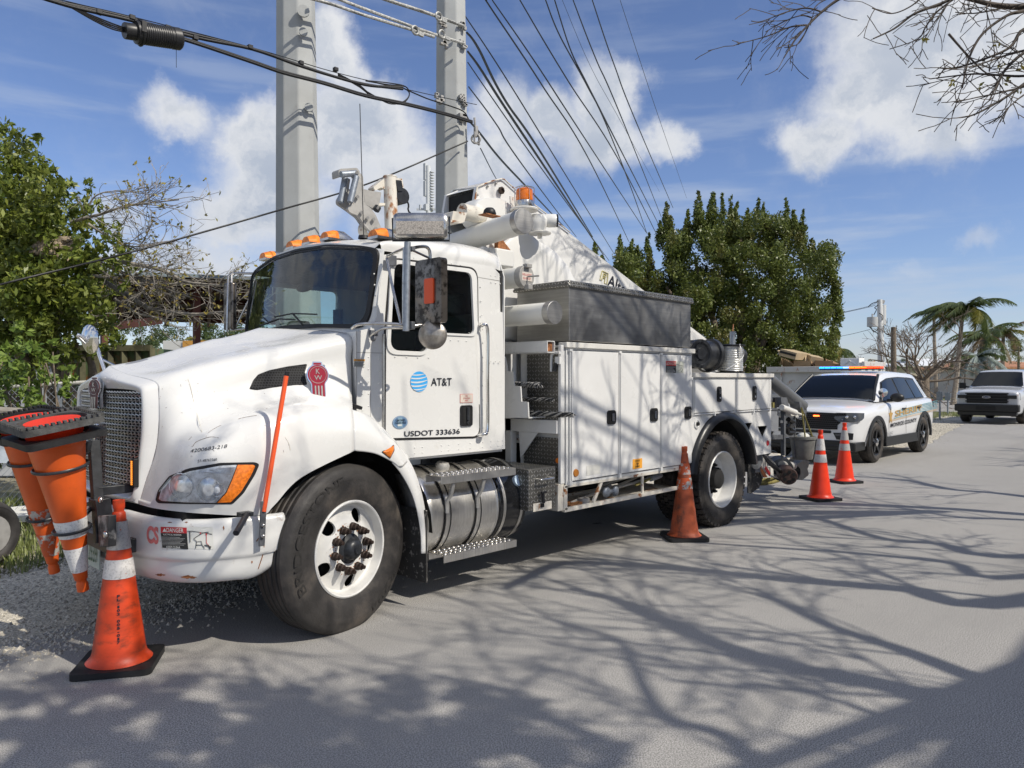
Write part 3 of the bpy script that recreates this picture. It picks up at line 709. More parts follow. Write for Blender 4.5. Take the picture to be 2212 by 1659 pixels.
def dtext(mb, s, c, a, b, h, m, B, lift=.0045, bo=.01):
    cu = bpy.data.curves.new('t', 'FONT'); cu.body = s; cu.size = 1; cu.offset = bo; vs, fs = _curve_mesh(cu, 0)
    xs = [v[0] for v in vs]; x0, x1, y1 = min(xs), max(xs), max(v[1] for v in vs); out = []
    for v in vs:
        t = (v[0]-x0)/(x1-x0); q = v[1]/y1; out.append(hit(*uv(c, a[0]+(b[0]-a[0])*t, a[1]+(b[1]-a[1])*t-q*h), B, lift) or V3((0, 0, 0)))
    mb.add(out, fs, m)
dtext(mb, 'DANGER', 'B', (1232, 420), (1356, 424), 30, 0, BB); dtext(mb, 'KEEP CLEAR', 'B', (1232, 538), (1333, 543), 17, 0, BB)
dtext(mb, 'ELECTRICAL HAZARDS', 'B', (1208, 443), (1340, 447), 11, 0, BB)
dpoly('B', [(1204,418),(1218,391),(1232,419)], 0, .005, BB)
for k in range(7): dpoly('B', dens([(1194,455+k*9.5),(1330+(k*37) % 48,458+k*9.5),(1330+(k*37) % 48,461+k*9.5),(1194,458+k*9.5)], 2), 3, .005, BB)
def dl(pts, m, r=.0015):
    q = [hit(*uv('B', *p), BB, .005) for p in pts]
    if all(q): mb.tube(q, r, 4, m)
dl([(1402,412),(1404,495)], 1, .002); dl([(1385,414),(1420,414),(1565,436)], 1); dl([(1430,470),(1450,455),(1500,425),(1540,420)], 1); dl([(1430,470),(1452,488)], 1)
dl([(1445,540),(1452,490),(1485,488),(1492,515),(1510,540)], 1); dl([(1445,515),(1492,515)], 1); dl([(1523,436),(1523,500),(1545,525)], 2); dl([(1510,515),(1558,530)], 1, .003); dl([(1535,515),(1552,545)], 1, .003)
dpoly('B', [(1475,424),(1484,424),(1484,434),(1475,434)], 2, .006, BB); dpoly('B', [(1517,430),(1528,430),(1528,440),(1517,440)], 2, .006, BB)
mb.build('hazard_label', [M['labelw'], M['labelk'], M['labelr'], M['lines']], bumper, smooth=0)
mb = MB(); dtext(mb, 'CS', 'B', (1085, 492), (1172, 504), 120, 0, BB, .003, .045); mb.build('red_lettering', M['fade'], bumper, smooth=0)
mb = MB()
for c in [(1185,735,34,11),(1390,752,60,16),(1858,640,7,14),(1255,350,22,5),(1375,350,14,5),(1650,390,6,20)]:
    pts = [(c[0]+c[2]*math.cos(a)*rnd.uniform(.45, 1.15), c[1]+c[3]*math.sin(a)*rnd.uniform(.4, 1.1)) for a in [k*math.pi/12 for k in range(24)]]
    q = [hit(*uv('B', *p), BB, .002) for p in pts]
    if all(q): mb.add(q, [tuple(range(24))])
for P_ in ([(1955,430),(1930,455),(1905,470),(1890,490)], [(1930,455),(1925,475)], [(1948,520),(1935,600),(1905,690)]):
    q = [hit(*uv('B', *p), BB, .001) for p in P_]
    if all(q): mb.tube(q, .003, 4)
mb.build('rust_spots', M['rust'], bumper, smooth=0)
# marker rod at the bumper corner and the small black step peg
b0, b1, b2_ = U('A', 1938, 1635, 'y', -.04), U('A', 1945, 1560, 'y', -.04), U('A', 2116, 530, 'y', -.06)
mb = MB(); mb.tube([b1, b2_+(b1-b2_)*.03], .0135, 12, 0); mb.tube([b2_+(b1-b2_)*.03, b2_], .0135, 12, 1)
rod = mb.build('marker_rod', [M['orange_rod'], M['black']], bumper, smooth=40)
mb = MB(); mb.bar(b1+V3((0, 0, .06)), b0+V3((0, .015, -.14)), .012, .035); mb.ball(b0+V3((0, -.004, -.02)), .011, m=1); mb.ball(b0+V3((0, -.004, -.08)), .011, m=1)
mb.build('bracket', [M['greym'], M['chrome_d']], rod, smooth=40, bevel=.003)
p0, p1 = U('B', 1820, 290, 'y', -.02), U('B', 1740, 430, 'y', -.14)
mb = MB(); mb.tube([p0, p1], .017, 10); mb.box(p0+V3((0, .02, 0)), (.07, .06, .02)); mb.build('step_peg', M['blackm'], bumper, smooth=40)
# licence plate, low under the bumper
mb = MB(); A4 = [U('B', 632, 430, 'x', -1.14), U('B', 842, 512, 'x', -1.16), U('B', 842, 640, 'x', -1.16), U('B', 632, 560, 'x', -1.14)]
A4 = [V3((-1.19, y, z)) for y, z in ((1.42, .66), (1.02, .66), (1.02, .47), (1.42, .47))]
A4 = [p+V3((0, -.13, -.03)) for p in A4]
mb.prism(A4, V3((.006, 0, 0)), 0); text(mb, 'GA7 2539', A4[3]+V3((-.002, -.03, .035)), A4[2]+V3((-.002, .03, .035)), .11, (0, 0, 1), 1)
mb.build('licence_plate', [M['plateg'], M['green']], bumper, smooth=0)
# ---------------------------------------------------------------- wheels
def tyre_mb(c, ax, R0, W0, rim_r, ribs=True, lugs=0):
    """ax points from inner to outer face; c = centre of the outer face"""
    h = W0; s = R0-rim_r
    prof = [(rim_r, -h), (rim_r+.01, -h-.005), (rim_r+s*.5, -h-.012), (R0-.045, -h-.005), (R0-.014, -h+.018)]
    z = -h+.035; n = 5 if ribs else 1
    if ribs:
        wd = (h-.07)/n
        for i in range(n):
            a = -h+.035+i*wd; prof += [(R0-.004, a), (R0, a+.008), (R0, a+wd-.012), (R0-.004, a+wd-.008)]
            if i < n-1: prof += [(R0-.014, a+wd-.006), (R0-.014, a+wd)]
    else: prof += [(R0-.02, -h+.03), (R0-.02, -.03)]
    prof += [(R0-.014, -.018), (R0-.04, -.002), (R0-.07, .004), (rim_r+s*.62, .012), (rim_r+s*.58, .010), (rim_r+s*.5, .013), (rim_r+s*.25, .006), (rim_r+.015, -.004), (rim_r, -.014)]
    mb = MB(); mb.lathe(prof, c, ax, 96, loop=True)
    if lugs:
        a3 = V3(ax).normalized(); e1 = a3.orthogonal().normalized(); e2 = a3.cross(e1); c = V3(c)
        for k in range(lugs):
            for row in range(4):
                q = 2*math.pi*(k+.5*(row % 2))/lugs; rd = e1*math.cos(q)+e2*math.sin(q); tg = a3.cross(rd)
                rot = Matrix((tg, a3, rd)).transposed(); ww = (h-.05)/4
                zc_ = -.03-ww*(row+.5)
                mb.box(c+a3*zc_+rd*(R0-.012), (2*math.pi*R0/lugs*.72, ww*.86, .028), rot)
                if row == 0: mb.box(c+a3*(-.022)+rd*(R0-.03), (2*math.pi*R0/lugs*.72, .04, .045), rot)
    return mb
def arc_text(mb, s, c, ax, r, a0, a1, h, m=0, lift=.015, e1=None):
    cu = bpy.data.curves.new('t', 'FONT'); cu.body = s; cu.size = 1; cu.offset = .01; vs, fs = _curve_mesh(cu, 0)
    xs = [v[0] for v in vs]; x0, x1, y1 = min(xs), max(xs), max(v[1] for v in vs); ax = V3(ax).normalized(); c = V3(c)
    up = V3((0, 0, 1)); rt = up.cross(ax).normalized()
    out = []
    for v in vs:
        t = (v[0]-x0)/(x1-x0); a = R_(a0+(a1-a0)*t); rr = r+v[1]/y1*h
        out.append(c+(rt*math.cos(a)+up*math.sin(a))*rr+ax*lift)
    mb.add(out, fs, m)
def disc_wheel(c, ax, name='front_wheel'):
    c = V3(c); ax = V3(ax).normalized(); RT = .532
    w_ = bpy.data.objects.new('wheel', None); COL.objects.link(w_); w_.parent = truck; w_.empty_display_size = .1
    mb = tyre_mb(c, ax, RT, .29, .30); ty = mb.build('tyre', M['tyre'], w_, smooth=40)
    for s_, a0, a1 in (('BRIDGESTONE', 205, 100), ('R284', 330, 292)): mb = MB(); arc_text(mb, s_, c, ax, .42, a0, a1, .055, 0, .0125); mb.build('lettering', M['tyremark'], ty, smooth=0)
    # rim: dished disc with five hand holes cut through
    prof = [(.305, -.03), (.305, -.004), (.296, .002), (.288, -.002), (.282, -.03), (.276, -.06), (.262, -.068), (.225, -.058), (.185, -.034), (.160, -.020), (.150, -.018), (.095, -.018), (.095, -.035), (.15, -.034), (.185, -.05), (.225, -.075), (.262, -.085), (.29, -.08), (.296, -.05), (.30, -.03)]
    mb = MB(); mb.lathe(prof, c, ax, 72, loop=True); rim = mb.build('rim', M['rim'], w_, smooth=35)
    up = V3((0, 0, 1)); rt = up.cross(ax).normalized(); cut = []
    for k in range(5):
        a = R_(136+72*k); q = c+(rt*math.cos(a)+up*math.sin(a))*.214
        mb = MB(); mb.cyl(q+ax*.05, q-ax*.2, .046, seg=24); cut.append(mb.build('cut', M['dark'], w_, smooth=0))
    boolean(rim, cut)
    mb = MB(); mb.cyl(c-ax*.24, c-ax*.16, .27, seg=40); mb.build('brake_drum', M['dark'], w_)
    hb = MB(); hb.lathe([(.092, -.03), (.092, -.012), (.07, .0), (.062, .03), (.045, .045), (.03, .048), (.026, .062), (.0, .064)], c, ax, 32)
    hub = hb.build('hub', M['blackm'], w_, smooth=35)
    mb = MB(); rr = random.Random(2)
    for k in range(10):
        a = R_(9+36*k); q = c+(rt*math.cos(a)+up*math.sin(a))*.138
        mb.lathe([(.027, -.02), (.027, .0), (.022, .004), (.022, .026), (.014, .03), (.013, .05), (.0, .052)], q, ax, 8)
    mb.build('lug_nuts', M['nut'], hub, smooth=30)
    mb = MB()
    for k in range(150):
        a = rr.uniform(0, 6.28); r_ = rr.uniform(.112, .168); q = c+(rt*math.cos(a)+up*math.sin(a))*r_+ax*(-.0165); s_ = rr.uniform(.001, .0035)
        mb.box(q, (s_*2, s_, s_*2))
    mb.build('rust_flecks', M['rust'], hub, smooth=0)
    for ch in w_.children_recursive: pass
    return w_
# children meshes hang under an Empty at the truck's origin: keep world placement by local = world - truck root
ST = R_(12)
axf = V3((math.sin(ST), -math.cos(ST), 0))
disc_wheel((0.0, .02, .512), axf)
disc_wheel((0.0, 2*YC-.02, .512), V3((-math.sin(ST), math.cos(ST), 0)))
def dual_wheel(c, ax):
    c = V3(c); ax = V3(ax); w_ = bpy.data.objects.new('wheel', None); COL.objects.link(w_); w_.parent = truck; w_.empty_display_size = .1
    ty = tyre_mb(c, ax, .515, .255, .30, ribs=False, lugs=42).build('tyre', M['tyre'], w_, smooth=35)
    for s_, a0, a1 in (('COOPER', 62, 2), ('TIRES', 245, 205)): mb = MB(); arc_text(mb, s_, c, ax, .42, a0, a1, .055, 0, .0125); mb.build('lettering', M['tyremark'], ty, smooth=0)
    tyre_mb(c-ax*.31, ax, .515, .255, .30, ribs=False, lugs=42).build('inner_tyre', M['tyre'], w_, smooth=35)
    mb = MB(); mb.lathe([(.305, -.03), (.305, -.004), (.296, .003), (.286, -.004), (.280, -.03), (.262, -.10), (.250, -.135), (.2, -.155), (.12, -.165), (.0, -.165)], c, ax, 64, cap=False); mb.build('rim', M['rim'], w_, smooth=35)
    hb = MB(); hb.lathe([(.13, -.165), (.13, -.13), (.11, -.12), (.105, -.05), (.085, -.035), (.0, -.03)], c, ax, 24)
    up = V3((0, 0, 1)); rt = up.cross(ax).normalized()
    for k in range(10):
        a = R_(36*k); q = c+(rt*math.cos(a)+up*math.sin(a))*.15; hb.lathe([(.02, -.165), (.02, -.12), (.012, -.115), (.012, -.1), (0, -.1)], q, ax, 8)
    hb.build('hub', M['dark'], w_, smooth=35)
dual_wheel((4.69, .0, .50), (0, -1, 0)); dual_wheel((4.69, 2*YC, .50), (0, 1, 0))
# ================================================================== cab
cab = thing('x', (0, 0, 0), None, None); bpy.data.objects.remove(cab)
def ringfill(mb, outl, fn, m=0, n=8, c=None):
    cx, cy = c or (sum(p[0] for p in outl)/len(outl), sum(p[1] for p in outl)/len(outl)); rs = []
    for k in range(n+1):
        t = k/n; r = [fn(cx+(a-cx)*t, cy+(b-cy)*t) for a, b in outl]; rs.append(r+[r[0]])
    mb.grid(rs, m)
def ringbetween(mb, A, B, fn, m=0, n=2):
    rs = []
    for k in range(n+1):
        t = k/n; r = [fn(a[0]+(b[0]-a[0])*t, a[1]+(b[1]-a[1])*t) for a, b in zip(A, B)]; rs.append(r+[r[0]])
    mb.grid(rs, m)
CY0, CY1 = .25, 2*YC-.25
tumb = lambda z: .035*max(0, (z-1.95)/.5)
sidefn = lambda lift=0.0: (lambda a, b, d: V3((a, CY0+tumb(b)-lift-d, b)))
wx = lambda y, z: .335+.075*(z-1.94)/.56-.11*(1-((y-YC)/.92)**2)
wfn = lambda l=0.0: (lambda y, z: V3((wx(y, z)-l, y, z)))
win = rpoly([(.50, 2.405), (.432, 1.765), (.785, 1.762), (.815, 1.912), (1.262, 1.915), (1.262, 2.412)], [.06, .09, .09, .03, .06, .06], 6)
sideo = [(.19, 1.27), (.19, 1.90), (.30, 1.925), (.355, 2.0), (.42, 2.44), (.60, 2.475), (1.50, 2.475), (1.60, 2.40), (1.60, 1.02), (.62, 1.02), (.46, 1.12), (.33, 1.22)]
mb = MB(); plate(mb, sideo, [win], .01, sidefn())
roofst = []
for x, zc_, ed in ((.335, 2.585, .0), (.37, 2.615, .0), (.46, 2.645, 0), (.62, 2.675, 0), (.9, 2.715, 0), (1.25, 2.745, 0), (1.46, 2.745, 0), (1.55, 2.735, 0), (1.60, 2.70, 0), (1.615, 2.60, 0)):
    t = max(0, (x-1.46)/.155); e = .09*t*t; fx_ = max(0, (.46-x)/.125)
    zs = 2.47-.02*t
    roofst.append([V3((x, YC, zc_)), V3((x+.01*fx_, .8, zc_-.035)), V3((x+.03*fx_, .5, zc_-.085)), V3((x+.055*fx_, .34, min(2.60, zc_-.1)-.03*t)), V3((x+.075*fx_, .285+e*.3, 2.535-.02*fx_-.03*t)), V3((x+.085*fx_, .283+e*.2, zs-.01*fx_))])
mb.grid(surf(roofst, 4, 4)); mb.mirror(YC)
# back wall, left solid without a window to keep the interior dark
plate(mb, [(.26, 1.02), (.26, 2.40), (.34, 2.60), (.8, 2.68), (YC, 2.70), (1.6, 2.68), (2.06, 2.60), (2.14, 2.40), (2.14, 1.02)], [], .01, lambda a, b, d: V3((1.605+d, a, b)))
# front frame around the windshield, cowl
wso = rpoly([(.305, 1.935), (.285, 2.47), (.42, 2.505), (.8, 2.555), (YC, 2.567), (1.6, 2.555), (1.98, 2.505), (2.115, 2.47), (2.095, 1.935), (1.6, 1.962), (YC, 1.97), (.8, 1.962)], [.13, .10, .05, .05, .05, .05, .05, .10, .13, .03, .03, .03], 6)
def boxproj(p):
    y, z = p; cy, cz = YC, 2.25; dy, dz = (y-cy)/.95, (z-cz)/.36
    k = max(abs(dy), abs(dz)); return (cy+(y-cy)/k*1.0, min(cz+(z-cz)/k, 2.62-.06*((y-YC)/.95)**2*1.6))
wob = []
for y, z in wso:
    if z < 2.0: wob.append((y+(-.03 if y < .6 else .03 if y > 1.8 else 0), 1.88))
    elif z > 2.44 and abs(y-YC) < .86: wob.append((y, 2.475+.125*(1-((y-YC)/.93)**2)))
    else: wob.append((.262 if y < YC else 2.138, z))
ringbetween(mb, wso, wob, lambda y, z: V3((wx(y, z)+.0+(.02 if abs(y-YC) > .935 else 0), y, z)))
mb.b2((.20, .27, 1.2), (.34, 2.13, 1.9)); mb.b2((.5, .27, 1.0), (1.59, 2.13, 1.03))
cab = mb.build('cab', M['white'], truck, smooth=40, weld=False)
mb = MB(); b_ = [( (y-YC)*.965+YC, (z-2.25)*.93+2.25) for y, z in wso]; b3 = [((y-YC)*1.012+YC, (z-2.25)*1.03+2.25) for y, z in wso]
ringbetween(mb, b3, [((a[0]+b[0])/2, (a[1]+b[1])/2) for a, b in zip(b3, b_)], wfn(.018)); ringbetween(mb, [((a[0]+b[0])/2, (a[1]+b[1])/2) for a, b in zip(b3, b_)], b_, wfn(.012)); ringbetween(mb, b3, b3, wfn(0))
rs_ = [[wfn(0)(*p) for p in b3], [wfn(.018)(*p) for p in b3]]; mb.grid([r+[r[0]] for r in rs_])
gk = mb.build('windshield_gasket', M['gasket'], cab, smooth=60)
mb = MB(); ringfill(mb, [((y-YC)*.985+YC, (z-2.25)*.97+2.25) for y, z in wso], wfn(.006)); mb.build('windshield', M['glass'], cab, smooth=80)
# interior
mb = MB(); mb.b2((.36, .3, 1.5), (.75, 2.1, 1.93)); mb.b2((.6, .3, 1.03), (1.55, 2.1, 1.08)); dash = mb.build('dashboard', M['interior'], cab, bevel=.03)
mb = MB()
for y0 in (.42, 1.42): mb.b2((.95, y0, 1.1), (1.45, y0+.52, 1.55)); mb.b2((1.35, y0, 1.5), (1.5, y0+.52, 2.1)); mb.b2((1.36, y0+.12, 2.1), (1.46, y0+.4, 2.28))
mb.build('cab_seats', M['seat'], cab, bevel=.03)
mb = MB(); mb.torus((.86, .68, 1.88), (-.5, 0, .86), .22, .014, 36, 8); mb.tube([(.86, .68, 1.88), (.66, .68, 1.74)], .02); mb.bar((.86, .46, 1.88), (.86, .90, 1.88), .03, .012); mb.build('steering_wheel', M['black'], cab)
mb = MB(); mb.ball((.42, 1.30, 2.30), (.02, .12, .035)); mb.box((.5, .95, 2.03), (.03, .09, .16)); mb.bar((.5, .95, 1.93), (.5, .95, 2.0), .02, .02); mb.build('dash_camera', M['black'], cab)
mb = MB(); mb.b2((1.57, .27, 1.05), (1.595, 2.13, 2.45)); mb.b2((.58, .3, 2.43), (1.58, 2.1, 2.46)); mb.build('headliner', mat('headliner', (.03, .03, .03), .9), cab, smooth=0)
# wipers
mb = MB()
for a, b, c in ((('W', 275, 740), ('W', 740, 712), ('W', 585, 830)), (('W', 200, 800), ('W', 500, 772), ('W', 115, 838))):
    y0 = .95 if a[1] == 275 else 1.7
    P0, P1 = U(*a, 'x', .19), U(*b, 'x', .19); P2 = U(*c, 'x', .16)
    mb.tube([P0, (P0+P1)/2+V3((-.02, 0, .015)), P1], .006, 6); mb.tube([(P0+P1)/2+V3((-.02, 0, .015)), P2], .007, 6)
mb.build('wiper', M['black'], cab, smooth=60)
# roof marker lights
for (x, y, z) in ((.50, 2.0, 2.625), (.50, 1.55, 2.665), (.50, 1.30, 2.67), (.50, 1.03, 2.67), (.50, .40, 2.60)):
    p = V3((x+.03, y, z+.02)); mb = MB()
    sec = lambda xx, w_, h_, l: [V3((xx, y+w_*math.cos(R_(a)), z-.012+h_*math.sin(R_(a)))) for a in range(0, 181, 20)]
    f_ = [sec(x-.07, .055, .045, 0), sec(x+.0, .056, .068, 0), sec(x+.09, .048, .074, 0), sec(x+.10, .045, .065, 0)]
    mb.grid(f_[:2]); mb.add(f_[0], [tuple(range(10))]); mb.grid([f_[1], [q.lerp(r, .35) for q, r in zip(f_[1], f_[2])]])
    ml = mb.build('marker_light', M['amber_m'], cab, smooth=50)
    mb = MB(); s2 = sec(x+.05, .05, .070, 0); mb.grid([[q.lerp(r, .36) for q, r in zip(f_[1], f_[2])], sec(x+.10, .05, .07, 0), sec(x+.20, .03, .012, 0)])
    mb.b2((x-.07, y-.06, z-.03), (x+.18, y+.06, z-.012)); mb.build('light_base', M['chrome_d'], ml, smooth=50)
mb = MB(); ax_ = U('E', 470, 668, 'y', .95); mb.lathe([(.045, -.02), (.04, .005), (.0, .012)], (ax_.x, ax_.y, 2.70), (0, 0, 1), 16)
a2 = U('E', 420, 0, 'x', ax_.x); mb.tube([(ax_.x, ax_.y, 2.7), (a2.x, ax_.y+.05, 3.75)], .0035, 5); mb.build('radio_antenna', M['black'], cab)
# door
dooro = rpoly([(.492, 2.425), (.42, 1.90), (.415, 1.165), (1.312, 1.13), (1.318, 2.44)], [.08, .03, .05, .07, .09], 6)
doori = [((a-.87)*.985+.87, (b-1.8)*.988+1.8) for a, b in dooro]
for sgn in (0, 1):
    S = (lambda m_: m_) if not sgn else (lambda m_: setattr(m_, 'v', [(x, 2*YC-y, z) for x, y, z in m_.v]) or m_)
    mb = MB(); plate(mb, doori, [win], .014, sidefn(.007)); door = S(mb).build('door', M['white'], cab, smooth=0, bevel=.004)
    mb = MB(); plate(mb, [((a-.87)*1.016+.87, (b-1.8)*1.011+1.8) for a, b in dooro], [doori], .006, sidefn(.0065)); S(mb).build('door_seal', M['gasket'], door, smooth=0)
    mb = MB(); wi = [((a-.87)*.96+.87, (b-2.1)*.955+2.1) for a, b in win]; wo = [((a-.87)*1.035+.87, (b-2.1)*1.04+2.1) for a, b in win]
    plate(mb, wo, [wi], .02, sidefn(.014)); S(mb).build('window_frame', M['white'], door, smooth=0, bevel=.004)
    mb = MB(); plate(mb, wi, [], .003, sidefn(-.004)); S(mb).build('side_window', M['glassd'], door, smooth=0)
    mb = MB()
    h0, h1 = (1.245, 1.255), (1.325, 1.40)
    q = [(1.165, 1.305), (1.265, 1.305)]
    c0, c1 = U('C', 1730, 1578, 'y', .24), U('C', 1817, 1420, 'y', .24)
    plate(mb, rrect(c0.x, c0.z, c1.x, c1.z, .02), [], .012, sidefn(.02), 0)
    plate(mb, rrect(c0.x+.02, c0.z+.02, c1.x-.018, c1.z-.014, .012), [], .002, sidefn(.027), 1)
    mb.tube([sidefn(.035)((c0.x+c1.x)/2+.004, c0.z+.045, 0), sidefn(.035)((c0.x+c1.x)/2+.004, c1.z-.016, 0)], .012, 8, 2); mb.lathe([(.011, 0), (.011, .006), (0, .006)], sidefn(.03)((c0.x+c1.x)/2+.005, c0.z+.03, 0), (0, -1, 0), 14, 3)
    S(mb).build('door_handle', [M['black'], M['dark'], M['blackm'], M['chrome_d']], door, smooth=40)
    mb = MB(); hx = .405; mb.tube([(hx, CY0-.012, 1.24), (hx, CY0-.012, 1.89)], .009, 8)
    for k in range(13): mb.cyl((hx, CY0-.012, 1.245+k*.05), (hx, CY0-.012, 1.251+k*.05), .0115, seg=8)
    S(mb).build('door_hinge', M['chrome_d'], door, smooth=40)
    mb = MB(); g0, g1, g2, g3 = [U('C', *p, 'y', .19) for p in ((1912, 832), (1936, 870), (1936, 1590), (1905, 1635))]
    a0 = U('C', 1885, 830, 'y', .25); a1 = U('C', 1862, 1648, 'y', .25)
    mb.tube(catmull([a0, g0+V3((0, .012, .005)), g1, g1.lerp(g2, .5), g2, g3, a1], 6), .0135, 10); mb.lathe([(.02, 0), (.018, .02), (0, .022)], a0, (0, -1, 0), 12); mb.lathe([(.02, 0), (.018, .02), (0, .022)], a1, (0, -1, 0), 12)
    S(mb).build('grab_handle', M['chrome'], cab, smooth=60)
    mb = MB(); rv = []
    for z in (1.92, 1.74): pass
    rv += [(.235+.0*k, 1.70-k*.11) for k in range(4)]+[(.285, 1.73-k*.083) for k in range(6)]+[(.375, 1.72-k*.083) for k in range(6)]
    rv += [(x, z) for x in (.68, .75, .93, 1.0, 1.10, 1.22, 1.35, 1.44, 1.52, 1.57) for z in (1.05, 1.09)]+[(1.35, 1.2+k*.11) for k in range(11)]+[(1.44+.05*k, 1.72) for k in range(3)]
    rv += [(.52+k*.09, 2.452) for k in range(8)]+[(1.47+.05*k, 2.40) for k in range(3)]+[(1.47+.05*k, 2.345) for k in range(3)]+[(.35, 2.0+k*.075) for k in range(5)]+[(.5+.1*k, 1.735) for k in range(4)]+[(.85+.08*k, 1.87) for k in range(5)]
    for x, z in rv:
        l = .007 if not (.43 < x < 1.31 and 1.14 < z < 2.43) else .018
        mb.lathe([(.0065, 0), (.005, .003), (0, .004)], sidefn(l-.002)(x, z, 0), (0, -1, 0), 8)
    S(mb).build('rivets', M['white'], cab, smooth=60)
    mb = MB(); mb.b2((.186, CY0-.008, 1.60), (1.61, CY0-.0, 1.602)) if 0 else None
    plate(mb, [(.186, 1.28), (.189, 1.28), (.189, 1.90), (.186, 1.90)], [], .004, sidefn(.006)); plate(mb, [(.19, 1.757), (.41, 1.757), (.41, 1.761), (.19, 1.761)], [], .002, sidefn(.005)); plate(mb, [(.30, 1.27), (.303, 1.27), (.303, 1.75), (.30, 1.75)], [], .001, sidefn(.0055))
    plate(mb, [(1.33, 2.372), (1.598, 2.365), (1.598, 2.369), (1.33, 2.376)], [], .002, sidefn(.005))
    S(mb).build('panel_seam', M['cast'], cab, smooth=0)
mb = MB(); c = U('C', 965, 1430, 'y', .2); mb.box(c, (.09, .03, .022), Matrix.Rotation(R_(18), 3, 'Y')); mb.build('rubber_stop', M['black'], cab, bevel=.004)
# lettering and labels on the near door
DL = .0175; sf = sidefn(DL)
def S2(c, x, z, l=DL): p = U(c, x, z, 'y', CY0-.015); return p
near_door = [o for o in cab.children if o.name.startswith('door')][0]
mb = MB(); g = U('C', 1430, 1247, 'y', .235); r_ = .0715
mb.add([g+V3((r_*1.1*math.cos(a), -.003, r_*1.02*math.sin(a))) for a in [k*math.pi/24 for k in range(48)]], [tuple(range(48))], 0)
for z0, tk in ((.74, .11), (.40, .14), (.03, .16), (-.34, .15), (-.68, .11), (-.90, .05)):
    T_ = []; B_ = []
    for k in range(25):
        x = -1+2*k/24; lim = math.sqrt(max(0, 1-x*x)); zz_ = z0-.10+.14*x*x+.10*x; th = tk*(1-.55*max(0, x))*(1-.3*x*x)
        T_.append((x, max(-lim, min(lim, zz_+th*.5)))); B_.append((x, max(-lim, min(lim, zz_-th*.5))))
    mb.grid([[g+V3((a*r_*1.115, -.0045, b*r_*1.03)) for a, b in T_], [g+V3((a*r_*1.115, -.0045, b*r_*1.03)) for a, b in B_]], 1)
mb.build('globe_logo', [M['blue'], M['white']], near_door, smooth=0)
mb = MB(); text(mb, 'AT&T', S2('C', 1518, 1277), S2('C', 1670, 1276), .056, lift=.004, bold=.008); mb.build('company_name', M['ink'], near_door, smooth=0)
mb = MB(); text(mb, 'USDOT 333636', S2('C', 1320, 1651), S2('C', 1730, 1630), .036, lift=.004, bold=.012); mb.build('registration_number', M['ink'], near_door, smooth=0)
mb = MB(); s_ = U('C', 1290, 1548, 'y', .235); sx_, sz_ = .066, .046
for k, (q, mm) in enumerate(((1.0, 0), (.92, 1), (.88, 0))): mb.add([s_+V3((sx_*q*math.cos(a), -.003-.0006*k, sz_*q*math.sin(a))) for a in [j*math.pi/18 for j in range(36)]], [tuple(range(36))], mm)
mb.add([s_+V3((a*.03, -.0055, b*.04)) for a, b in ((-.7, -.9), (.7, -.9), (.7, .2), (.5, .9), (-.7, .9))], [(0,1,2,3,4)], 3)
text(mb, 'CERTIFIED', s_+V3((-.041, 0, .008)), s_+V3((.041, 0, .008)), .0125, m=2, lift=.0065, bold=.02); text(mb, 'CLEAN IDLE', s_+V3((-.047, 0, -.009)), s_+V3((.047, 0, -.009)), .0125, m=2, lift=.0065, bold=.02)
mb.add([s_+V3((a*.018-.006, -.0062, b*.005-.019)) for a, b in ((-1, -1), (1, -1), (1, 1), (-1, 1))], [(0,1,2,3)], 4)
mb.build('round_seal', [M['seal'], mat('seal_ring', (.45, .55, .65), .5), M['ink'], mat('seal_inner', (.22, .33, .42), .5), M['labelw']], near_door, smooth=0)
mb = MB(); a_, b_ = U('C', 1732, 1405, 'y', .235), U('C', 1825, 1337, 'y', .235)
mb.b2((a_.x, a_.y-.003, a_.z), (b_.x, a_.y-.001, b_.z), 0); mb.b2((a_.x+.003, a_.y-.004, a_.z+.003), (b_.x-.003, a_.y-.002, b_.z-.003), 1)
for i, s in enumerate(('FIRE', 'EXTINGUISHER', 'INSIDE')):
    cxm = (a_.x+b_.x)/2; hw_ = (.012, .034, .016)[i]; text(mb, s, (cxm-hw_, a_.y, b_.z-.022-.017*i), (cxm+hw_, a_.y, b_.z-.022-.017*i), .011, m=2, lift=.005, bold=.01)
mb.build('beige_label', [M['fade'], mat('beige_sticker', (.66, .58, .5), .5), M['fade']], near_door, smooth=0)
mb = MB(); a_, b_ = U('C', 945, 1137, 'y', .245), U('C', 1028, 1082, 'y', .245); y_ = .2405
mb.b2((a_.x, y_-.002, a_.z), (b_.x, y_, b_.z), 0); mb.b2((a_.x+.001, y_-.003, b_.z-.013), (b_.x-.001, y_-.001, b_.z-.001), 1); text(mb, 'WARNING', (a_.x+.015, y_, b_.z-.011), (b_.x-.015, y_, b_.z-.011), .008, m=2, lift=.004)
for k in range(6): mb.b2((a_.x+.004, y_-.0035, b_.z-.02-.0058*k), (b_.x-.004-.008*(k % 3), y_-.0015, b_.z-.0175-.0058*k), 2 if k < 3 else 3)
mb.build('warning_sticker', [M['labelw'], M['labelo'], M['ink'], M['ink']], cab, smooth=0)
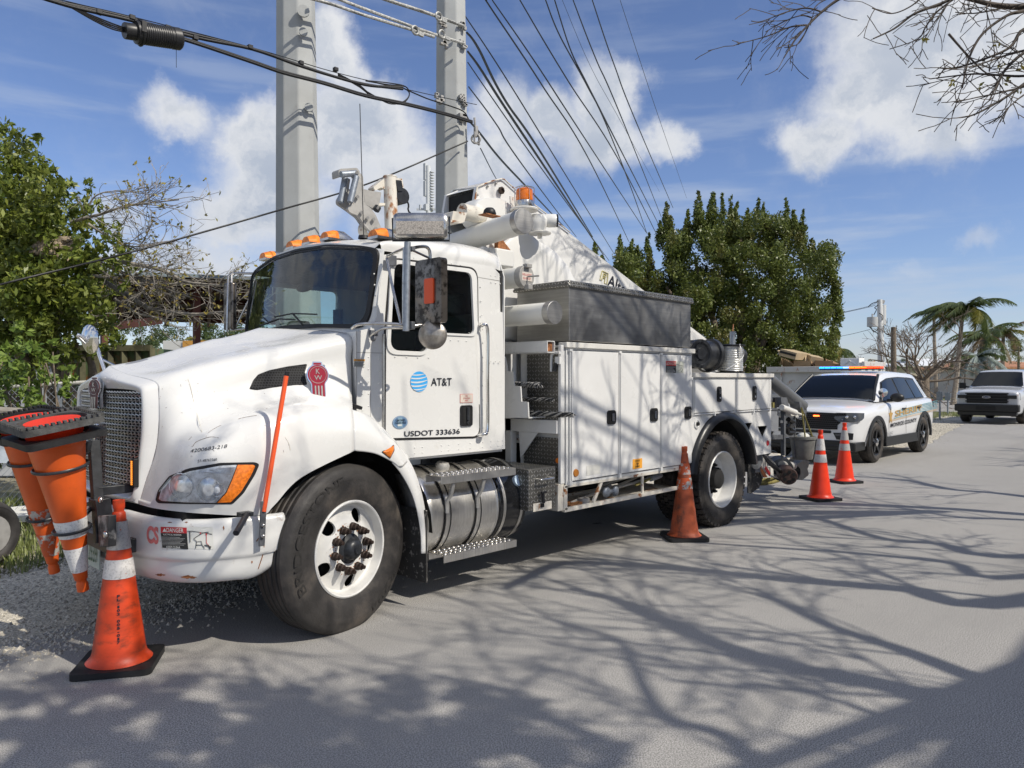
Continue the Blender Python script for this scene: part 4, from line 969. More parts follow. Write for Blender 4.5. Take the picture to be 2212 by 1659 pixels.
# ---------------------------------------------------------------- mirrors, near side
mir = bpy.data.objects.new('side_mirror', None); COL.objects.link(mir); mir.parent = truck; mir.empty_display_size = .1
mb = MB(); pt, pb = U('E', 793, 680, 'y', -.17), U('E', 782, 1335, 'y', -.17); mb.cyl(pt, pb, .021, seg=16); mb.build('galvanised_post', M['galv'], mir, smooth=50)
mb = MB()
E_ = lambda x, z, y=-.17: U('E', x, z, 'y', y)
mb.tube([E_(770, 720, -.12), E_(765, 1000, -.12), E_(765, 1290, -.12)], .011, 8)
mb.tube(catmull([E_(385, 1315, .10), E_(440, 1285, .02), E_(600, 1280, -.06), E_(720, 1285, -.12), E_(800, 1300, -.15), E_(900, 1290, -.17), E_(960, 1295, -.17)], 4), .011, 8)
mb.tube(catmull([E_(525, 1372, .22), E_(600, 1320, .1), E_(700, 1310, -.05), E_(830, 1310, -.13)], 4), .010, 8)
mb.tube([E_(640, 790, .22), E_(700, 755, .05), E_(770, 725, -.12)], .009, 8); mb.tube([E_(640, 800, .22), E_(690, 1050, .05), E_(745, 1280, -.1)], .010, 8)
mb.tube(catmull([E_(820, 725), E_(900, 712), E_(945, 725), E_(960, 790), E_(955, 1000), E_(948, 1290)], 5), .011, 10); mb.tube([E_(820, 735), E_(950, 795)], .008, 8)
mb.tube(catmull([E_(960, 1280), E_(1010, 1290), E_(1018, 1310), E_(980, 1330), E_(930, 1318)], 4), .008, 8)
mb.build('mirror_bracket', M['chrome_d'], mir, smooth=60)
mb = MB(); mb.b2(tuple(E_(635, 850, .245)), tuple(E_(715, 780, .235))); mb.b2(tuple(E_(505, 1370, .24)), tuple(E_(575, 1330, .23))); mb.ball(E_(540, 1390, .2), .02); mb.box(E_(825, 730), (.03, .04, .03)); mb.box(E_(820, 1295), (.03, .05, .05)); mb.build('mount', M['greym'], mir, bevel=.004)
xm = E_(968, 1040, -.22).x+.02
def xq(c, x, z, xx): return U(c, x, z, 'x', xx)
c0, c1 = xq('E', 872, 1275, xm), xq('E', 1065, 810, xm)
zlo, zhi = (c0.z+c1.z)/2-.225, (c0.z+c1.z)/2+.225
y0_, y1_ = c1.y, c0.y
zlo, zhi = xq('E', 968, 1278, xm).z, xq('E', 968, 806, xm).z
mb = MB(); plate(mb, rrect(y0_, zlo, y1_, zhi, .025), [], .05, lambda a, b, d: V3((xm+d, a, b)), 0); dirtc = mat('dirty_chrome', (.20, .175, .15), .3, metal=.9, var=.35, vscale=6, col2=(.045, .038, .033), c2lo=.46, c2hi=.6, c2scale=14)  # chrome toned to dark brown, with darker patches at random
hd = mb.build('mirror_head', dirtc, mir, smooth=30, bevel=.012)
mb = MB(); a0, a1 = xq('E', 920, 1136, xm-.03), xq('E', 986, 942, xm-.03); plate(mb, rrect(a1.y, a0.z, a0.y, a1.z, .012), [], .012, lambda a, b, d: V3((xm-.03+d, a, b)), 0); mb.build('reflector', M['orange_rod'], hd, bevel=.003)
mb = MB(); rc = xq('E', 978, 1365, xm-.01); rr_ = (xq('E', 978, 1268, xm).z-xq('E', 978, 1460, xm).z)/2
rr_ *= 1.1; mb.lathe([(0, -.035), (rr_*.5, -.028), (rr_*.9, -.008), (rr_, .0), (rr_, .012), (rr_*.9, .02), (0, .03)], rc, (.72, .66, 0), 36); mb.build('round_mirror', mat('grimy_mirror', (.36, .33, .29), .35, metal=.7, var=.3, vscale=20), mir, smooth=60)  # metal toned to brown-grey, uneven at random
# top look-down mirror, turned towards the road
lc = U('E', 890, 560, 'y', -.20); rd = V3((.70, -.72, 0)).normalized(); fd = V3((-rd.y, rd.x, 0)); fd = fd if fd.dot(lc-V3(CAM)) > 0 else -fd
HL, HH = .172, .082
fm_ = lambda a, b, c: lc+rd*a+fd*b+V3((0, 0, c))
prf = [(-.01, -HH+.004), (-.035, -HH+.02), (-.045, -.03), (-.040, .03), (-.03, HH-.006), (-.012, HH), (.03, HH-.01), (.05, 0), (.03, -HH)]
mb = MB(); secs = []
for a, k in ((-HL, .80), (-HL+.012, .95), (-HL+.03, 1), (0, 1), (HL-.03, 1), (HL-.012, .95), (HL, .80)): secs.append([fm_(a, b*k, c*k) for b, c in prf+[prf[0]]])
mb.grid(secs); mb.add(secs[0][:-1], [tuple(range(9))]); mb.add(secs[-1][:-1], [tuple(range(9))])
lk = mb.build('look_down_mirror', M['chrome_d'], mir, smooth=60)
mb = MB(); fc_ = [(-.047, -.03), (-.0425, .028), (-.035, -HH+.022)]
mb.grid([[fm_(a, -.0475, -.062), fm_(a, -.0482, -.03), fm_(a, -.0452, .022)] for a in (-HL+.02, 0, HL-.02)])
mb.build('speckled_glass', mat('speckled_mirror', (.46, .41, .35), .45, metal=.3, var=.35, vscale=120, col2=(.2, .17, .14), c2lo=.6, c2hi=.66, c2scale=40), lk, smooth=60)
mb = MB(); mb.tube([fm_(-HL-.008, 0, .05), fm_(-HL-.008, 0, -HH-.012), fm_(HL+.012, 0, -HH-.012), fm_(HL+.012, 0, .06)], .007, 6); mb.build('bracket', M['blackm'], lk)
# far side mirror
mb = MB(); F_ = lambda x, z, y=2.45: U('C', x, z, 'y', y)
mb.tube([F_(15, 880), F_(25, 470), F_(55, 450)], .011, 8); mb.tube([F_(45, 870), F_(50, 460), F_(70, 448), F_(275, 450, 2.16)], .011, 8); mb.tube([F_(62, 875), F_(75, 850), F_(270, 460, 2.16)], .010, 8); mb.tube([F_(50, 870), F_(180, 855, 2.2)], .01, 8)
fm = mb.build('side_mirror', M['chrome_d'], truck, smooth=60)
mb = MB(); fc = F_(40, 690); mb.box((fc.x+.02, fc.y+.05, fc.z), (.05, .17, .42)); mb.build('mirror_head', dirtc, fm, bevel=.015)
# chrome mirror on the far fender
mb = MB(); hc = U('A', 662, 290, 'y', 2.08); nd = V3((-.35, -.75, .1)).normalized()
mb.lathe([(0, -.03), (.06, -.025), (.10, -.008), (.108, 0), (.104, .01), (.09, .012), (0, .012)], hc, V3((.97, .24, .08)), 40)
st = catmull([hc+V3((-.03, 0, -.03)), U('A', 640, 280, 'y', 2.06)+V3((-.06, 0, .02)), U('A', 700, 330, 'y', 2.05), U('A', 740, 430, 'y', 2.0), U('A', 775, 530, 'y', 1.95)], 5); mb.tube(st, .014, 8); mb.tube([U('A', 755, 440, 'y', 2.0), U('A', 865, 495, 'y', 1.9)], .01, 8)
mb.build('fender_mirror', M['chrome'], truck, smooth=60)
# ---------------------------------------------------------------- fuel tanks, steps, boxes
TC = V3((0, .42, .60)); TR = .33
mb = MB(); mb.lathe([(0, .66), (TR*.8, .665), (TR*.97, .69), (TR, .715), (TR, .735), (TR-.006, .74), (TR-.006, 1.36), (TR, 1.365), (TR, 1.375), (0, 1.376)], (0, TC.y, TC.z), (1, 0, 0), 64)
tk = mb.build('fuel_tank', M['alu'], truck, smooth=40)
mb = MB()
for x in (.86, 1.16): mb.lathe([(TR+.002, -.022), (TR+.004, -.022), (TR+.004, .022), (TR+.002, .022)], (x, TC.y, TC.z), (1, 0, 0), 64, loop=True)
mb.build('tank_strap', M['alu'], tk, smooth=40)
mb = MB()
for x in (.835, .885, 1.135, 1.185): mb.lathe([(TR, -.005), (TR+.006, -.005), (TR+.006, .005), (TR, .005)], (x, TC.y, TC.z), (1, 0, 0), 64, loop=True)
mb.build('strap_liner', M['black'], tk, smooth=40)
mb = MB(); cp = (.93, .27, .93); mb.lathe([(.05, -.04), (.055, .0), (.055, .012), (.045, .03), (0, .035)], (1.02, .34, TC.z+TR-.01), (0, -.2, 1), 20); mb.build('filler_cap', M['cast'], tk, smooth=30)
mb = MB(); mb.lathe([(0, 1.38), (TR-.02, 1.38), (TR, 1.40), (TR, 1.68), (TR-.03, 1.71), (0, 1.715)], (0, TC.y, TC.z), (1, 0, 0), 64)
dk = mb.build('black_tank', mat('glossy_black_paint', (.01, .01, .011), .12, coat=.5), truck, smooth=40)
mb = MB()
for x in (1.44, 1.63): mb.lathe([(TR+.001, -.014), (TR+.004, -.014), (TR+.004, .014), (TR+.001, .014)], (x, TC.y, TC.z), (1, 0, 0), 64, loop=True)
mb.build('tank_strap', M['alu'], dk, smooth=40)
mb = MB(); bcp = U('D', 1970, 505, 'y', .13); mb.lathe([(.04, -.03), (.045, .0), (.045, .02), (.0, .024)], bcp, (0, -.9, .35), 20); mb.build('filler_cap', mat('pale_blue_cap', (.5, .62, .75), .4), dk, smooth=30)
def step(x0, x1, y0, y1, z, name='side_step'):
    mb = MB(); mb.b2((x0, y0, z-.055), (x1, y0+.006, z)); mb.b2((x0, y0, z-.004), (x1, y1, z)); mb.b2((x0, y1-.006, z-.055), (x1, y1, z))
    s_ = mb.build(name, M['alu'], truck, smooth=0, bevel=.002)
    mb = MB(); nx = int((x1-x0)/.047)
    for i in range(nx):
        for j in range(3):
            mb.torus((x0+.03+i*(x1-x0-.05)/nx+(.012 if j % 2 else 0), y0+.025+j*(y1-y0-.05)/2, z+.003), (0, 0, 1), .014, .005, 12, 5)
    mb.build('grip_tread', M['chrome_d'], s_, smooth=60)
    mb = MB()
    for i in range(nx): mb.cyl((x0+.03+i*(x1-x0-.05)/nx, (y0+y1)/2, z+.0005), (x0+.03+i*(x1-x0-.05)/nx, (y0+y1)/2, z+.001), .012, seg=10)
    return s_
step(.72, 1.47, -.0, .17, .90); step(.76, 1.50, .02, .19, .34)
mb = MB()
for x in (.86, 1.16): mb.tube([(x, .03, .84), (x-.01, .045, .76), (x-.012, .088, .70), (x-.015, .085, .62)], .016, 6)
for x in (.80, 1.42): mb.bar((x, .2, .31), (x, .45, .28), .03, .02)
mb.tube([(.8, .25, .28), (1.4, .25, .28)], .02, 8); mb.build('step_bracket', M['cast'], truck, smooth=50)
mb = MB(); mb.b2((1.615, .0, .545), (1.936, .5, .872)); tb = mb.build('step_toolbox', M['dplate'], truck, smooth=0, bevel=.006)
mb = MB(); mb.tube(catmull([(1.70, -.002, .79), (1.70, -.05, .79), (1.715, -.06, .79), (1.83, -.06, .79), (1.845, -.05, .79), (1.845, -.002, .79)], 3), .008, 8); mb.build('handle', M['chrome'], tb, smooth=60)
mb = MB(); hx_ = U('H', 408, 1100, 'y', -.02); mb.tube([(hx_.x, -.02, hx_.z+.05), (hx_.x, -.03, hx_.z-.03)], .012, 8); mb.tube([(hx_.x-.03, -.03, hx_.z+.055), (hx_.x+.03, -.03, hx_.z+.055)], .009, 8); mb.box((hx_.x, -.012, hx_.z-.05), (.03, .02, .03)); mb.build('latch', M['black'], tb, smooth=50)
mb = MB(); mb.b2((1.66, -.008, .535), (1.88, -.002, .60)); mb.build('rusted_patch', M['white_rust2'], tb, bevel=.01)

# ================================================================== utility body
bd = bpy.data.objects.new('utility_body', None); COL.objects.link(bd); bd.parent = truck; bd.empty_display_size = .3
BX0, BX1, BX2 = 2.06, 4.03, 5.82; ZT, ZL, ZB = 1.84, 1.60, .705; WX, WZ, WR = 4.69, .50, .655
def arcpts(r, z0=ZB, n=20):
    a0 = math.asin((z0-WZ)/r); return [(WX+r*math.cos(a), WZ+r*math.sin(a)) for a in [a0+(math.pi-2*a0)*k/n for k in range(n+1)]]
ap = arcpts(WR)
outl = [(BX0, ZB), (BX0, ZT), (BX1, ZT), (BX1, ZL), (BX2, ZL), (BX2, ZB)]+ap
tri = lambda a: [uv('G', *p) for p in a]
def toxz(l): return [(q.x, q.z) for q in [U('V', *p, 'y', 0.0) for p in l]]
t1, t2 = toxz(tri([(1868, 1186), (1950, 1182), (1912, 1272)])), toxz(tri([(1988, 1208), (2063, 1203), (2027, 1296)]))
for sg in (0, 1):
    S = (lambda m_: m_) if not sg else (lambda m_: setattr(m_, 'v', [(x, 2*YC-y, z) for x, y, z in m_.v]) or m_)
    mb = MB(); plate(mb, outl, [rpoly(t1, .012, 3), rpoly(t2, .012, 3)], .01, side(.0)); S(mb).build('side_panel', M['white_body'], bd, smooth=0)
    mb = MB(); mb.b2((BX0, .01, ZB), (BX0+.01, .52, ZT)); mb.b2((BX0, .01, ZT-.012), (BX1, .52, ZT-.002)); mb.b2((BX1-.01, .01, ZL), (BX1, .52, ZT)); mb.b2((BX0, .51, ZB), (BX2, .52, ZL)); mb.b2((BX0, .51, ZL), (BX1, .52, ZT)); mb.b2((BX1, .01, ZL-.012), (BX2, .52, ZL-.002)); mb.b2((BX2-.01, .01, ZB), (BX2, .52, ZL)); mb.b2((BX0, .01, ZB), (WX-.7, .52, ZB+.01))
    S(mb).build('compartment_box', M['white_body'], bd, smooth=0)
    mb = MB(); mb.b2((BX0-.02, -.03, ZT), (BX1+.03, .06, ZT+.045)); mb.b2((BX0-.02, .06, ZT+.001), (BX1+.02, .52, ZT+.02)); S(mb).build('top_rail', M['white_rust'], bd, smooth=0, bevel=.004)
    mb = MB(); mb.b2((BX1+.034, -.03, ZL), (BX2+.03, .05, ZL+.045)); mb.b2((BX1+.034, .05, ZL+.001), (BX2+.02, .52, ZL+.02)); S(mb).build('top_rail', M['white_rust'], bd, smooth=0, bevel=.004)
    # doors
    for (x0, x1, z0, z1, vert) in ((2.115, 2.765, .735, 1.815, 1), (2.80, 3.43, .735, 1.815, 1), (3.465, 4.005, .735, 1.815, 1), (4.065, 4.905, 1.235, 1.575, 0), (4.945, 5.79, 1.235, 1.575, 0)):
        mb = MB(); mb.b2((x0, -.022, z0), (x1, -.006, z1)); d_ = S(mb).build('compartment_door', M['white_body'], bd, smooth=0, bevel=.004)
        mb = MB()
        if vert: mb.tube([(x0-.018, -.018, z0-.03), (x0-.018, -.018, z1+.01)], .007, 8); mb.box((x0-.018, -.02, z0-.015), (.03, .025, .035)); mb.box((x0-.018, -.02, z1+.004), (.035, .025, .02))
        else: mb.tube([(x0, -.018, z0-.014), (x1, -.018, z0-.014)], .007, 8); mb.box((x0+.4, -.02, z0-.02), (.02, .02, .04)); mb.tube([(x0-.012, -.014, z0-.03), (x0-.012, -.014, z1)], .006, 8)
        S(mb).build('hinge', M['white_body'], d_, smooth=40)
        mb = MB(); plate(mb, [(x0-.008, z0-.008), (x1+.008, z0-.008), (x1+.008, z1+.008), (x0-.008, z1+.008)], [[(x0, z0), (x1, z0), (x1, z1), (x0, z1)]], .002, side(-.007)); S(mb).build('door_gap', M['greym'], d_, smooth=0)
        mb = MB()
        if vert:
            lx, lz, a, b = x1-.115, 1.245, .058, .062
            if x0 > 3.4: lx = x1-.085
        else: lx, lz, a, b = (x0+x1)/2+(.06 if x0 < 4.5 else -.02), 1.42, .04, .082
        plate(mb, rrect(lx-a, lz-b, lx+a, lz+b, .028), [], .014, side(-.03), 0); plate(mb, rrect(lx-a*.72, lz-b*.72, lx+a*.72, lz+b*.72, .02), [], .003, side(-.0375), 1)
        if vert: plate(mb, rrect(lx-.008, lz-.035, lx+.028, lz+.035, .008), [], .006, side(-.042), 2); mb.box((lx-.012, -.042, lz), (.012, .01, .055), None, 1)
        else: plate(mb, rrect(lx-.018, lz+.005, lx+.018, lz+.055, .008), [], .006, side(-.042), 2); mb.lathe([(.012, 0), (.01, .006), (0, .007)], (lx, -.04, lz-.04), (0, -1, 0), 12, 2)
        S(mb).build('paddle_latch', [M['black'], M['dark'], M['chrome']], d_, smooth=30, bevel=.004)
    # black fender ring
    mb = MB(); rg = []
    for k in range(33):
        a = R_(10+160*k/32); c_, s_ = math.cos(a), math.sin(a)
        rg.append([V3((WX+r*c_, y, WZ+r*s_)) for r, y in ((.735, -.006), (.730, -.03), (.70, -.055), (.655, -.06), (.645, -.045), (.648, .06))])
    mb.grid(rg); S(mb).build('fender_ring', mat('black_plastic_fender', (.02, .021, .023), .35), bd, smooth=50)
    mb = MB()
    aa = [V3((WX+.66*math.cos(R_(a)), 0, WZ+.66*math.sin(R_(a)))) for a in range(10, 171, 10)]; mb.grid([[p+V3((0, .012, 0)) for p in aa], [p+V3((0, .7, 0)) for p in aa]]); mb.add([p+V3((0, .7, 0)) for p in aa], [tuple(range(len(aa)))]); S(mb).build('wheel_well', M['dark'], bd, smooth=30)
    for tt in (t1, t2):
        cx_ = sum(p[0] for p in tt)/3; cz_ = sum(p[1] for p in tt)/3
        mb = MB(); R1 = [V3((a, .006, b)) for a, b in tt]; R2_ = [V3((cx_+(a-cx_)*.9, .09, cz_+(b-cz_)*.9)) for a, b in tt]; mb.grid([R1+[R1[0]], R2_+[R2_[0]]]); mb.add(R2_, [(0, 1, 2)]); S(mb).build('chock_pocket', M['dark'], bd, smooth=0)
    mb = MB(); mb.lathe([(.0, .006), (.03, .006), (.032, .0)], (5.73, -.006, .83), (0, -1, 0), 20); S(mb).build('red_reflector', M['red'], bd)
    mb = MB(); mb.lathe([(.0, .012), (.03, .012), (.034, .0)], (2.165, -.02, .80), (0, -1, 0), 20); S(mb).build('amber_reflector', mat('brown_amber', (.45, .17, .03), .35), bd)
    mb = MB(); gfx = U('G', 1545, 1190, 'y', -.01); mb.lathe([(.05, 0), (.05, .012), (.036, .016), (.034, .008), (0, .008)], (gfx.x, -.004, gfx.z), (0, -1, 0), 24); mb.lathe([(.02, .01), (.018, .03), (0, .031)], (gfx.x, -.004, gfx.z), (0, -1, 0), 16, 1); S(mb).build('fuel_filler', [M['white_body'], M['black']], bd)
    # under-body tray
    mb = MB()
    mb.bar((2.047, .01, .50), (3.93, .01, .505), .03, .035); mb.bar((2.047, .01, .695), (3.93, .01, .690), .03, .025); mb.bar((2.06, .01, .50), (2.06, .01, .70), .03, .04)
    mb.bar((2.06, .5, .50), (3.93, .5, .505), .03, .03); mb.bar((3.18, .01, .505), (3.18, .01, .70), .02, .02); mb.bar((2.44, .01, .52), (2.56, .01, .69), .02, .03)
    mb.b2((1.97, .005, .50), (2.045, .45, .72)); mb.b2((2.05, .02, .487), (3.93, .5, .492)); S(mb).build('tool_tray', M['white_rust2'], bd, smooth=0, bevel=.002)
mb = MB(); mb.b2((BX0+.02, .52, 1.02), (BX2, 1.88, 1.06)); mb.build('deck', M['white_rust'], bd, smooth=0)
# front bulkhead of the body
mb = MB(); X_ = 2.052
def xpl(c, a, b, X=X_): q0, q1 = U(c, *a, 'x', X), U(c, *b, 'x', X); return q0, q1
for a, b in ((('G', 272, 1260), (565, 1625)), (('G', 295, 662), (565, 1190))):
    q0, q1 = U(a[0], a[1], a[2], 'x', X_), U('G', b[0], b[1], 'x', X_); zt_ = max(q0.z, q1.z)-.0
    mb.b2((X_-.008, .035, min(q0.z, q1.z) if min(q0.z, q1.z) > .7 else .74), (X_, q0.y, zt_-.02))
mb.build('diamond_plate_panel', M['dplate'], bd, smooth=0, bevel=.002)
mb = MB(); mb.b2((1.98, .03, 1.13), (2.05, 2.3, 1.24)); mb.b2((1.98, .55, .75), (2.05, .62, 1.9)); mb.b2((2.0, .0, .72), (2.05, .03, 1.86)); q = U('G', 232, 1280, 'x', 1.99); mb.prism([(1.985, q.y, 1.13), (1.985, q.y-.22, 1.13), (1.985, q.y-.02, .9)], (.012, 0, 0)); mb.build('bulkhead_frame', M['white_body'], bd, smooth=0, bevel=.004)
tq = U('G', 470, 622, 'x', 1.93); mb = MB()
for dz, dx in ((-.045, 0), (.045, 0)): mb.b2((1.885, tq.y, tq.z+dz-.004), (1.975, 2.2, tq.z+dz+.004))
for dx in (-.045, .045): mb.b2((1.93+dx-.004, tq.y, tq.z-.041), (1.93+dx+.004, 2.2, tq.z+.041))
mb.build('cross_tube', M['white_body'], bd, smooth=0, bevel=.003)
mb = MB(); mb.b2((1.895, tq.y+.02, tq.z-.035), (1.965, tq.y+.05, tq.z+.035)); mb.build('rusty_end', M['rust'], bd, smooth=0)
XS = 1.82; stp = [(128, 695), (140, 760), (145, 800), (190, 806), (197, 908), (243, 915), (250, 1025), (297, 1030), (303, 1142), (60, 1150), (60, 690)]
sp_ = [U('G', *p, 'x', XS) for p in stp]
mb = MB(); mb.prism([p for p in sp_], (.012, 0, 0)); mb.b2((XS+.012, sp_[8].y+.01, sp_[8].z-.01), (2.04, 1.9, sp_[8].z)); mb.build('stepped_rack', M['white_body'], bd, smooth=0)
mb = MB(); mb.b2((1.84, .3, 1.3), (2.04, 1.9, 1.31)); mb.b2((1.9, .62, 1.31), (2.04, 1.0, 1.8)); mb.build('rack_shelf', M['dark'], bd, smooth=0)
for nm, pts in (('hook_lever', 0),):
    mb = MB(); k_ = lambda x, z: U('G', x, z, 'x', 1.99)
    mb.tube(catmull([k_(535, 665), k_(490, 668), k_(472, 690), k_(470, 805)], 4), .012, 8); mb.box(k_(520, 722), (.02, .05, .06)); mb.tube([k_(510, 740), k_(492, 800)], .02, 8, 1); mb.build('release_lever', [M['white_body'], M['blackm']], bd, smooth=50)
mb = MB(); q = U('G', 525, 1460, 'x', 2.04); mb.lathe([(.025, 0), (.022, .015), (0, .018)], q, (-1, 0, 0), 16); mb.build('amber_lamp', M['amber'], bd)
# labels on the body doors
mb = MB(); L = [U('G', *p, 'y', -.022) for p in ((1315, 722), (1445, 727), (1443, 818), (1316, 816))]
x0, x1, z1, z0 = L[0].x, L[1].x, L[0].z-.005, L[2].z+.005; xm_ = x0+(x1-x0)*.56; yy = -.023
mb.b2((x0, yy-.001, z0), (x1, yy, z1), 0); mb.b2((x0, yy-.002, z0), (xm_, yy-.001, z1-.045), 1); mb.b2((x0, yy-.002, z1-.045), (xm_, yy-.001, z1), 2)
text(mb, 'DANGER', (x0+.03, yy, z1-.037), (xm_-.005, yy, z1-.037), .028, m=0, lift=.003); mb.add([V3((x0+.006+a, yy-.003, z1-.038+b)) for a, b in ((0, 0), (.02, 0), (.01, .028))], [(0, 1, 2)], 0)
text(mb, 'KEEP CLEAR', (x0+.02, yy, z0+.008), (xm_-.02, yy, z0+.008), .013, m=3, lift=.003)
for k in range(9): mb.b2((x0+.008, yy-.0028, z1-.06-.0105*k), (xm_-.012-.013*((k*3) % 4), yy-.002, z1-.0565-.0105*k), 3)
mb.tube([(xm_+.02, yy-.002, z0+.08), (xm_+.02, yy-.002, z1-.02)], .0012, 4, 1); mb.tube([(xm_+.005, yy-.002, z1-.03), (x1-.01, yy-.002, z1-.045)], .0012, 4, 1); mb.tube([(xm_+.04, yy-.002, z0+.02), (xm_+.06, yy-.002, z1-.09), (x1-.03, yy-.002, z1-.06)], .0012, 4, 1); mb.tube([(x1-.04, yy-.002, z0+.01), (x1-.015, yy-.002, z0+.04)], .002, 4, 1)
mb.build('danger_label', [mat('label_pale', (.55, .56, .48), .5), M['labelk'], M['labelr'], M['lines']], bd, smooth=0)
mb = MB(); L = [U('G', *p, 'y', -.022) for p in ((1070, 1452), (1140, 1447), (1140, 1518), (1070, 1525))]; x0, x1, z1, z0 = L[0].x, L[1].x, L[0].z, L[3].z
mb.b2((x0, yy-.001, z0), (x1, yy, z1), 0)
for i, (s, w_) in enumerate((('HYDRAULIC', .04), ('TANK', .02), ('SHUT-OFF', .034))): text(mb, s, ((x0+x1)/2-w_, yy, z1-.025-.026*i), ((x0+x1)/2+w_, yy, z1-.025-.026*i), .014, m=1, lift=.002, bold=.01)
mb.b2(((x0+x1)/2-.003, yy-.002, z0+.02), ((x0+x1)/2+.003, yy-.001, z0+.045), 1); mb.add([V3(((x0+x1)/2+a, yy-.002, z0+b)) for a, b in ((-.01, .024), (0, .008), (.01, .024))], [(0, 1, 2)], 1)
mb.build('yellow_label', [M['labelo'], M['ink']], bd, smooth=0)
mb = MB(); L = [U('G', *p, 'y', -.022) for p in ((730, 1500), (828, 1486), (828, 1562), (730, 1570))]; mb.b2((L[0].x, yy-.001, L[3].z), (L[1].x, yy, L[0].z), 0); mb.build('faded_label', mat('faded_label', (.66, .65, .60), .5), bd, smooth=0)
# stainless chest on top
mb = MB(); mb.b2((2.13, .02, 1.90), (4.05, .62, 2.36)); chest = mb.build('steel_chest', M['steel'], truck, smooth=0, bevel=.004)
mb = MB(); mb.b2((2.10, -.005, 2.345), (4.08, .65, 2.375)); mb.b2((2.105, 0.0, 2.362), (4.075, .64, 2.402)) ; mb.build('chest_lid', M['dplate'], chest, smooth=0, bevel=.012)
mb = MB(); 
for x in (2.2, 2.7, 3.2, 3.9): mb.b2((x, .05, 1.862), (x+.06, .6, 1.899))
mb.build('chest_feet', M['greym'], chest, smooth=0)
# plastic storage tubes across the truck behind the cab
pvc = mat('white_pvc_pipe', (.72, .71, .66), .35, var=.05, col2=(.3, .28, .25), c2lo=.68, c2hi=.72, c2scale=25)
for (x, cxz, r, y1, cap) in ((1.76, ('E', 1645, 525), .098, 1.9, 1), (1.76, ('E', 1665, 935), .085, 1.0, 2), (1.86, ('E', 1872, 1200), .088, 1.3, 1)):
    c = U(*cxz, 'x', x) if cap != 2 else U('E', 1665, 935, 'x', 1.78); c2 = V3((x, y1, c.z+.0))
    if r == .098: c2 = V3((1.93, y1, c.z-.10)); c = V3((c.x, c.y, c.z))
    mb = MB(); mb.cyl(c, c2, r, seg=32); tb_ = mb.build('storage_tube', pvc, truck, smooth=50)
    d = (c-c2).normalized(); mb = MB(); mb.cyl(c-d*.05, c+d*.012, r+.006, seg=32)
    if cap == 2: mb.box(c+V3((0, -.03, -r)), (.05, .05, .04)); mb.tube([c+V3((.0, -.02, 0)), c+V3((.03, -.12, 0))], .008, 6); mb.box(c+V3((-.0, -.02, r)), (.06, .05, .03))
    mb.build('tube_cap', M['cast'] if cap == 2 else M['steel'], tb_, smooth=40, bevel=.003)
    if cap == 2:
        mb = MB(); mb.box(c+d*.014, (.12, .002, .07)); text(mb, 'INSULATING', c+V3((-.055, -.016, .006)), c+V3((.055, -.016, .006)), .018, m=1, lift=.001); text(mb, 'BLANKET', c+V3((-.045, -.016, -.024)), c+V3((.045, -.016, -.024)), .018, m=1, lift=.001); mb.build('tube_label', [mat('tag_beige', (.62, .56, .50), .5), M['fade']], tb_, smooth=0)
mb = MB()
for x in (1.72, 1.8): mb.bar((x, .62, 1.0), (x, .62, 2.7), .05, .05)
mb.tube(catmull([(1.82, .62, 2.70), (1.80, .55, 2.5), (1.78, .5, 2.2), (1.78, .5, 1.0)], 6), .015, 8)
mb.build('tube_support', M['white_body'], truck, smooth=50)
# ================================================================== digger boom
boom = bpy.data.objects.new('boom', None); COL.objects.link(boom); boom.parent = truck; boom.empty_display_size = .3
def yplate(mb, c, pts, y, th, m=0, r=0):
    P = [U(c, *p, 'y', y) for p in pts]; q = [(p.x, p.z) for p in P]
    if r: q = rpoly(q, r, 5)
    plate(mb, q, [], th, lambda a, b, d: V3((a, y+th/2-d, b)), m)
YB = .92
wr = M['white_rust']
tp = [U('N', *p, 'y', YB) for p in ((985, 996), (1062, 1066), (1400, 1327), (1780, 1620))]
dirb = (tp[3]-tp[1]).normalized(); ltop = lambda x: tp[1].z+(x-tp[1].x)*dirb.z/dirb.x
xe = 6.35
mb = MB(); P = [(tp[0].x, tp[0].z), (tp[1].x, tp[1].z)]+[(x, ltop(x)) for x in (3.2, 4.5, xe)]+[(xe-.1, ltop(xe)-.36), (4.5, ltop(4.5)-.45), (3.2, ltop(3.2)-.62), (2.55, ltop(2.55)-.95)]
kn = [U('E', *p, 'y', YB) for p in ((1285, 505), (1280, 400), (1300, 275), (1395, 235), (1480, 216))]
P = P+[(2.2, 2.85)]+[(p.x, p.z) for p in kn[:4]]
plate(mb, P, [], .03, lambda a, b, d: V3((a, YB+.015-d, b))); plate(mb, P, [], .03, lambda a, b, d: V3((a, YB+.42-d, b)))
# top skin
tops = [kn[2], kn[3], kn[4], tp[0], tp[1]]+[V3((x, YB, ltop(x))) for x in (3.2, 4.5, xe)]
mb.grid([[p+V3((0, 0, -.006)) for p in tops], [p+V3((0, .42, -.006)) for p in tops]])
bots = [V3((x, YB, z)) for x, z in ((xe-.1, ltop(xe)-.35), (4.5, ltop(4.5)-.44), (3.2, ltop(3.2)-.61), (2.55, ltop(2.55)-.94))]; mb.grid([bots, [p+V3((0, .42, 0)) for p in bots]])
arm = mb.build('boom_arm', M['white_body'], boom, smooth=0, bevel=.004)
mb = MB()
for a, b in zip(tops[:-1], tops[1:]):
    if a.x < 2.6: mb.tube([a+V3((0, -.018, .002)), b+V3((0, -.018, .002))], .007, 6)
for a, b in zip(kn[:2], kn[1:3]): mb.tube([a+V3((-.004, -.016, 0)), b+V3((-.004, -.016, 0))], .009, 6)
mb.build('rusted_edge', M['white_rust2'], arm, smooth=40)
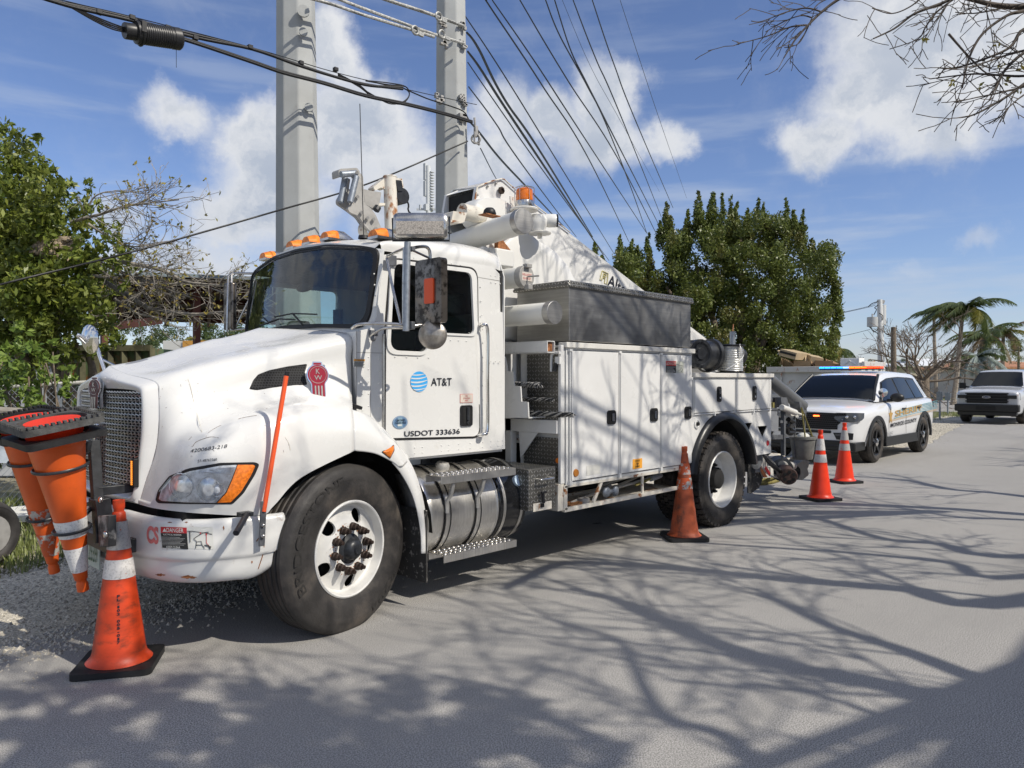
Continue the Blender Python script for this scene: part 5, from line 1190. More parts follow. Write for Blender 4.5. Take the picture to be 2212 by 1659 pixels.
mb = MB(); mb.b2((kn[1].x+.05, YB+.03, kn[0].z), (kn[1].x+.08, YB+.39, kn[2].z-.02)); mb.build('boom_opening', M['dark'], arm, smooth=0)  # dark sheet stands in for the shade inside the open boom end
# far plate seen through the open end
mb = MB(); yplate(mb, 'E', [(1112, 480), (1108, 360), (1130, 295), (1300, 258), (1310, 500)], YB+.55, .03); yplate(mb, 'E', [(1080, 470), (1085, 430), (1110, 410), (1140, 420), (1150, 520)], YB+.5, .02)
mb.build('boom_arm_plate', wr, boom, smooth=0, bevel=.003)
t4 = [U('E', *p, 'y', YB+.55) for p in ((1130, 295), (1300, 258))]; mb = MB(); mb.add([t4[0], t4[1], kn[3], kn[2]], [(0, 1, 2, 3)]); mb.build('boom_top_plate', wr, boom, smooth=0, solid=.01)
mb = MB()
for p in ((1480, 300),): q = U('E', *p, 'y', YB-.02); mb.lathe([(.035, 0), (.035, .02), (.02, .022), (.02, .01), (0, .01)], q, (0, -1, 0), 8)
mb.build('pivot_pin', M['nut'], arm, smooth=30)
mb = MB()
for p in ((1385, 268), (1447, 246), (1310, 330)): mb.ball(U('E', *p, 'y', YB-.012), .012)
mb.build('bolts', M['cast'], arm)
# rounded covers
cov = mat('white_fibreglass', (.70, .695, .67), .3, var=.03)
def cover(c, pts, y, dp, nm, r=.05):
    mb = MB(); P = rpoly([(p.x, p.z) for p in [U(c, *q, 'y', y) for q in pts]], r, 5); cx_, cz_ = sum(p[0] for p in P)/len(P), sum(p[1] for p in P)/len(P); rs = []
    for t, d in ((1, dp), (1, .03), (.985, .012), (.95, .002), (.6, 0), (0, 0)): rs.append([V3((cx_+(a-cx_)*t, y+d, cz_+(b-cz_)*t)) for a, b in P+[P[0]]])
    mb.grid(rs); return mb.build(nm, cov, boom, smooth=50)
cover('E', [(1290, 520), (1293, 400), (1340, 352), (1480, 345), (1560, 400), (1600, 470), (1600, 560), (1400, 620)], .74, .18, 'winch_cover', .09)
cover('E', [(1500, 985), (1495, 700), (1560, 640), (1640, 600), (1700, 605), (1760, 662), (1890, 745), (1985, 855), (2050, 985), (2070, 1100), (2000, 1400), (1500, 1400)], .72, .2, 'turret_cover', .04)
mb = MB(); a_ = U('E', 1385, 700, 'y', .70); yplate(mb, 'E', [(1370, 600), (1460, 600), (1460, 1400), (1400, 1400)], .80, .1); mb.b2((2.3, .85, 1.05), (3.0, 1.4, 2.4)); mb.build('turret', M['white_body'], boom, smooth=0, bevel=.01)
mb = MB(); yplate(mb, 'E', [(1462, 640), (1478, 640), (1555, 740), (1462, 735)], .70, .05); mb.build('rusty_gusset', M['rust'], boom, bevel=.004)
mb = MB(); q0, q1 = U('E', 1450, 850, 'y', .62), U('E', 1582, 742, 'y', .62); mb.b2((q0.x, .62, q0.z), (q1.x, .75, q1.z)); mb.build('valve_box', cov, boom, bevel=.015)
mb = MB(); yplate(mb, 'E', [(1130, 450), (1232, 462), (1212, 530), (1118, 515)], .55, .12); yplate(mb, 'E', [(1118, 515), (1212, 530), (1190, 540), (1112, 530)], .5, .2); mb.build('rusty_bracket', M['white_rust2'], boom, bevel=.006)
mb = MB(); q = U('E', 1270, 470, 'y', .75); mb.cyl(q+V3((-.12, 0, 0)), q+V3((.12, .0, 0)), .07, seg=20); mb.build('winch_drum', M['white_rust2'], boom)
# strobe beacon
q = U('E', 1655, 440, 'y', .62); bcn = MB(); bcn.lathe([(.125, -.012), (.13, 0), (.125, .008), (0, .010)], q, (0, 0, 1), 28); bc_ = bcn.build('strobe_beacon', wr, boom, smooth=40)
mb = MB(); mb.lathe([(.085, .01), (.09, .02), (.078, .075), (.0, .076)], q, (0, 0, 1), 24); mb.build('beacon_base', M['chrome_d'], bc_, smooth=40)
mb = MB(); mb.lathe([(.076, .078), (.078, .085), (.076, .165), (.068, .182), (.0, .19)], q, (0, 0, 1), 28); mb.build('amber_dome', mat('amber_dome', (.9, .22, .01), .15, trans=.3, coat=.5), bc_, smooth=50)
mb = MB()
for k in range(6): a = R_(60*k+15); c_, s_ = math.cos(a), math.sin(a); mb.tube([q+V3((c_*.085, s_*.085, .04)), q+V3((c_*.088, s_*.088, .19)), q+V3((c_*.05, s_*.05, .205)), q+V3((0, 0, .207))], .003, 5)
mb.torus(q+V3((0, 0, .19)), (0, 0, 1), .088, .003, 24, 5); mb.build('wire_guard', M['chrome_d'], bc_)
mb = MB(); yplate(mb, 'E', [(1550, 340), (1600, 345), (1600, 425), (1562, 420), (1553, 390)], .80, .01); mb.build('bracket', wr, boom)
# work light on its plate
q = U('E', 1768, 612, 'y', .6); mb = MB(); mb.lathe([(.10, -.012), (.105, 0), (.1, .006), (0, .008)], q, (0, 0, 1), 24); mb.cyl(q+V3((0, 0, -.05)), q, .02)
wl = mb.build('work_light', wr, boom, smooth=40)
mb = MB(); mb.lathe([(.07, .01), (.075, .04), (.085, .06), (.09, .11), (.07, .155), (0, .165)], q+V3((-.03, 0, 0)), (0, 0, 1), 24); mb.lathe([(.0, -.06), (.055, -.05), (.062, .0), (.06, .06), (.055, .07)], q+V3((.07, -.05, .115)), (.72, -.7, 0), 24); mb.build('lamp_housing', cov, wl, smooth=50)
mb = MB(); mb.lathe([(.058, .068), (.06, .08), (.05, .084), (0, .085)], q+V3((.07, -.05, .115)), (.72, -.7, 0), 24); mb.build('lamp_face', M['black'], wl, smooth=50)
q = U('E', 1398, 470, 'y', .35); mb = MB(); mb.lathe([(.05, -.01), (.055, .0), (.045, .03), (.03, .045), (0, .05)], q, (0, 0, 1), 20, 0); an = mb.build('puck_antenna', M['black'], boom, smooth=50)
mb = MB(); mb.box(q+V3((0, 0, -.015)), (.16, .09, .008)); mb.build('antenna_plate', M['rust'], an)
# maker's name on the boom side
mb = MB(); yt = YB-.003
p0, p1 = U('G', 884, 163, 'y', yt), U('G', 1040, 262, 'y', yt); upv = V3((-(p1-p0).normalized().z, 0, (p1-p0).normalized().x))
text(mb, 'Altec', p0, p1, .125, upv, lift=.003, bold=.012); mb.build('maker_name', M['ink'], boom, smooth=0)
mb = MB(); lg = lambda *pts: [U('G', *p, 'y', yt) for p in pts]
gold = M['seal_y'] = mat('gold_outline', (.62, .56, .25), .5)
def outline(pts, w_=.006):
    q = lg(*pts); mb.tube([p+V3((0, -.004, 0)) for p in q], w_, 4)
outline([(845, 62), (888, 82), (880, 160), (862, 152), (866, 118), (848, 110), (842, 132), (829, 126), (845, 62)]); outline([(855, 82), (875, 92), (872, 108), (852, 98), (855, 82)]); mb.build('maker_logo', gold, boom, smooth=0)
# boom tip gear over the cab roof: mast, roller head, sheave plates
YJ = 1.3
jib = bpy.data.objects.new('boom_tip_jib', None); COL.objects.link(jib); jib.parent = truck; jib.empty_display_size = .2
J = lambda x, z, y=YJ: U('E', x, z, 'y', y)
jt, jb = J(664, 200), J(664, 640); mb = MB(); mb.cyl(jt, V3((jt.x+.02, YJ, jb.z-.1)), .058, seg=24); mb.torus(jt, (0, 0, 1), .054, .008, 24, 6); mb.build('mast', mat('rusty_mast', (.70, .66, .58), .4, col2=(.33, .14, .05), c2lo=.50, c2hi=.62, c2scale=5, stretch=(2, 2, 1)), jib, smooth=50)
mb = MB(); yplate(mb, 'E', [(540, 275), (632, 200), (632, 290), (600, 275), (555, 300)], YJ, .08, 0, .01); yplate(mb, 'E', [(697, 205), (755, 210), (770, 310), (770, 330), (697, 320)], YJ, .10, 0, .01); yplate(mb, 'E', [(520, 400), (540, 388), (645, 392), (645, 408), (550, 412)], YJ, .1, 0, .004)
mb.build('mast_bracket', M['white_rust2'], jib, bevel=.006)
mb = MB(); yplate(mb, 'E', [(708, 220), (750, 225), (762, 300), (725, 305)], YJ-.06, .03, 0, .01); q = J(735, 345); mb.cyl(q+V3((0, -.05, 0)), q+V3((0, .05, 0)), .07, seg=24); mb.build('guide_sheave', M['blackm'], jib, bevel=.004)
cm = M['cast']; mb = MB()
yplate(mb, 'E', [(418, 205), (440, 165), (466, 190), (470, 300), (478, 400), (520, 425), (560, 480), (600, 575), (594, 625), (565, 640), (520, 600), (480, 560), (455, 520), (425, 480), (370, 462), (350, 430), (385, 400)], YJ-.06, .03, 0, .02)
yplate(mb, 'E', [(330, 215), (350, 205), (372, 215), (360, 290), (380, 400), (440, 460), (460, 560), (420, 500), (340, 440), (280, 400), (276, 372), (300, 330)], YJ+.10, .03, 0, .02)
yplate(mb, 'E', [(470, 288), (520, 300), (600, 312), (596, 345), (585, 400), (560, 440), (520, 420), (480, 400)], YJ-.02, .06, 0, .01)
yplate(mb, 'E', [(284, 150), (300, 138), (420, 131), (443, 160), (440, 190), (430, 196), (426, 160), (300, 165), (302, 200), (288, 200)], YJ-.02, .10, 0, .01)
rh = mb.build('roller_head', cm, jib, bevel=.005, smooth=30)
mb = MB()
for a, b, y in (((333, 205), (300, 385), YJ+.03), ((415, 195), (370, 385), YJ-.07)): mb.cyl(J(*a, y), J(*b, y), .026, seg=16)
mb.cyl(J(302, 180, YJ-.06), J(415, 172, YJ-.06), .026, seg=16); mb.build('rollers', M['galv'], rh)
mb = MB(); 
for p in ((425, 345), (455, 460), (545, 510), (560, 578), (420, 165), (500, 500)): mb.cyl(J(*p, YJ-.095), J(*p, YJ-.07), .014, seg=8)
mb.build('bolts', M['cast'], rh)
q = J(500, 595, YJ+.03); mb = MB(); mb.lathe([(.045, -.03), (.08, -.03), (.06, 0), (.08, .03), (.045, .03), (.03, .03), (.03, -.03)], q, (0, 1, 0), 28, loop=True); mb.build('sheave', M['white_rust2'], jib, smooth=40)
mb = MB(); mb.tube([J(575, 420, YJ-.04), J(560, 445, YJ-.04)], .03, 10); mb.build('knob', M['blackm'], jib)
mb = MB(); mb.tube(catmull([J(770, 330), J(800, 400), J(830, 480), (1.9, 1.2, 2.9)], 4), .008, 6); mb.tube([J(590, 610), J(600, 650)], .008, 6); mb.build('winch_line', M['hose'], jib)
# hydraulic motors behind the chest
mot = bpy.data.objects.new('auger_motor', None); COL.objects.link(mot); mot.parent = truck; mot.empty_display_size = .2
K = lambda x, z, y=.5: U('I', x, z, 'y', y)
bk = M['blackm']; axm = (K(440, 455, .38)-K(180, 445, .5)).normalized()
c0 = K(130, 450, .55); mb = MB(); mb.lathe([(.12, 0), (.165, .02), (.165, .30), (.19, .31), (.19, .36), (.15, .37), (.12, .42), (.12, .60), (.14, .61), (.14, .66), (.095, .67), (.095, .86), (.07, .87), (.0, .875)], c0, axm, 28)
mb.build('motor_body', bk, mot, smooth=35)
mb = MB(); qf = K(232, 445, .36); mb.lathe([(.165, 0), (.165, .06), (.13, .065), (.12, .05), (.07, .05), (.065, .07), (0, .07)], qf+V3((0.02, .08, 0)), (-.3, -1, 0), 28)
for k in range(12): a = R_(30*k); mb.cyl(qf+V3((.14*math.cos(a)+.02, .02, .14*math.sin(a))), qf+V3((.14*math.cos(a)+.01, .005, .14*math.sin(a))), .012, seg=6)
mb.build('flange', bk, mot, smooth=35)
mb = MB(); yplate(mb, 'I', [(215, 372), (300, 365), (355, 400), (355, 500), (300, 535), (180, 540), (140, 520)], .62, .2, 0, .02); mb.build('gearbox', bk, mot, bevel=.02)
mb = MB(); mb.tube(catmull([K(130, 540), K(175, 545), K(230, 590), K(300, 590)], 4), .012, 6); mb.tube(catmull([K(120, 500), K(200, 530), K(290, 540)], 4), .014, 6); mb.build('hoses', M['hose'], mot)
mb = MB(); yplate(mb, 'I', [(130, 250), (290, 350), (350, 380), (370, 420), (380, 520), (345, 590), (130, 560)], YB-.02, .02); mb.build('boom_tail', M['white_body'], boom, smooth=0)
mb = MB(); q = K(478, 262, .62); mb.cyl(q, V3((q.x, .62, 1.62)), .035, seg=14, m=0); mb.tube([q, q+V3((.2, .1, .05)), q+V3((.4, .2, .12))], .006, 5, 1); mb.build('reel_post', [M['galv'], M['rust']], truck)
# ------------------------------------------------------------------ tail gear
tail = bpy.data.objects.new('tail_rack', None); COL.objects.link(tail); tail.parent = truck; tail.empty_display_size = .2
Z_ = lambda x, z, y=.35: U('I', x, z, 'y', y)
gm = M['greym']
mb = MB(); mb.cyl(Z_(775, 655, .6), Z_(1060, 885, .40), .085, seg=24); mb.build('pole_tube', mat('grey_tube', (.12, .125, .13), .45, var=.2), tail, smooth=50)
mb = MB(); yplate(mb, 'I', [(1030, 845), (1085, 845), (1098, 930), (1075, 945), (1040, 900)], .35, .14); yplate(mb, 'I', [(880, 805), (930, 810), (945, 880), (900, 895), (885, 870)], .38, .12); mb.build('clamp', gm, tail, bevel=.01)
mb = MB(); mb.cyl(Z_(885, 890, .3), Z_(1000, 935, .3), .04, seg=16); mb.cyl(Z_(985, 930, .3), Z_(1060, 955, .3), .018, seg=10); yplate(mb, 'I', [(890, 925), (1020, 930), (1025, 975), (960, 985), (890, 965)], .36, .1); mb.build('white_cylinder', wr, tail, bevel=.01, smooth=40)
mb = MB()
for a, b, w_ in (((898, 905), (898, 1290), .05), ((993, 960), (993, 1310), .022), ((1078, 940), (1070, 1130), .03)): mb.bar(Z_(*a), Z_(*b), w_, w_)
for a, b in (((790, 1128), (985, 1128)), ((790, 1145), (900, 1145)), ((790, 905), (985, 915)), ((870, 1010), (925, 1015))): mb.bar(Z_(*a), Z_(*b), .02, .035)
mb.b2((5.84, .2, .45), (5.98, 2.2, .62)); mb.b2((6.0, .9, .5), (6.6, 1.5, .75)); mb.build('steel_frame', gm, tail, bevel=.003)
mb = MB(); yplate(mb, 'I', [(788, 912), (860, 915), (858, 1090), (788, 1088)], .35, .25); yplate(mb, 'I', [(812, 850), (826, 850), (826, 905), (812, 905)], .4, .03, 1); yplate(mb, 'I', [(832, 810), (842, 810), (846, 905), (830, 905)], .4, .03, 2); mb.build('control_box', [mat('grey_box', (.22, .23, .25), .5), M['webbing'], M['black']], tail, bevel=.008)
mb = MB(); mb.tube(catmull([Z_(940, 990), Z_(985, 1020), Z_(950, 1060), Z_(985, 1090), Z_(940, 1100), Z_(925, 1060)], 4), .035, 8); mb.build('cable_coil', M['hose'], tail)
out_l = bpy.data.objects.new('outrigger', None); COL.objects.link(out_l); out_l.parent = truck; out_l.empty_display_size = .2
SS = lambda x, z, y=.25: U('S', x, z, 'y', y)
mb = MB(); yplate(mb, 'S', [(155, 830), (260, 820), (385, 1150), (400, 1235), (270, 1235), (140, 1000)], .28, .12); yplate(mb, 'S', [(430, 1180), (520, 1180), (830, 1320), (790, 1350), (690, 1340)], .35, .06); yplate(mb, 'S', [(390, 1030), (440, 1020), (450, 1230), (400, 1235)], .3, .1); mb.build('outrigger_leg', wr, out_l, bevel=.005)
mb = MB(); yplate(mb, 'S', [(140, 990), (175, 985), (340, 1225), (270, 1235)], .215, .005); yplate(mb, 'S', [(280, 1065), (310, 1015), (392, 1150), (370, 1210)], .213, .004, 1); yplate(mb, 'S', [(178, 850), (215, 808), (250, 850), (218, 935)], .214, .003, 2); mb.build('reflective_label', [mat('brown_orange', (.45, .12, .02), .4), M['labelr'], M['labelw']], out_l, smooth=0)
mb = MB(); q = SS(100, 900, .12); mb.lathe([(.10, 0), (.11, .02), (.0, .03)], q, (-.2, -1, 0), 24); mb.build('air_tank', M['greym'], out_l, smooth=40)
mb = MB(); yplate(mb, 'S', [(40, 830), (110, 830), (150, 1000), (250, 1240), (180, 1420), (20, 1540), (10, 1000)], .30, .02); yplate(mb, 'S', [(-30, 830), (30, 830), (20, 1530), (-30, 1530)], .12, .015); mb.build('mud_flap', flapm, truck, smooth=0)
dg = bpy.data.objects.new('digger_drive', None); COL.objects.link(dg); dg.parent = truck; dg.empty_display_size = .2
ca, cb = SS(735, 1215, .05), SS(1190, 1020, .3); dd = (cb-ca).normalized(); dd = V3((.75, .6, .12)).normalized()
mb = MB(); mb.lathe([(0, 0), (.10, .0), (.11, .02), (.11, .20)], SS(745, 1220, .1), dd, 28, 1); mb.lathe([(.10, .2), (.085, .24), (.085, .34), (.15, .36), (.16, .52), (.12, .56), (.11, .75), (.10, .9), (.13, .92), (.13, .97), (0, .98)], SS(745, 1220, .1), dd, 28, 0); mb.build('drive_motor', [M['blackm'], mat('rusty_black', (.06, .035, .028), .6, var=.5, vscale=12)], dg, smooth=35)
mb = MB()
for k in range(6):
    a = R_(60*k); q = SS(745, 1220, .1)-dd*.003; e1 = V3((0, 0, 1)); e2 = dd.cross(e1).normalized(); e1 = e2.cross(dd); p = q+(e1*math.cos(a)+e2*math.sin(a))*.062; mb.cyl(p, p-dd*.006, .022, seg=8)
mb.build('bolt_pockets', M['dark'], dg)
mb = MB(); yplate(mb, 'S', [(890, 985), (1000, 910), (1130, 915), (1110, 1040), (1090, 1060), (1120, 1180), (1000, 1280), (905, 1280), (960, 1180), (960, 1080)], .42, .12, 0, .03); yplate(mb, 'S', [(700, 910), (760, 865), (1000, 840), (1050, 800), (1052, 905), (900, 980)], .55, .2, 0, .02); mb.build('gearbox', M['blackm'], dg, bevel=.02)
mb = MB(); mb.cyl(SS(600, 990, .3), SS(830, 1010, .3), .05, seg=16); mb.cyl(SS(800, 1000, .28), SS(860, 1005, .28), .03, seg=12); mb.build('hydraulic_cylinder', M['cast'], dg)
mb = MB(); yplate(mb, 'S', [(455, 860), (540, 775), (600, 790), (550, 880)], .45, .1); yplate(mb, 'S', [(545, 880), (620, 790), (670, 790), (665, 850), (600, 905)], .42, .1); yplate(mb, 'S', [(640, 915), (850, 815), (845, 835), (650, 940)], .4, .03); yplate(mb, 'S', [(450, 940), (590, 930), (560, 975), (470, 970)], .4, .1); mb.build('worn_skid', M['white_rust2'], dg, bevel=.008)
mb = MB(); rr = random.Random(5)
for i in range(6):
    a = SS(240+i*14, 800, .2+.03*i); b = SS(350+i*30, 960+i*12, .2); c = SS(500+i*30, 1090+i*25, .22); d = SS(690+8*i, 1120+i*18, .2); mb.tube(catmull([a, b, c, d], 5), .0115, 6)
mb.build('hydraulic_hoses', M['hose'], dg, smooth=60)
mb = MB()
for i in range(3): a = SS(560+i*25, 1085+i*55, .2); mb.cyl(a, a+V3((.12, 0, -.05)), .018, seg=8)
mb.build('hose_fittings', M['chrome_d'], dg)

# ================================================================== things carried by the truck
def local(mb, loc): return mb
# wire reel
qr = U('I', 458, 590, 'y', .34); rx, ry, rz_ = qr.x, .34, 1.652
reel = thing('wire_reel', (rx, ry, rz_), 'spool of silver wire with black flanges standing on the rear compartments of the truck', 'spool')
mb = MB(); mb.lathe([(.165, 0), (.17, .006), (.17, .014), (.05, .018)], (0, 0, 0), (0, 0, 1), 36); mb.build('flange', M['black'], reel, local=True); mb = MB(); mb.lathe([(.05, .315), (.172, .318), (.172, .328), (.165, .332), (.0, .332)], (0, 0, 0), (0, 0, 1), 36); mb.build('flange', M['black'], reel, local=True)
wire = mat('wound_wire', (.62, .62, .60), .35, metal=.6, var=.3, vscale=3, stretch=(3, 3, 60))
mb = MB(); prof = [(.05, .018)]; 
for k in range(60): z = .02+.29*k/59; prof += [(.140+.008*abs(math.sin(k*1.9)), z)]
prof += [(.05, .312)]; mb.lathe(prof, (0, 0, 0), (0, 0, 1), 40); mb.build('wound_wire', wire, reel, smooth=60, local=True)
mb = MB(); pts = [V3((-.06, -.155, .335)), V3((-.055, -.165, .28)), V3((-.05, -.158, .20))]
mb.grid([[p+V3((-.012, 0, 0)) for p in pts], [p+V3((.012, 0, 0)) for p in pts]])
pts = [V3((-.155, -.02, .03)), V3((-.10, -.12, .1)), V3((0, -.16, .18)), V3((.10, -.12, .26)), V3((.16, -.03, .33))]; pts = catmull(pts, 4)
mb.grid([[p+V3((0, 0, -.008)) for p in pts], [p+V3((0, 0, .014)) for p in pts]])
pts = catmull([V3((.168, -.03, .335)), V3((.172, -.05, .28)), V3((.165, -.045, .2)), V3((.185, -.05, .13)), V3((.20, -.06, .06))], 4)
mb.grid([[p+V3((-.006, 0, 0)) for p in pts], [p+V3((.010, -.003, 0)) for p in pts]]); mb.build('loose_tape', mat('white_strap', (.75, .75, .74), .4), reel, local=True, solid=.001)
# cable grips in the rack
for i, (a, b, n, r) in enumerate((((385, 905), (120, 860), 13, .030), ((470, 1012), (150, 1015), 7, .016), ((622, 1125), (150, 1118), 11, .024))):
    X = 1.93+.0*i; p = U('G', *a, 'x', X); q = U('G', *b, 'x', X); o = p.lerp(q, .0)
    lab = ('thick bundle of grey woven cable grips on the upper rack step behind the cab', 'thin bundle of woven cable grips on the middle rack step', 'long bundle of woven cable grips sticking out of the bottom rack step')[i]
    t_ = thing('cable_grip_bundle', (X, p.y, p.z), lab, 'cable grips', 'woven cable grips in the rack behind the cab'); rn = random.Random(i)
    for nm, mm, part in (('woven_strands', M['cast'], 0), ('dark_strands', M['blackm'], 1)):
        mb = MB(); L_ = abs(q.y-p.y)
        for k in range(n):
            ph = rn.uniform(0, 6.28); rr_ = r*math.sqrt(rn.uniform(.1, 1)); e = rn.uniform(-.03, .03)
            mb.tube([V3((rr_*math.cos(ph+s*1.2), e+L_*s/14, rr_*.9*math.sin(ph+s*1.2)+.0)) for s in range(15)], .0055, 5)
        mb.build(nm, mm, t_, local=True)
# bucket hanging from the tail rack
bt = Z_(1060, 1125, .30); bk_ = thing('canvas_bucket', (bt.x, bt.y, bt.z-.32), 'grey canvas tool bucket hanging by a yellow rope at the tail of the truck', 'bucket')
mb = MB(); mb.lathe([(.0, 0), (.125, .0), (.13, .01), (.165, .27), (.178, .275), (.18, .31), (.17, .315), (.16, .31), (.16, .25), (0, .25)], (0, 0, 0), (0, 0, 1), 32); mb.build('bucket_body', M['fab'], bk_, local=True, smooth=35)
mb = MB(); mb.tube([(-.13, -.09, .3), (-.045, 0, .70), (.13, -.08, .3)], .011, 6); mb.build('rope_handle', M['webbing'], bk_, local=True)
mb = MB(); mb.ball((0.02, 0, .31), (.09, .08, .05), 12, 8); mb.build('rag', M['labelw'], bk_, local=True)
# strap lying behind the wheel
sp = U('S', 360, 1350, 'z', .0); st_ = thing('webbing_strap', (sp.x, sp.y, 0), 'olive webbing strap heaped on the road behind the rear wheel of the truck', 'strap')
mb = MB(); pts = catmull([V3((-.25, 0, .03)), V3((-.1, -.08, .10)), V3((.15, -.06, .10)), V3((.25, .02, .06)), V3((.1, .1, .04)), V3((-.2, .1, .05)), V3((-.35, .0, .04)), V3((-.1, -.05, .03)), V3((.3, -.03, .03)), V3((.55, .05, .03))], 5)
mb.grid([[p+V3((0, 0, -.028)) for p in pts], [p+V3((0, 0, .028)) for p in pts]]); mb.build('strap_webbing', M['webbing'], st_, local=True, solid=.003)
# tools in the tray
rn = random.Random(11)
def toolthing(name, x, y, z, label, cat): return thing(name, (x, y, z), label, cat, 'tools in the under-body tray')
for i, (x, l, a, lab) in enumerate(((2.62, .7, .10, 'long grey bar lying low in the tray near its front brace'), (3.05, .9, -.06, 'long grey bar lying across the middle of the tray'), (3.40, .7, .04, 'grey bar stacked at the rear end of the tray'), (3.30, .8, -.12, 'thin grey rod leaning over the other bars at the rear of the tray'))):
    t_ = toolthing('steel_bar', x, .12+.06*i, .52+.02*i, lab, 'bar'); mb = MB(); mb.tube([(-l/2, 0, 0), (l/2, a, .06+.02*i)], .013, 8); mb.cyl((l/2-.06, a*.9, .055+.02*i), (l/2, a, .06+.02*i), .021, seg=10); mb.build('bar_shaft', M['cast'], t_, local=True)
t_ = toolthing('shackle', 2.72, .08, .52, 'grey cast fitting with two lobes behind the slanted tray brace', 'fitting'); mb = MB(); mb.ball((0, 0, .05), (.05, .03, .05)); mb.ball((.13, 0, .045), (.045, .03, .05)); mb.cyl((0, 0, .05), (.13, 0, .045), .022); mb.build('cast_body', M['galv'], t_, local=True)
t_ = toolthing('wooden_block', 2.30, .12, .495, 'flat piece of orange wood at the front of the tray', 'wood block'); mb = MB(); mb.box((0, 0, .015), (.30, .12, .03), Matrix.Rotation(.2, 3, 'Z')); mb.build('board', mat('wood_orange', (.32, .14, .05), .7, var=.3, vscale=20, stretch=(1, 8, 8)), t_, local=True, smooth=0)
t_ = toolthing('tape_roll', 2.42, .10, .50, 'grey roll beside the wooden block in the tray', 'roll'); mb = MB(); mb.lathe([(.03, 0), (.055, 0), (.055, .05), (.03, .05)], (0, 0, 0), (0, 0, 1), 20, loop=True); mb.build('roll_body', M['cast'], t_, local=True)
t_ = toolthing('hammer', 3.42, .10, .60, 'hammer with a wooden handle lying on the bars in the tray', 'hammer'); mb = MB(); mb.tube([(-.22, 0, -.02), (.04, 0, .02)], .013, 8, 0); mb.build('handle', M['webbing'], t_, local=True); mb = MB(); mb.cyl((.02, -.01, .02), (.20, .0, .035), .028, seg=12); mb.build('hammer_head', M['galv'], t_, local=True)
# straw hat and gloves on the dashboard
ht = thing('straw_hat', (.47, 1.47, 1.93), 'pale straw hat lying on the dashboard behind the windshield', 'hat')
mb = MB(); mb.lathe([(.20, .0), (.17, .012), (.105, .012), (.10, .07), (.08, .115), (0, .125)], (0, 0, 0), (0, 0, 1), 28, cap=False); mb.build('crown_and_brim', mat('straw', (.62, .58, .42), .8, var=.15, vscale=60), ht, local=True, smooth=60)

# ================================================================== traffic cones
BZ = .034
def conep(h): return [(.168, BZ+.004), (.160, BZ+.012), (.142, BZ+.03), (.1345, BZ+.055)]+[(.1345-.0985*t, BZ+.055+(h-BZ-.055)*.885*t) for t in (.25, .5, .75, 1)]+[(.033, h*.925), (.026, h*.932), (.026, h*.945), (.0305, h*.955), (.0305, h), (.022, h), (.02, h*.97)]
def crad(z, h): 
    t = (z-BZ-.055)/((h-BZ-.055)*.885); return .1345-.0985*t
def cone_parts(root, mo, mbse, bands, h=.914, base=.40, drop=None):
    mb = MB(); mb.lathe(conep(h), (0, 0, 0), (0, 0, 1), 48, cap=False); mb.build('cone_body', mo, root, smooth=45, local=True)
    mb = MB(); q = rpoly([(-base/2, -base/2), (base/2, -base/2), (base/2, base/2), (-base/2, base/2)], .045, 5)
    cir = [(.165*math.cos(2*math.pi*k/48), .165*math.sin(2*math.pi*k/48)) for k in range(48)]
    plate(mb, q, [cir], BZ, lambda a, b, d: V3((a, b, BZ/2+d+.002))); ob = mb.build('base', mbse, root, smooth=30, bevel=.006, local=True)
    for (z0, z1, mt) in bands:
        mb = MB(); n = 6; rn = random.Random(int(z0*1000)+len(root.name))
        mb.lathe([(crad(h*(z0+(z1-z0)*k/n), h)+.0025+.0012*rn.random(), h*(z0+(z1-z0)*k/n)) for k in range(n+1)], (0, 0, 0), (0, 0, 1), 48, cap=False); mb.build('reflective_band', mt, root, smooth=60, local=True)
def cone(u, v, rz, label, mo, bands, mbse=None, at=None):
    p = at or U('V', u, v, 'z', .0); t_ = thing('traffic_cone', (p.x, p.y, .0), label, 'traffic cone', 'traffic cones standing round the truck', rz)
    cone_parts(t_, mo, mbse or M['cbase'], bands); return t_
B2 = lambda a, b: [(.71, .875, a), (.54, .652, b)]
c1 = cone(258, 1437, R_(58), 'orange cone with grimy white bands and stencilled black number, in front of the truck bumper', M['cone_o'], B2(M['tape_g'], M['tape']))
cone(1478, 1163, R_(48), 'scraped brownish cone with peeling bands beside the rear wheel of the truck', M['cone_dirty'], [(.70, .82, M['tape_p']), (.545, .665, M['tape_p'])])
cone(1772, 1079, R_(60), 'orange cone with ragged white bands, the nearer of the two behind the truck', M['cone_fresh'], B2(M['tape'], M['tape']))
cone(1824, 1042, R_(62), 'bright clean orange cone with smooth grey bands in front of the police vehicle', M['cone_fresh'], B2(M['tape_g'], M['tape_g']))
# stencil on the nearest cone, letters one above the other
mb = MB(); s = 'FL-102 005-017'; cpos = V3(c1.location); camd = (V3(CAM)-cpos); base_a = math.atan2(camd.y, camd.x)-c1.rotation_euler.z+R_(-2)
for i, ch in enumerate(s):
    if ch == ' ': continue
    z = .40-.0185*i; cu = bpy.data.curves.new('t', 'FONT'); cu.body = ch; cu.size = 1; cu.offset = .035; vs, fs = _curve_mesh(cu, 0)
    if not vs: continue
    xs = [v[0] for v in vs]; ys = [v[1] for v in vs]; mx = (min(xs)+max(xs))/2; k = .0185
    if ch == '-': kx = .010/(max(xs)-min(xs))
    else: kx = .0150/max(.25, (max(xs)-min(xs)))
    out = []
    for v in vs:
        zz_ = z+v[1]*k; r = crad(zz_, .914)+.003; a = base_a+(v[0]-mx)*kx/r; out.append(V3((r*math.cos(a), r*math.sin(a), zz_)))
    mb.add(out, fs)
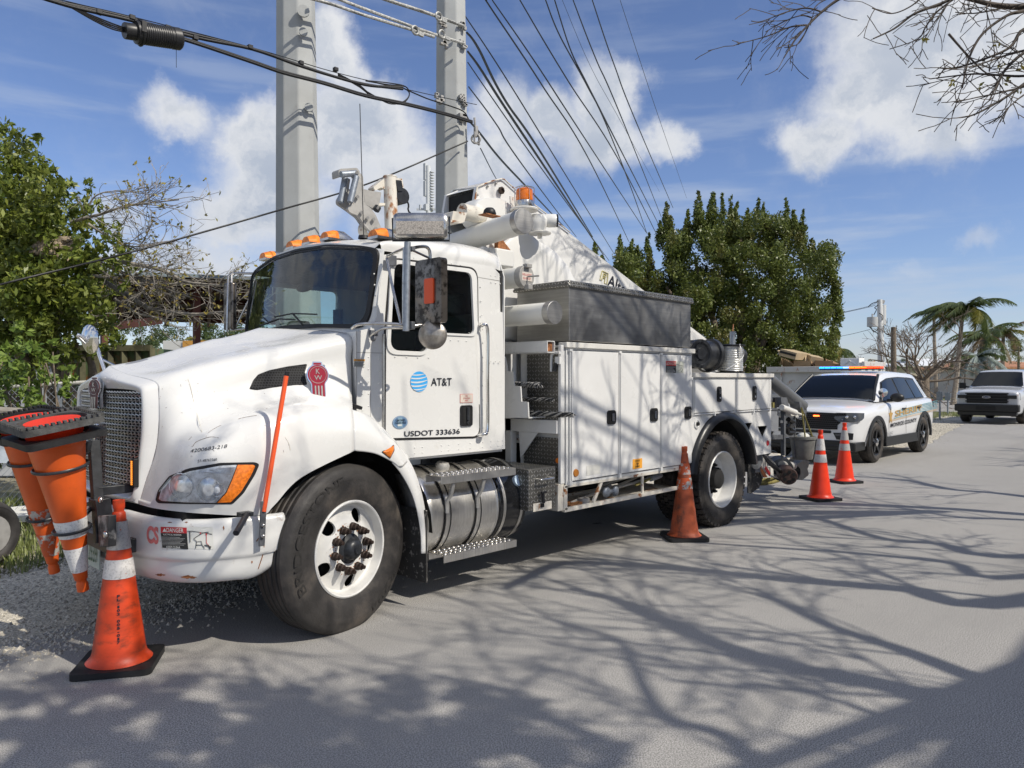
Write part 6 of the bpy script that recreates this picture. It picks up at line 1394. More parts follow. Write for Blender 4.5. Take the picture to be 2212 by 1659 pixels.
mb.build('stencilled_number', M['ink'], c1, smooth=0, local=True)
# inverted cones in the bumper rack
def inv_cone(pb, ptip, label, mo, mbse, bands, grp, spin=0.0):
    t_ = bpy.data.objects.new('traffic_cone', None); COL.objects.link(t_); t_.location = pb; d = (ptip-pb).normalized()
    q = d.to_track_quat('Z', 'Y') @ Matrix.Rotation(spin, 3, 'Z').to_quaternion(); t_.rotation_mode = 'QUATERNION'; t_.rotation_quaternion = q; t_.empty_display_size = .2
    tag(t_, label, 'traffic cone', grp); cone_parts(t_, mo, mbse, bands)
    if not bands:
        mb = MB(); mb.lathe([(0, .014), (.09, .012), (.135, .008)], (0, 0, 0), (0, 0, 1), 32, cap=False); mb.build('inner_disc', mo, t_, local=True)
        mb = MB()
        for k in range(13):
            for sx in (-1, 1): mb.box((-.168+.028*k, sx*.186, -.006), (.014, .026, .014)); mb.box((sx*.186, -.168+.028*k, -.006), (.026, .014, .014))
        mb.build('base_ribs', mbse, t_, local=True, smooth=0)
    return t_
G_ = 'cones stored upside down on the truck bumper'
pA = U('A', 402, 978, 'x', -1.50); tA = U('B', 590, 718, 'x', -1.36); 
inv_cone(pA, tA, 'orange cone hung upside down with white bands, outer one of the near bumper stack', M['cone_holder_o'], M['cbase'], [(.71, .87, M['tape_f']), (.53, .64, M['tape_f'])], G_, R_(20))
dA = (pA-tA).normalized(); inv_cone(pA+dA*.075, tA+dA*.075, 'cone nested inside the near bumper stack, only its grey base showing', M['cone_fresh'], M['cbase_g'], [], G_, R_(22))
pB = U('V', 62, 925, 'x', -1.50)
tB = U('V', 112, 1204, 'x', -1.36); 
inv_cone(pB, tB, 'cone hung upside down with torn grey bands, in the farther bumper stack', M['cone_holder_o'], M['cbase'], [(.71, .87, M['tape_p']), (.53, .64, M['tape_p'])], G_, R_(25))
inv_cone(pB+dA*.07, tB+dA*.07, 'cone nested in the farther bumper stack, its dark base at the left edge', M['cone_fresh'], M['cbase'], [], G_, R_(20))
# rack arms
rk = bpy.data.objects.new('cone_rack', None); COL.objects.link(rk); rk.parent = truck; rk.empty_display_size = .2
mb = MB(); X1 = -1.27; a, b = U('A', 690, 1035, 'x', X1), U('B', 740, 500, 'x', X1); mb.bar(a, b, .055, .055); mb.bar(b+V3((.03, .0, .03)), b+V3((.0, 0, .25)), .09, .08)
mb.bar(a.lerp(b, .5), a.lerp(b, .5)+V3((.2, 0, 0)), .05, .05); q = a.lerp(b, .62); mb.box(q, (.075, .075, .06)); mb.b2((-1.25, b.y-.12, .60), (-1.0, b.y+.5, .68)); mb.build('upright_post', M['blackm'], rk, bevel=.004)
mb = MB()
for (p, t) in ((pA, tA), (pB, tB)):
    d = (t-p).normalized()
    for f, r in ((.21, .124), (.60, .083)):
        c = p+d*f*.914; mb.torus(c, d, r+.008, .009, 36, 6); e = a.lerp(b, .08 if f < .4 else .60); dirx = (e-c).normalized(); mb.tube([c+dirx*(r+.005), e], .012, 6)
mb.bar(a+V3((0, 0, -.02)), U('A', 600, 1090, 'x', X1-.08), .03, .05); mb.build('holding_rings', M['blackm'], rk, smooth=60)
mb = MB(); mb.ball(U('B', 740, 182, 'x', X1-.03), (.012, .018, .018)); mb.ball(U('B', 778, 440, 'x', X1-.06), (.012, .02, .02)); mb.build('bolts', M['chrome_d'], rk)
mb = MB(); rc_ = [U('B', 720, 300, 'x', X1-.05), U('B', 800, 300, 'x', X1-.05), U('B', 800, 530, 'x', X1-.05), U('B', 728, 530, 'x', X1-.05)]; mb.prism(rc_, (.04, 0, 0)); mb.build('hitch_plate', mat('worn_black_steel', (.03, .03, .032), .5, col2=(.25, .24, .23), c2lo=.5, c2hi=.62, c2scale=9), rk, bevel=.004)
# ================================================================== ground, roads
def mat_ground(name, base, speck, s1, patch, dark, rough=.9, b=.5, stain=None):
    m = bpy.data.materials.new(name); m.use_nodes = True; t = NT(m.node_tree); tc = t.n('ShaderNodeTexCoord').outputs['Object']
    n1 = t.noise(tc, s1, 4, .7); n2 = t.noise(tc, .55, 6, .6); n3 = t.noise(tc, 7, 5, .6)
    c = t.mix(t.ramp(n1, .38, .64), [k*(1-speck) for k in base], [k*(1+speck*1.3) for k in base])
    c = t.mix(t.math('MULTIPLY', t.ramp(n2, .35, .68), .6), c, patch); c = t.mix(t.ramp(n3, .5, .8, 0, .30), c, dark)
    vo = t.n('ShaderNodeTexVoronoi', {'Vector': tc, 'Scale': s1*.55}).outputs[0]; c = t.mix(t.ramp(vo, .26, .12, 0, .5), c, [k*1.65 for k in base]); c = t.mix(t.ramp(t.noise(tc, 38, 5, .75), .56, .72, 0, .45), c, [k*.6 for k in base]); tk = t.n('ShaderNodeMapping', {'Vector': tc, 'Scale': (.06, 1.1, 1)}).outputs[0]; c = t.mix(t.ramp(t.noise(tk, 1.3, 4), .5, .75, 0, .4), c, [k*.72 for k in base])
    if stain:
        sn = t.n('ShaderNodeTexVoronoi', {'Vector': tc, 'Scale': .75, 'Randomness': 1.0}); wob = t.noise(tc, 14, 3)
        dd_ = t.math('ADD', sn.outputs[0], t.math('MULTIPLY', t.math('SUBTRACT', wob, .5), .09)); c = t.mix(t.ramp(dd_, .052, .035, 0, .75), c, stain)
    p = t.n('ShaderNodeBsdfPrincipled', {'Base Color': c, 'Roughness': rough, 'Specular IOR Level': .3})
    bp = t.n('ShaderNodeBump', {'Height': n1, 'Strength': b, 'Distance': .006}); t.nt.links.new(bp.outputs[0], p.inputs['Normal'])
    t.n('ShaderNodeOutputMaterial', {'Surface': p.outputs[0]}); return m
M['asphalt'] = mat_ground('worn_asphalt', (.325, .313, .295), .55, 150, (.275, .268, .253), (.21, .207, .20), b=.16, stain=(.06, .055, .05))
M['gravel'] = mat_ground('pale_gravel', (.50, .46, .38), .5, 55, (.38, .35, .28), (.22, .20, .15), b=1.0)
M['soil'] = mat_ground('sandy_soil', (.24, .22, .16), .4, 40, (.10, .12, .05), (.10, .09, .06), b=1)
mb = MB(); mb.grid([[V3((x, y, -.03)) for y in (-400, -40, 0, 60, 900)] for x in (-400, -40, 0, 60, 900)]); g = mb.build('ground', M['soil'], smooth=0); tag(g, kind='structure')
from mathutils import noise as MN
edge = [(-40, 1.6), (-12, 1.4), (-4, 1.25), (-1.6, 1.30), (0, 1.55), (4, 2.0), (8, 2.15), (11, 1.9), (14, 1.75), (17.6, 1.45), (22, 2.2), (27.7, 3.0), (36, 3.4), (60, 3.6), (400, 3.8)]
def edge_y(x):
    for (a, b), (c, d) in zip(edge[:-1], edge[1:]):
        if a <= x <= c: return b+(d-b)*(x-a)/(c-a)
    return edge[-1][1]
xs = [-40+.25*i for i in range(int(100/.25))]+[62, 80, 120, 200, 400]
mb = MB(); E1 = [V3((x, edge_y(x)+.10*MN.noise(V3((x*1.3, 0, 0)))+.05*MN.noise(V3((x*5, 3, 0))), 0)) for x in xs]
mb.grid([[V3((x, -30, 0)) for x in xs], [V3((x, -3, 0)) for x in xs], E1, [p+V3((0, .06, -.028)) for p in E1]]); rd = mb.build('road', M['asphalt'], smooth=0); tag(rd, kind='structure')
mb = MB(); E2 = [V3((x, edge_y(x)+1.9+.35*MN.noise(V3((x*.7, 9, 0)))+.12*MN.noise(V3((x*3, 5, 0))), -.012)) for x in xs if x < 34]; E0 = [V3((x, edge_y(x)-.15, -.012)) for x in xs if x < 34]
mb.grid([E0, E2]); gv = mb.build('gravel_shoulder', M['gravel'], smooth=0); tag(gv, kind='structure')
mb = MB(); mb.grid([[V3((38.0, 3.0, -.006)), V3((38, 120, -.006))], [V3((60, 3.0, -.006)), V3((60, 120, -.006))]]); sr = mb.build('side_road', M['asphalt'], smooth=0); tag(sr, kind='structure')
# loose stones and grass beside the road
rn = random.Random(7)
def scatter(name, n, pos, build, m, kind='stuff', cat=None):
    mb = MB()
    for i in range(n):
        p = pos(rn)
        if p is not None: build(mb, V3(p))
    o = mb.build(name, m, smooth=0); tag(o, kind=kind); return o
def stone(mb, p):
    s = .006+.016*rn.random()**2.5; a = rn.random()*6; vs = []
    for k in range(5): q = a+k*1.257; vs.append(p+V3((math.cos(q)*s*rn.uniform(.7, 1.3), math.sin(q)*s*rn.uniform(.7, 1.3), -.004)))
    vs.append(p+V3((rn.uniform(-.3, .3)*s, rn.uniform(-.3, .3)*s, s*.75))); mb.add(vs, [(0, 1, 5), (1, 2, 5), (2, 3, 5), (3, 4, 5), (4, 0, 5)])
def pos_g(r):
    x = r.uniform(-4.5, 1.5); y = edge_y(x)+r.uniform(-.25, 2.1)**1.0 if r.random() < .8 else edge_y(x)-.3*abs(r.gauss(0, 1)); return (x, y, -.01 if y > edge_y(x) else .002)
stm_ = mat('pale_stone', (.42, .39, .33), .85, var=.5, vscale=25); scatter('loose_gravel', 16000, pos_g, stone, stm_)
def pos_g2(r): x = r.uniform(8, 30); return (x, edge_y(x)+r.uniform(-.3, 1.9), -.006)
scatter('loose_gravel', 5000, pos_g2, lambda mb, p: stone(mb, p), stm_)
M['grass'] = mat_leaf('grass_blades', (.14, .18, .04), (.26, .29, .10), (.36, .31, .16), 1.2)
def blade(mb, p):
    h = rn.uniform(.05, .16); a = rn.random()*6.3; w_ = .006; d = V3((math.cos(a), math.sin(a), 0)); l = d*h*rn.uniform(.2, .7); sd_ = V3((-d.y, d.x, 0))*w_
    mb.add([p-sd_, p+sd_, p+l*.5+V3((0, 0, h*.7))+sd_*.7, p+l+V3((0, 0, h)), p+l*.5+V3((0, 0, h*.7))-sd_*.7], [(0, 1, 2, 3, 4)])
def pos_gr(r):
    x, y = r.uniform(-5.5, 3), r.uniform(3.1, 7.5)
    if MN.noise(V3((x*1.4, y*1.4, 0))) < -.22+.5*max(0, 3.9-y): return None
    return (x, y, -.03)
scatter('grass', 26000, pos_gr, blade, M['grass'])
def pos_gr2(r):
    x = r.uniform(14, 37.5); y = edge_y(x)+1.2+abs(r.gauss(0, 1.5))
    if MN.noise(V3((x, y, 4))) < -.15: return None
    return (x, y, -.03)
scatter('grass', 9000, pos_gr2, blade, M['grass'])
mb = MB(); mb.grid([[V3((61, 3.4, -.02)), V3((61, 120, -.02))], [V3((120, 3.4, -.02)), V3((120, 160, -.02))]]); vg = mb.build('verge', mat('verge_grass', (.15, .17, .06), .9, var=.3, vscale=.6, col2=(.3, .27, .18), c2scale=.4), smooth=0); tag(vg, kind='structure')

# ================================================================== foliage builders
def leaf_mesh(name, C, m, parent, size, seed=0, aspect=2.0, origin=None, up=.0):
    """C: list of (x, y, z, rx, ry, rz, n) clumps -> one mesh of small leaves"""
    r = np.random.RandomState(seed); P = []
    for (x, y, z, rx, ry, rz_, n) in C:
        d = r.normal(size=(n, 3)); d /= np.linalg.norm(d, axis=1)[:, None]; rad = r.uniform(.0, 1, (n, 1))**.42
        P.append(np.array([x, y, z])+d*rad*np.array([rx, ry, rz_]))
    P = np.concatenate(P); n = len(P)
    a = r.normal(size=(n, 3)); a[:, 2] += up; a /= np.linalg.norm(a, axis=1)[:, None]; b = np.cross(a, r.normal(size=(n, 3))); b /= np.linalg.norm(b, axis=1)[:, None]; nn = np.cross(a, b)
    s = size*r.uniform(.6, 1.35, (n, 1)); L = a*s*.5*aspect**.5; W = b*s*.5/aspect**.5
    V = np.stack([P-L, P-W*.9+nn*s*.06, P+L, P+W*.9+nn*s*.06], axis=1).reshape(-1, 3)
    if parent is not None: V -= np.array(root_of(parent).location)
    me = bpy.data.meshes.new(name); me.vertices.add(4*n); me.vertices.foreach_set('co', V.astype(np.float32).ravel()); me.loops.add(4*n); me.loops.foreach_set('vertex_index', np.arange(4*n, dtype=np.int32)); me.polygons.add(n); me.polygons.foreach_set('loop_start', np.arange(0, 4*n, 4, dtype=np.int32)); me.polygons.foreach_set('loop_total', np.full(n, 4, dtype=np.int32)); me.materials.append(m); me.update(); me.validate()
    o = bpy.data.objects.new(name, me); COL.objects.link(o)
    if parent is not None: o.parent = parent
    return o
M['bark'] = mat('bark', (.17, .135, .10), .85, var=.35, vscale=12, bump=.5, bscale=30)
M['bark_g'] = mat('grey_bark', (.26, .235, .20), .85, var=.35, vscale=9, bump=.4, bscale=30)
M['twig'] = mat('dark_twig', (.075, .06, .048), .8, var=.3)
def grow(mb, p, d, L, r, depth, rn, spread=.5, kids=(2, 3), ends=None, grav=0.0, seg=4, minr=.003):
    pts = [V3(p)]; d = V3(d).normalized(); q = V3(p); n = 4
    for i in range(n):
        d = (d+V3((rn.gauss(0, .11), rn.gauss(0, .11), rn.gauss(0, .11)+grav))).normalized(); q = q+d*L/n; pts.append(q.copy())
    rs = [max(minr, r*(1-.42*i/n)) for i in range(n+1)]; mb.tube(pts, rs, seg if r > .02 else 4 if r > .008 else 3, caps=False)
    if depth <= 0:
        if ends is not None: ends.append(pts[-1])
        return
    for k in range(rn.randint(*kids)):
        t = rn.uniform(.45, 1.0); i = min(n-1, int(t*n)); b = pts[i].lerp(pts[i+1], t*n-i); nd = (d+V3((rn.gauss(0, spread), rn.gauss(0, spread), rn.gauss(0, spread)))).normalized()
        grow(mb, b, nd, L*rn.uniform(.55, .82), r*(.62 if k else .72)*(1-.3*(1-t)), depth-1, rn, spread, kids, ends, grav, seg, minr)
LF1 = mat_leaf('mangrove_leaf', (.075, .115, .015), (.25, .29, .055), (.27, .28, .06), 1.6, .38, .3)
LF2 = mat_leaf('bright_leaf', (.09, .16, .025), (.25, .33, .07), (.16, .24, .04), 2, .38, .3)
LF3 = mat_leaf('buttonwood_leaf', (.065, .095, .018), (.19, .225, .05), (.17, .14, .045), .9, .42, .25)
LF4 = mat_leaf('far_leaf', (.04, .07, .02), (.10, .14, .045), (.07, .10, .04), .3, .5, .2)
LFY = mat_leaf('yellow_leaf', (.34, .27, .05), (.22, .22, .05), (.26, .15, .04), 2, .5, .3)
# -------- dense tree at the left edge
def PXC(lst, base_d, leafsq, zsq=1.0):
    out = []
    for it in lst:
        u, v, r = it[:3]; d = it[3] if len(it) > 3 else base_d; c = UD('V', u, v, d); R__ = r*d/FOC
        dens_ = it[4] if len(it) > 4 else 1.0; out.append((c.x, c.y, c.z, R__, R__*1.05, R__*zsq, max(12, int(leafsq*R__*R__*dens_))))
    return out
lt = thing('leafy_tree', tuple(UD('V', 60, 1040, 9.4)-V3((0, 0, .0)))[:2]+(-.03,), 'dense glossy green broadleaf tree at the left edge with a torn brown limb', 'tree')
rl = random.Random(3); blobs = []
sil = [(20,330,58),(62,322,28),(70,380,40),(140,418,28),(152,392,14),(175,468,32),(120,480,60),(40,430,90),(0,480,100),(200,440,22),(192,402,12),(235,492,30),(60,560,110),(190,540,55),(245,540,32),(130,610,90),(0,640,110),(230,600,48),(60,680,90),(160,680,70),(230,660,45),(262,620,22),(20,740,80),(120,745,60),(200,725,45),(288,580,14),(270,548,14),(225,700,50)]
for (u, v, r) in sil:
    n_ = max(4, int(r/4.2))
    for k in range(n_):
        a = rl.uniform(0, 6.28); q = r*math.sqrt(rl.random()); blobs.append((u+q*math.cos(a), v+q*math.sin(a), max(8, r*rl.uniform(.22, .42)), 9.4+rl.uniform(-.9, .9)))
leaf_mesh('crown', PXC(blobs, 9.3, 4600, 1.15), LF1, lt, .062, 1, 2.3, up=.3)
mb = MB()
for (u0, v0, u1, v1, r) in ((55, 1000, 40, 560, .10), (20, 1000, -10, 600, .09), (110, 980, 140, 640, .09), (150, 960, 165, 740, .07), (165, 960, 230, 640, .06), (90, 1000, 95, 600, .06), (130, 800, 60, 700, .05)):
    a, b = UD('V', u0, v0, 9.5), UD('V', u1, v1, 9.5); mb.tube(catmull([a, a.lerp(b, .35)+V3((.1, 0, 0)), a.lerp(b, .7)+V3((-.08, .1, 0)), b], 4), [r*(1-.04*k) for k in range(13)], 8)
tr_ = mb.build('trunk', M['bark'], lt, smooth=60)
mb = MB(); rs = random.Random(8)
cc_ = [UD('M', *p, 8.9) for p in ((215, 985), (280, 955), (350, 935), (420, 930), (470, 930), (505, 920))]
base_ = catmull(cc_, 5)
for k in range(26):
    off = V3((rs.gauss(0, .05), rs.gauss(0, .05), rs.gauss(0, .065))); L0 = rs.randint(0, 8); L1 = rs.randint(16, 25)
    pts = [p+off*(.5+.05*i)+V3((rs.gauss(0, .008), 0, rs.gauss(0, .008))) for i, p in enumerate(base_[L0:L1+1])]; mb.tube(pts, [.035]*(len(pts)-3)+[.03, .018, .008], 6)
mb.build('torn_limb', mat('torn_wood', (.30, .24, .17), .9, var=.5, vscale=25, col2=(.07, .05, .035), c2lo=.5, c2hi=.65, c2scale=9, bump=.6, bscale=40), lt, smooth=60)
# light shrubs in front
sh = thing('leafy_shrub', tuple(UD('V', 90, 1010, 7.6))[:2]+(-.03,), 'light green shrub with oval leaves growing through the chain link fence at the left', 'shrub')
bl = []
for (u, v, r) in ((30,790,50),(10,850,60),(70,830,40),(110,800,35),(60,880,50),(150,800,20),(175,870,20),(20,930,40),(100,760,25),(45,740,40),(135,840,22),(10,980,35),(60,960,25)):
    for k in range(max(3, int(r/5))):
        a = rl.uniform(0, 6.28); q = r*math.sqrt(rl.random()); bl.append((u+q*math.cos(a), v+q*math.sin(a), max(7, r*rl.uniform(.2, .36)), 7.7+rl.uniform(-.4, .4)))
leaf_mesh('crown', PXC(bl, 7.6, 4800, 1.0), LF2, sh, .06, 4, 2.2, up=.2)
mb = MB()
for k in range(9): a = UD('V', rl.uniform(0, 170), 1010, 7.7); b = UD('V', rl.uniform(0, 170), rl.uniform(760, 860), 7.7); mb.tube(catmull([a, a.lerp(b, .5)+V3((rl.uniform(-.1, .1), 0, 0)), b], 4), .009, 5)
mb.build('stem', M['bark'], sh)
# bare fallen limbs reaching right, with a few yellow leaves
fb = thing('fallen_branches', tuple(UD('V', 200, 1000, 9.0))[:2]+(-.03,), 'bare grey branches with a few yellow leaves sprawling in front of the dark shed roof', 'branches')
mb = MB(); ends = []; rb = random.Random(21)
main = [[(620,1010),(850,1045),(1050,1080),(1180,1120),(1290,1180),(1450,1200),(1590,1212)],[(600,1020),(760,1075),(900,1140),(1040,1185),(1180,1240),(1330,1290)],[(740,1190),(880,1270),(1000,1345),(1100,1380),(1250,1400),(1400,1408),(1600,1388),(1760,1385)],[(620,780),(700,835),(790,890),(880,930),(1000,935),(1150,905)],[(500,765),(600,735),(700,712),(790,680),(880,655),(980,640),(1080,628),(1250,610)],[(560,980),(700,1100),(800,1180),(880,1300),(930,1400)],[(650,1140),(800,1160),(950,1190),(1150,1200),(1350,1190),(1560,1260)],[(800,1300),(950,1400),(1080,1430),(1190,1460)],[(600,700),(650,600),(720,560),(800,550),(900,560)]]
for i, ln in enumerate(main):
    pts = catmull([UD('M', x, y, 9.0-.03*j+(.1*(i % 3))) for j, (x, y) in enumerate(ln)], 4); n = len(pts); r0 = (.032, .028, .034, .018, .022, .03, .02, .022, .012)[i]
    mb.tube(pts, [max(.005, r0*(1-.75*k/n)) for k in range(n)], 7, caps=False)
    for k in range(3, n-1):
        for _ in range(2 if i in (3, 4, 8) else 2):
            if rb.random() < (.5 if i in (3, 4, 8) else .5):
                d = (pts[k+1]-pts[k]).normalized(); nd = (d*1.0+V3((rb.gauss(0, .45), rb.gauss(0, .4), rb.gauss(0, .45)))).normalized()
                grow(mb, pts[k], nd, rb.uniform(.18, .5), .0065, 2, rb, .55, (2, 3), ends, 0, 4, .0028)
mb.build('limbs', M['bark_g'], fb, smooth=60)
yc = [(p.x, p.y, p.z, .035, .035, .035, 2) for p in ends if rb.random() < .55]; leaf_mesh('dry_leaves', yc, LFY, fb, .038, 7, 2.0)
# -------- shed with a rusty dark roof behind
shd = thing('open_shed', tuple(UD('V', 420, 819, 15))[:2]+(0,), 'dark rusty open shed roof on steel posts behind the bare branches', 'shed')
mb = MB(); a, b = UD('V', 225, 592, 14.5), UD('V', 640, 607, 16.5); a2, b2 = UD('V', 225, 700, 19.5), UD('V', 640, 684, 21.5); a2.z = b2.z = (a2.z+b2.z)/2
mb.add([a, b, b2, a2], [(0, 1, 2, 3)]); mb.build('roof', mat('dark_rusty_iron', (.028, .02, .018), .8, var=.5, vscale=3, col2=(.12, .04, .02), c2scale=2), shd, smooth=0, solid=.05)
mb = MB(); mb.bar(a+V3((0, -.05, .02)), b+V3((0, -.05, .02)), .05, .07); mb.build('gutter', mat('grey_blue_gutter', (.16, .20, .22), .5), shd, smooth=0)
mb = MB()
for t in (.08, .3, .52, .74, .96): p, q = a.lerp(b, t)+V3((0, 0, -.16)), a2.lerp(b2, t)+V3((0, 0, -.10)); mb.bar(p, q, .08, .18)
for t in (.15, .4, .65, .9): p, q = a.lerp(a2, t), b.lerp(b2, t); mb.bar(p+V3((0, 0, -.1)), q+V3((0, 0, -.1)), .06, .12)
p, q = UD('M', 745, 1500, 13.5), UD('M', 1130, 1450, 14); mb.bar(p, q, .1, .14)
mb.build('rafters', mat('red_oxide_steel', (.055, .016, .012), .7, var=.4, vscale=4), shd, smooth=0)
mb = MB()
for p in (a.lerp(a2, .1), a.lerp(b, .45).lerp(a2.lerp(b2, .45), .1), b.lerp(b2, .1), a2, b2): mb.bar((p.x, p.y, 0), (p.x, p.y, p.z-.05), .12, .12)
mb.build('posts', mat('red_oxide_steel2', (.10, .03, .02), .7), shd, smooth=0)
# rusty green skip, white shed, pale wall
def slab(name, label, cat, u0, v0, u1, v1, d, th, m, extra=None, group=None):
    p, q = UD('V', u0, v1, d), UD('V', u1, v1, d+ (0 if extra is None else extra)); zt_ = UD('V', u0, v0, d).z; p.z = q.z = 0 if v1 > 819 else p.z
    t_ = thing(name, (p.x, p.y, min(0, p.z) if v1 > 819 else 0), label, cat, group); z0 = 0
    dr = (q-p); dr.z = 0; L_ = dr.length; dr.normalize(); nn = V3((-dr.y, dr.x, 0)); p0 = V3((p.x, p.y, 0))
    mb = MB(); V_ = [p0, p0+dr*L_, p0+dr*L_+nn*th, p0+nn*th]; mb.prism(V_, (0, 0, zt_)); o = mb.build('wall', m, t_, smooth=0, bevel=.01); return t_, p0, dr, nn, L_, zt_
gs = mat('rusty_green_steel', (.10, .15, .07), .6, var=.25, vscale=3, col2=(.22, .075, .025), c2lo=.50, c2hi=.60, c2scale=2.2, stretch=(1, 1, .6))
t_, p0, dr, nn, L_, zt_ = slab('steel_skip', 'rusty green steel skip behind the chrome fender mirror', 'skip', 150, 752, 330, 860, 11.5, 2.0, gs)
mb = MB(); mb.bar(p0+V3((0, 0, zt_))-nn*.04, p0+dr*L_+V3((0, 0, zt_))-nn*.04, .09, .09); 
for k in range(7): q = p0+dr*(L_*k/6)-nn*.03; mb.bar(q, q+V3((0, 0, zt_)), .07, .08)
mb.build('ribs', mat('rusty_rib', (.09, .085, .045), .7, var=.5, vscale=5), t_, smooth=0)
pw = mat('pale_render', (.46, .47, .48), .8, var=.15, vscale=1.5, col2=(.25, .24, .22), c2scale=2)
t_, p0, dr, nn, L_, zt_ = slab('garden_wall', 'pale grey rendered wall standing behind the shrubs and the fence', 'wall', -60, 768, 168, 960, 12.2, .2, pw)
mb = MB(); mb.bar(p0+V3((0, 0, zt_+.03)), p0+dr*L_+V3((0, 0, zt_+.03)), .28, .06); mb.build('coping', pw, t_, smooth=0)
t_, p0, dr, nn, L_, zt_ = slab('site_cabin', 'small white and yellow cabin far behind the skip, below the shed roof', 'cabin', 352, 736, 450, 850, 26, 3, mat('cabin_white', (.6, .6, .57), .6))
mb = MB(); mb.prism([p0+dr*(L_*.45)-nn*.03+V3((0, 0, zt_-.9)), p0+dr*L_-nn*.03+V3((0, 0, zt_-.9)), p0+dr*L_-nn*.03+V3((0, 0, zt_)), p0+dr*(L_*.45)-nn*.03+V3((0, 0, zt_))], nn*-.02); mb.build('yellow_panel', mat('yellow_panel', (.55, .28, .06), .6), t_, smooth=0)
# chain-link fence with a top rail, lower pipes
cf = thing('chain_link_fence', tuple(UD('V', 95, 1000, 8.3))[:2]+(0,), 'rusty chain link fence with a pale top rail behind the light green shrub', 'fence')
f0, f1 = UD('V', -40, 838, 8.4), UD('V', 330, 818, 8.6); mb = MB(); mb.cyl(f0, f1, .022, seg=10); mb.build('top_rail', mat('pale_rail', (.55, .53, .48), .5), cf)
mb = MB(); dv = (f1-f0); nL = int(dv.length/.07); Hf = f0.z-.12
for k in range(-24, nL):
    for sg in (1, -1):
        x0_ = k if sg == 1 else k+24; q0 = f0+dv*(x0_/nL); q1 = f0+dv*((x0_+sg*24*.8)/nL)
        a_, b_ = V3((q0.x, q0.y, q0.z)), V3((q1.x, q1.y, .10)); t0 = 0
        if x0_ < 0 or x0_ > nL: continue
        mb.tube([a_, b_], .0022, 3, caps=False)
mb.build('wire_mesh', M['galv'], cf, smooth=0)
mb = MB()
for t in (.0, .45, .98): q = f0.lerp(f1, t); mb.cyl((q.x, q.y, -.03), (q.x, q.y, q.z), .025, seg=10)
mb.build('post', M['galv'], cf)
for i, (v0, v1, r, lab, mm) in enumerate(((885, 896, .035, 'weathered grey timber pole leaning level beside the cones at the left edge', (.22, .20, .17)), (918, 926, .022, 'rusty pale pipe lying just below the timber pole at the left edge', (.30, .22, .16)))):
    a_, b_ = UD('V', -30, v0, 6.9), UD('V', 190, v1, 7.3); t_ = thing('rail_pole', ((a_.x+b_.x)/2, (a_.y+b_.y)/2, a_.z), lab, 'pole', None); mb = MB(); mb.cyl(a_, b_, r, seg=10)
    for e in (a_, b_): mb.bar((e.x, e.y, -.03), e, .05, .05)
    mb.build('pole_shaft', mat('weathered', mm, .8, var=.3), t_)
# low trailer at the left edge
tl = thing('small_trailer', tuple(UD('V', 30, 1075, 6.6))[:2]+(0,), 'low pale utility trailer with a black tyre, cut off by the left edge', 'trailer')
mb = MB(); a_, b_ = UD('V', -60, 975, 6.7), UD('V', 165, 985, 7.1); mb.bar(a_, b_, .05, .18); 
for k in range(5): p = UD('V', 45+k*22, 930+k*3, 7.4); q = UD('V', -10+k*24, 985, 6.9); mb.bar(p, q, .05, .03)
mb.bar(UD('V', 40, 926, 7.4), UD('V', 180, 935, 7.6), .04, .05); mb.build('deck_frame', mat('dented_alu', (.45, .50, .54), .4, metal=.3, var=.3, vscale=6, col2=(.4, .28, .18), c2lo=.6, c2hi=.7, c2scale=5), tl, smooth=0)
wc = UD('V', -16, 1068, 6.3); tyre_c = V3((wc.x, wc.y, .27)); mbx = tyre_mb(tyre_c, (.45, -.9, 0), .28, .18, .16); mbx.build('tyre', M['tyre'], tl, smooth=40)
mb = MB(); mb.cyl(tyre_c-V3((.45, -.9, 0))*.1, tyre_c, .16, seg=24); mb.build('rim', M['cast'], tl)
# pale boards and a rusty channel on the grass
for (nm, lab, cat, pts, h, mm) in (('foam_board', 'white board lying flat on the grass behind the hanging cones', 'board', [(-20, 1122), (80, 1108), (150, 1128), (-20, 1142)], .05, mat('chalky_board', (.70, .69, .64), .9, var=.1, bump=.2)), ('steel_channel', 'white steel channel with rusty end resting on the pale board', 'channel', [(50, 1092), (75, 1082), (150, 1098), (140, 1118)], .14, M['white_rust2'])):
    P_ = [U('V', *p, 'z', 0.0) for p in pts]; c = sum(P_, V3((0, 0, 0)))/4; t_ = thing(nm, (c.x, c.y, 0), lab, cat); mb = MB(); mb.prism([p+V3((0, 0, .04 if h < .1 else .11)) for p in P_], (0, 0, h+.02)); mb.build('panel', mm, t_, smooth=0, bevel=.004)
# far pines and a small fan palm seen under the shed
def far_tree(u, v, r, d, label, mat_=LF4, n=1.0, seed=0, group=None, name='pine_tree', leaf=None, trunk_r=.15, stems=True):
    base = UD('V', u, 819, d); t_ = thing(name, (base.x, base.y, 0), label, 'tree', group); rt_ = random.Random(seed); L = []
    for k in range(26):
        a = rt_.uniform(0, 6.28); q = math.sqrt(rt_.random()); L.append((u+r[0]*q*math.cos(a), v+r[1]*q*math.sin(a), min(r)*rt_.uniform(.18, .36), d+rt_.uniform(-.04, .04)*d))
    Rm = min(r)*d/FOC; lf = leaf or max(.05, Rm*.09); leaf_mesh('crown', PXC(L, d, 11/(lf*lf)*n), mat_, t_, lf, seed, 2.0)
    mb = MB(); top = UD('V', u, v, d); mb.tube(catmull([V3((base.x, base.y, -.03)), V3((base.x+.1, base.y, top.z*.5)), top], 4), [trunk_r*(1-.07*k) for k in range(9)], 8); mb.build('trunk', M['bark'], t_); return t_
GP = 'pines behind the shed'
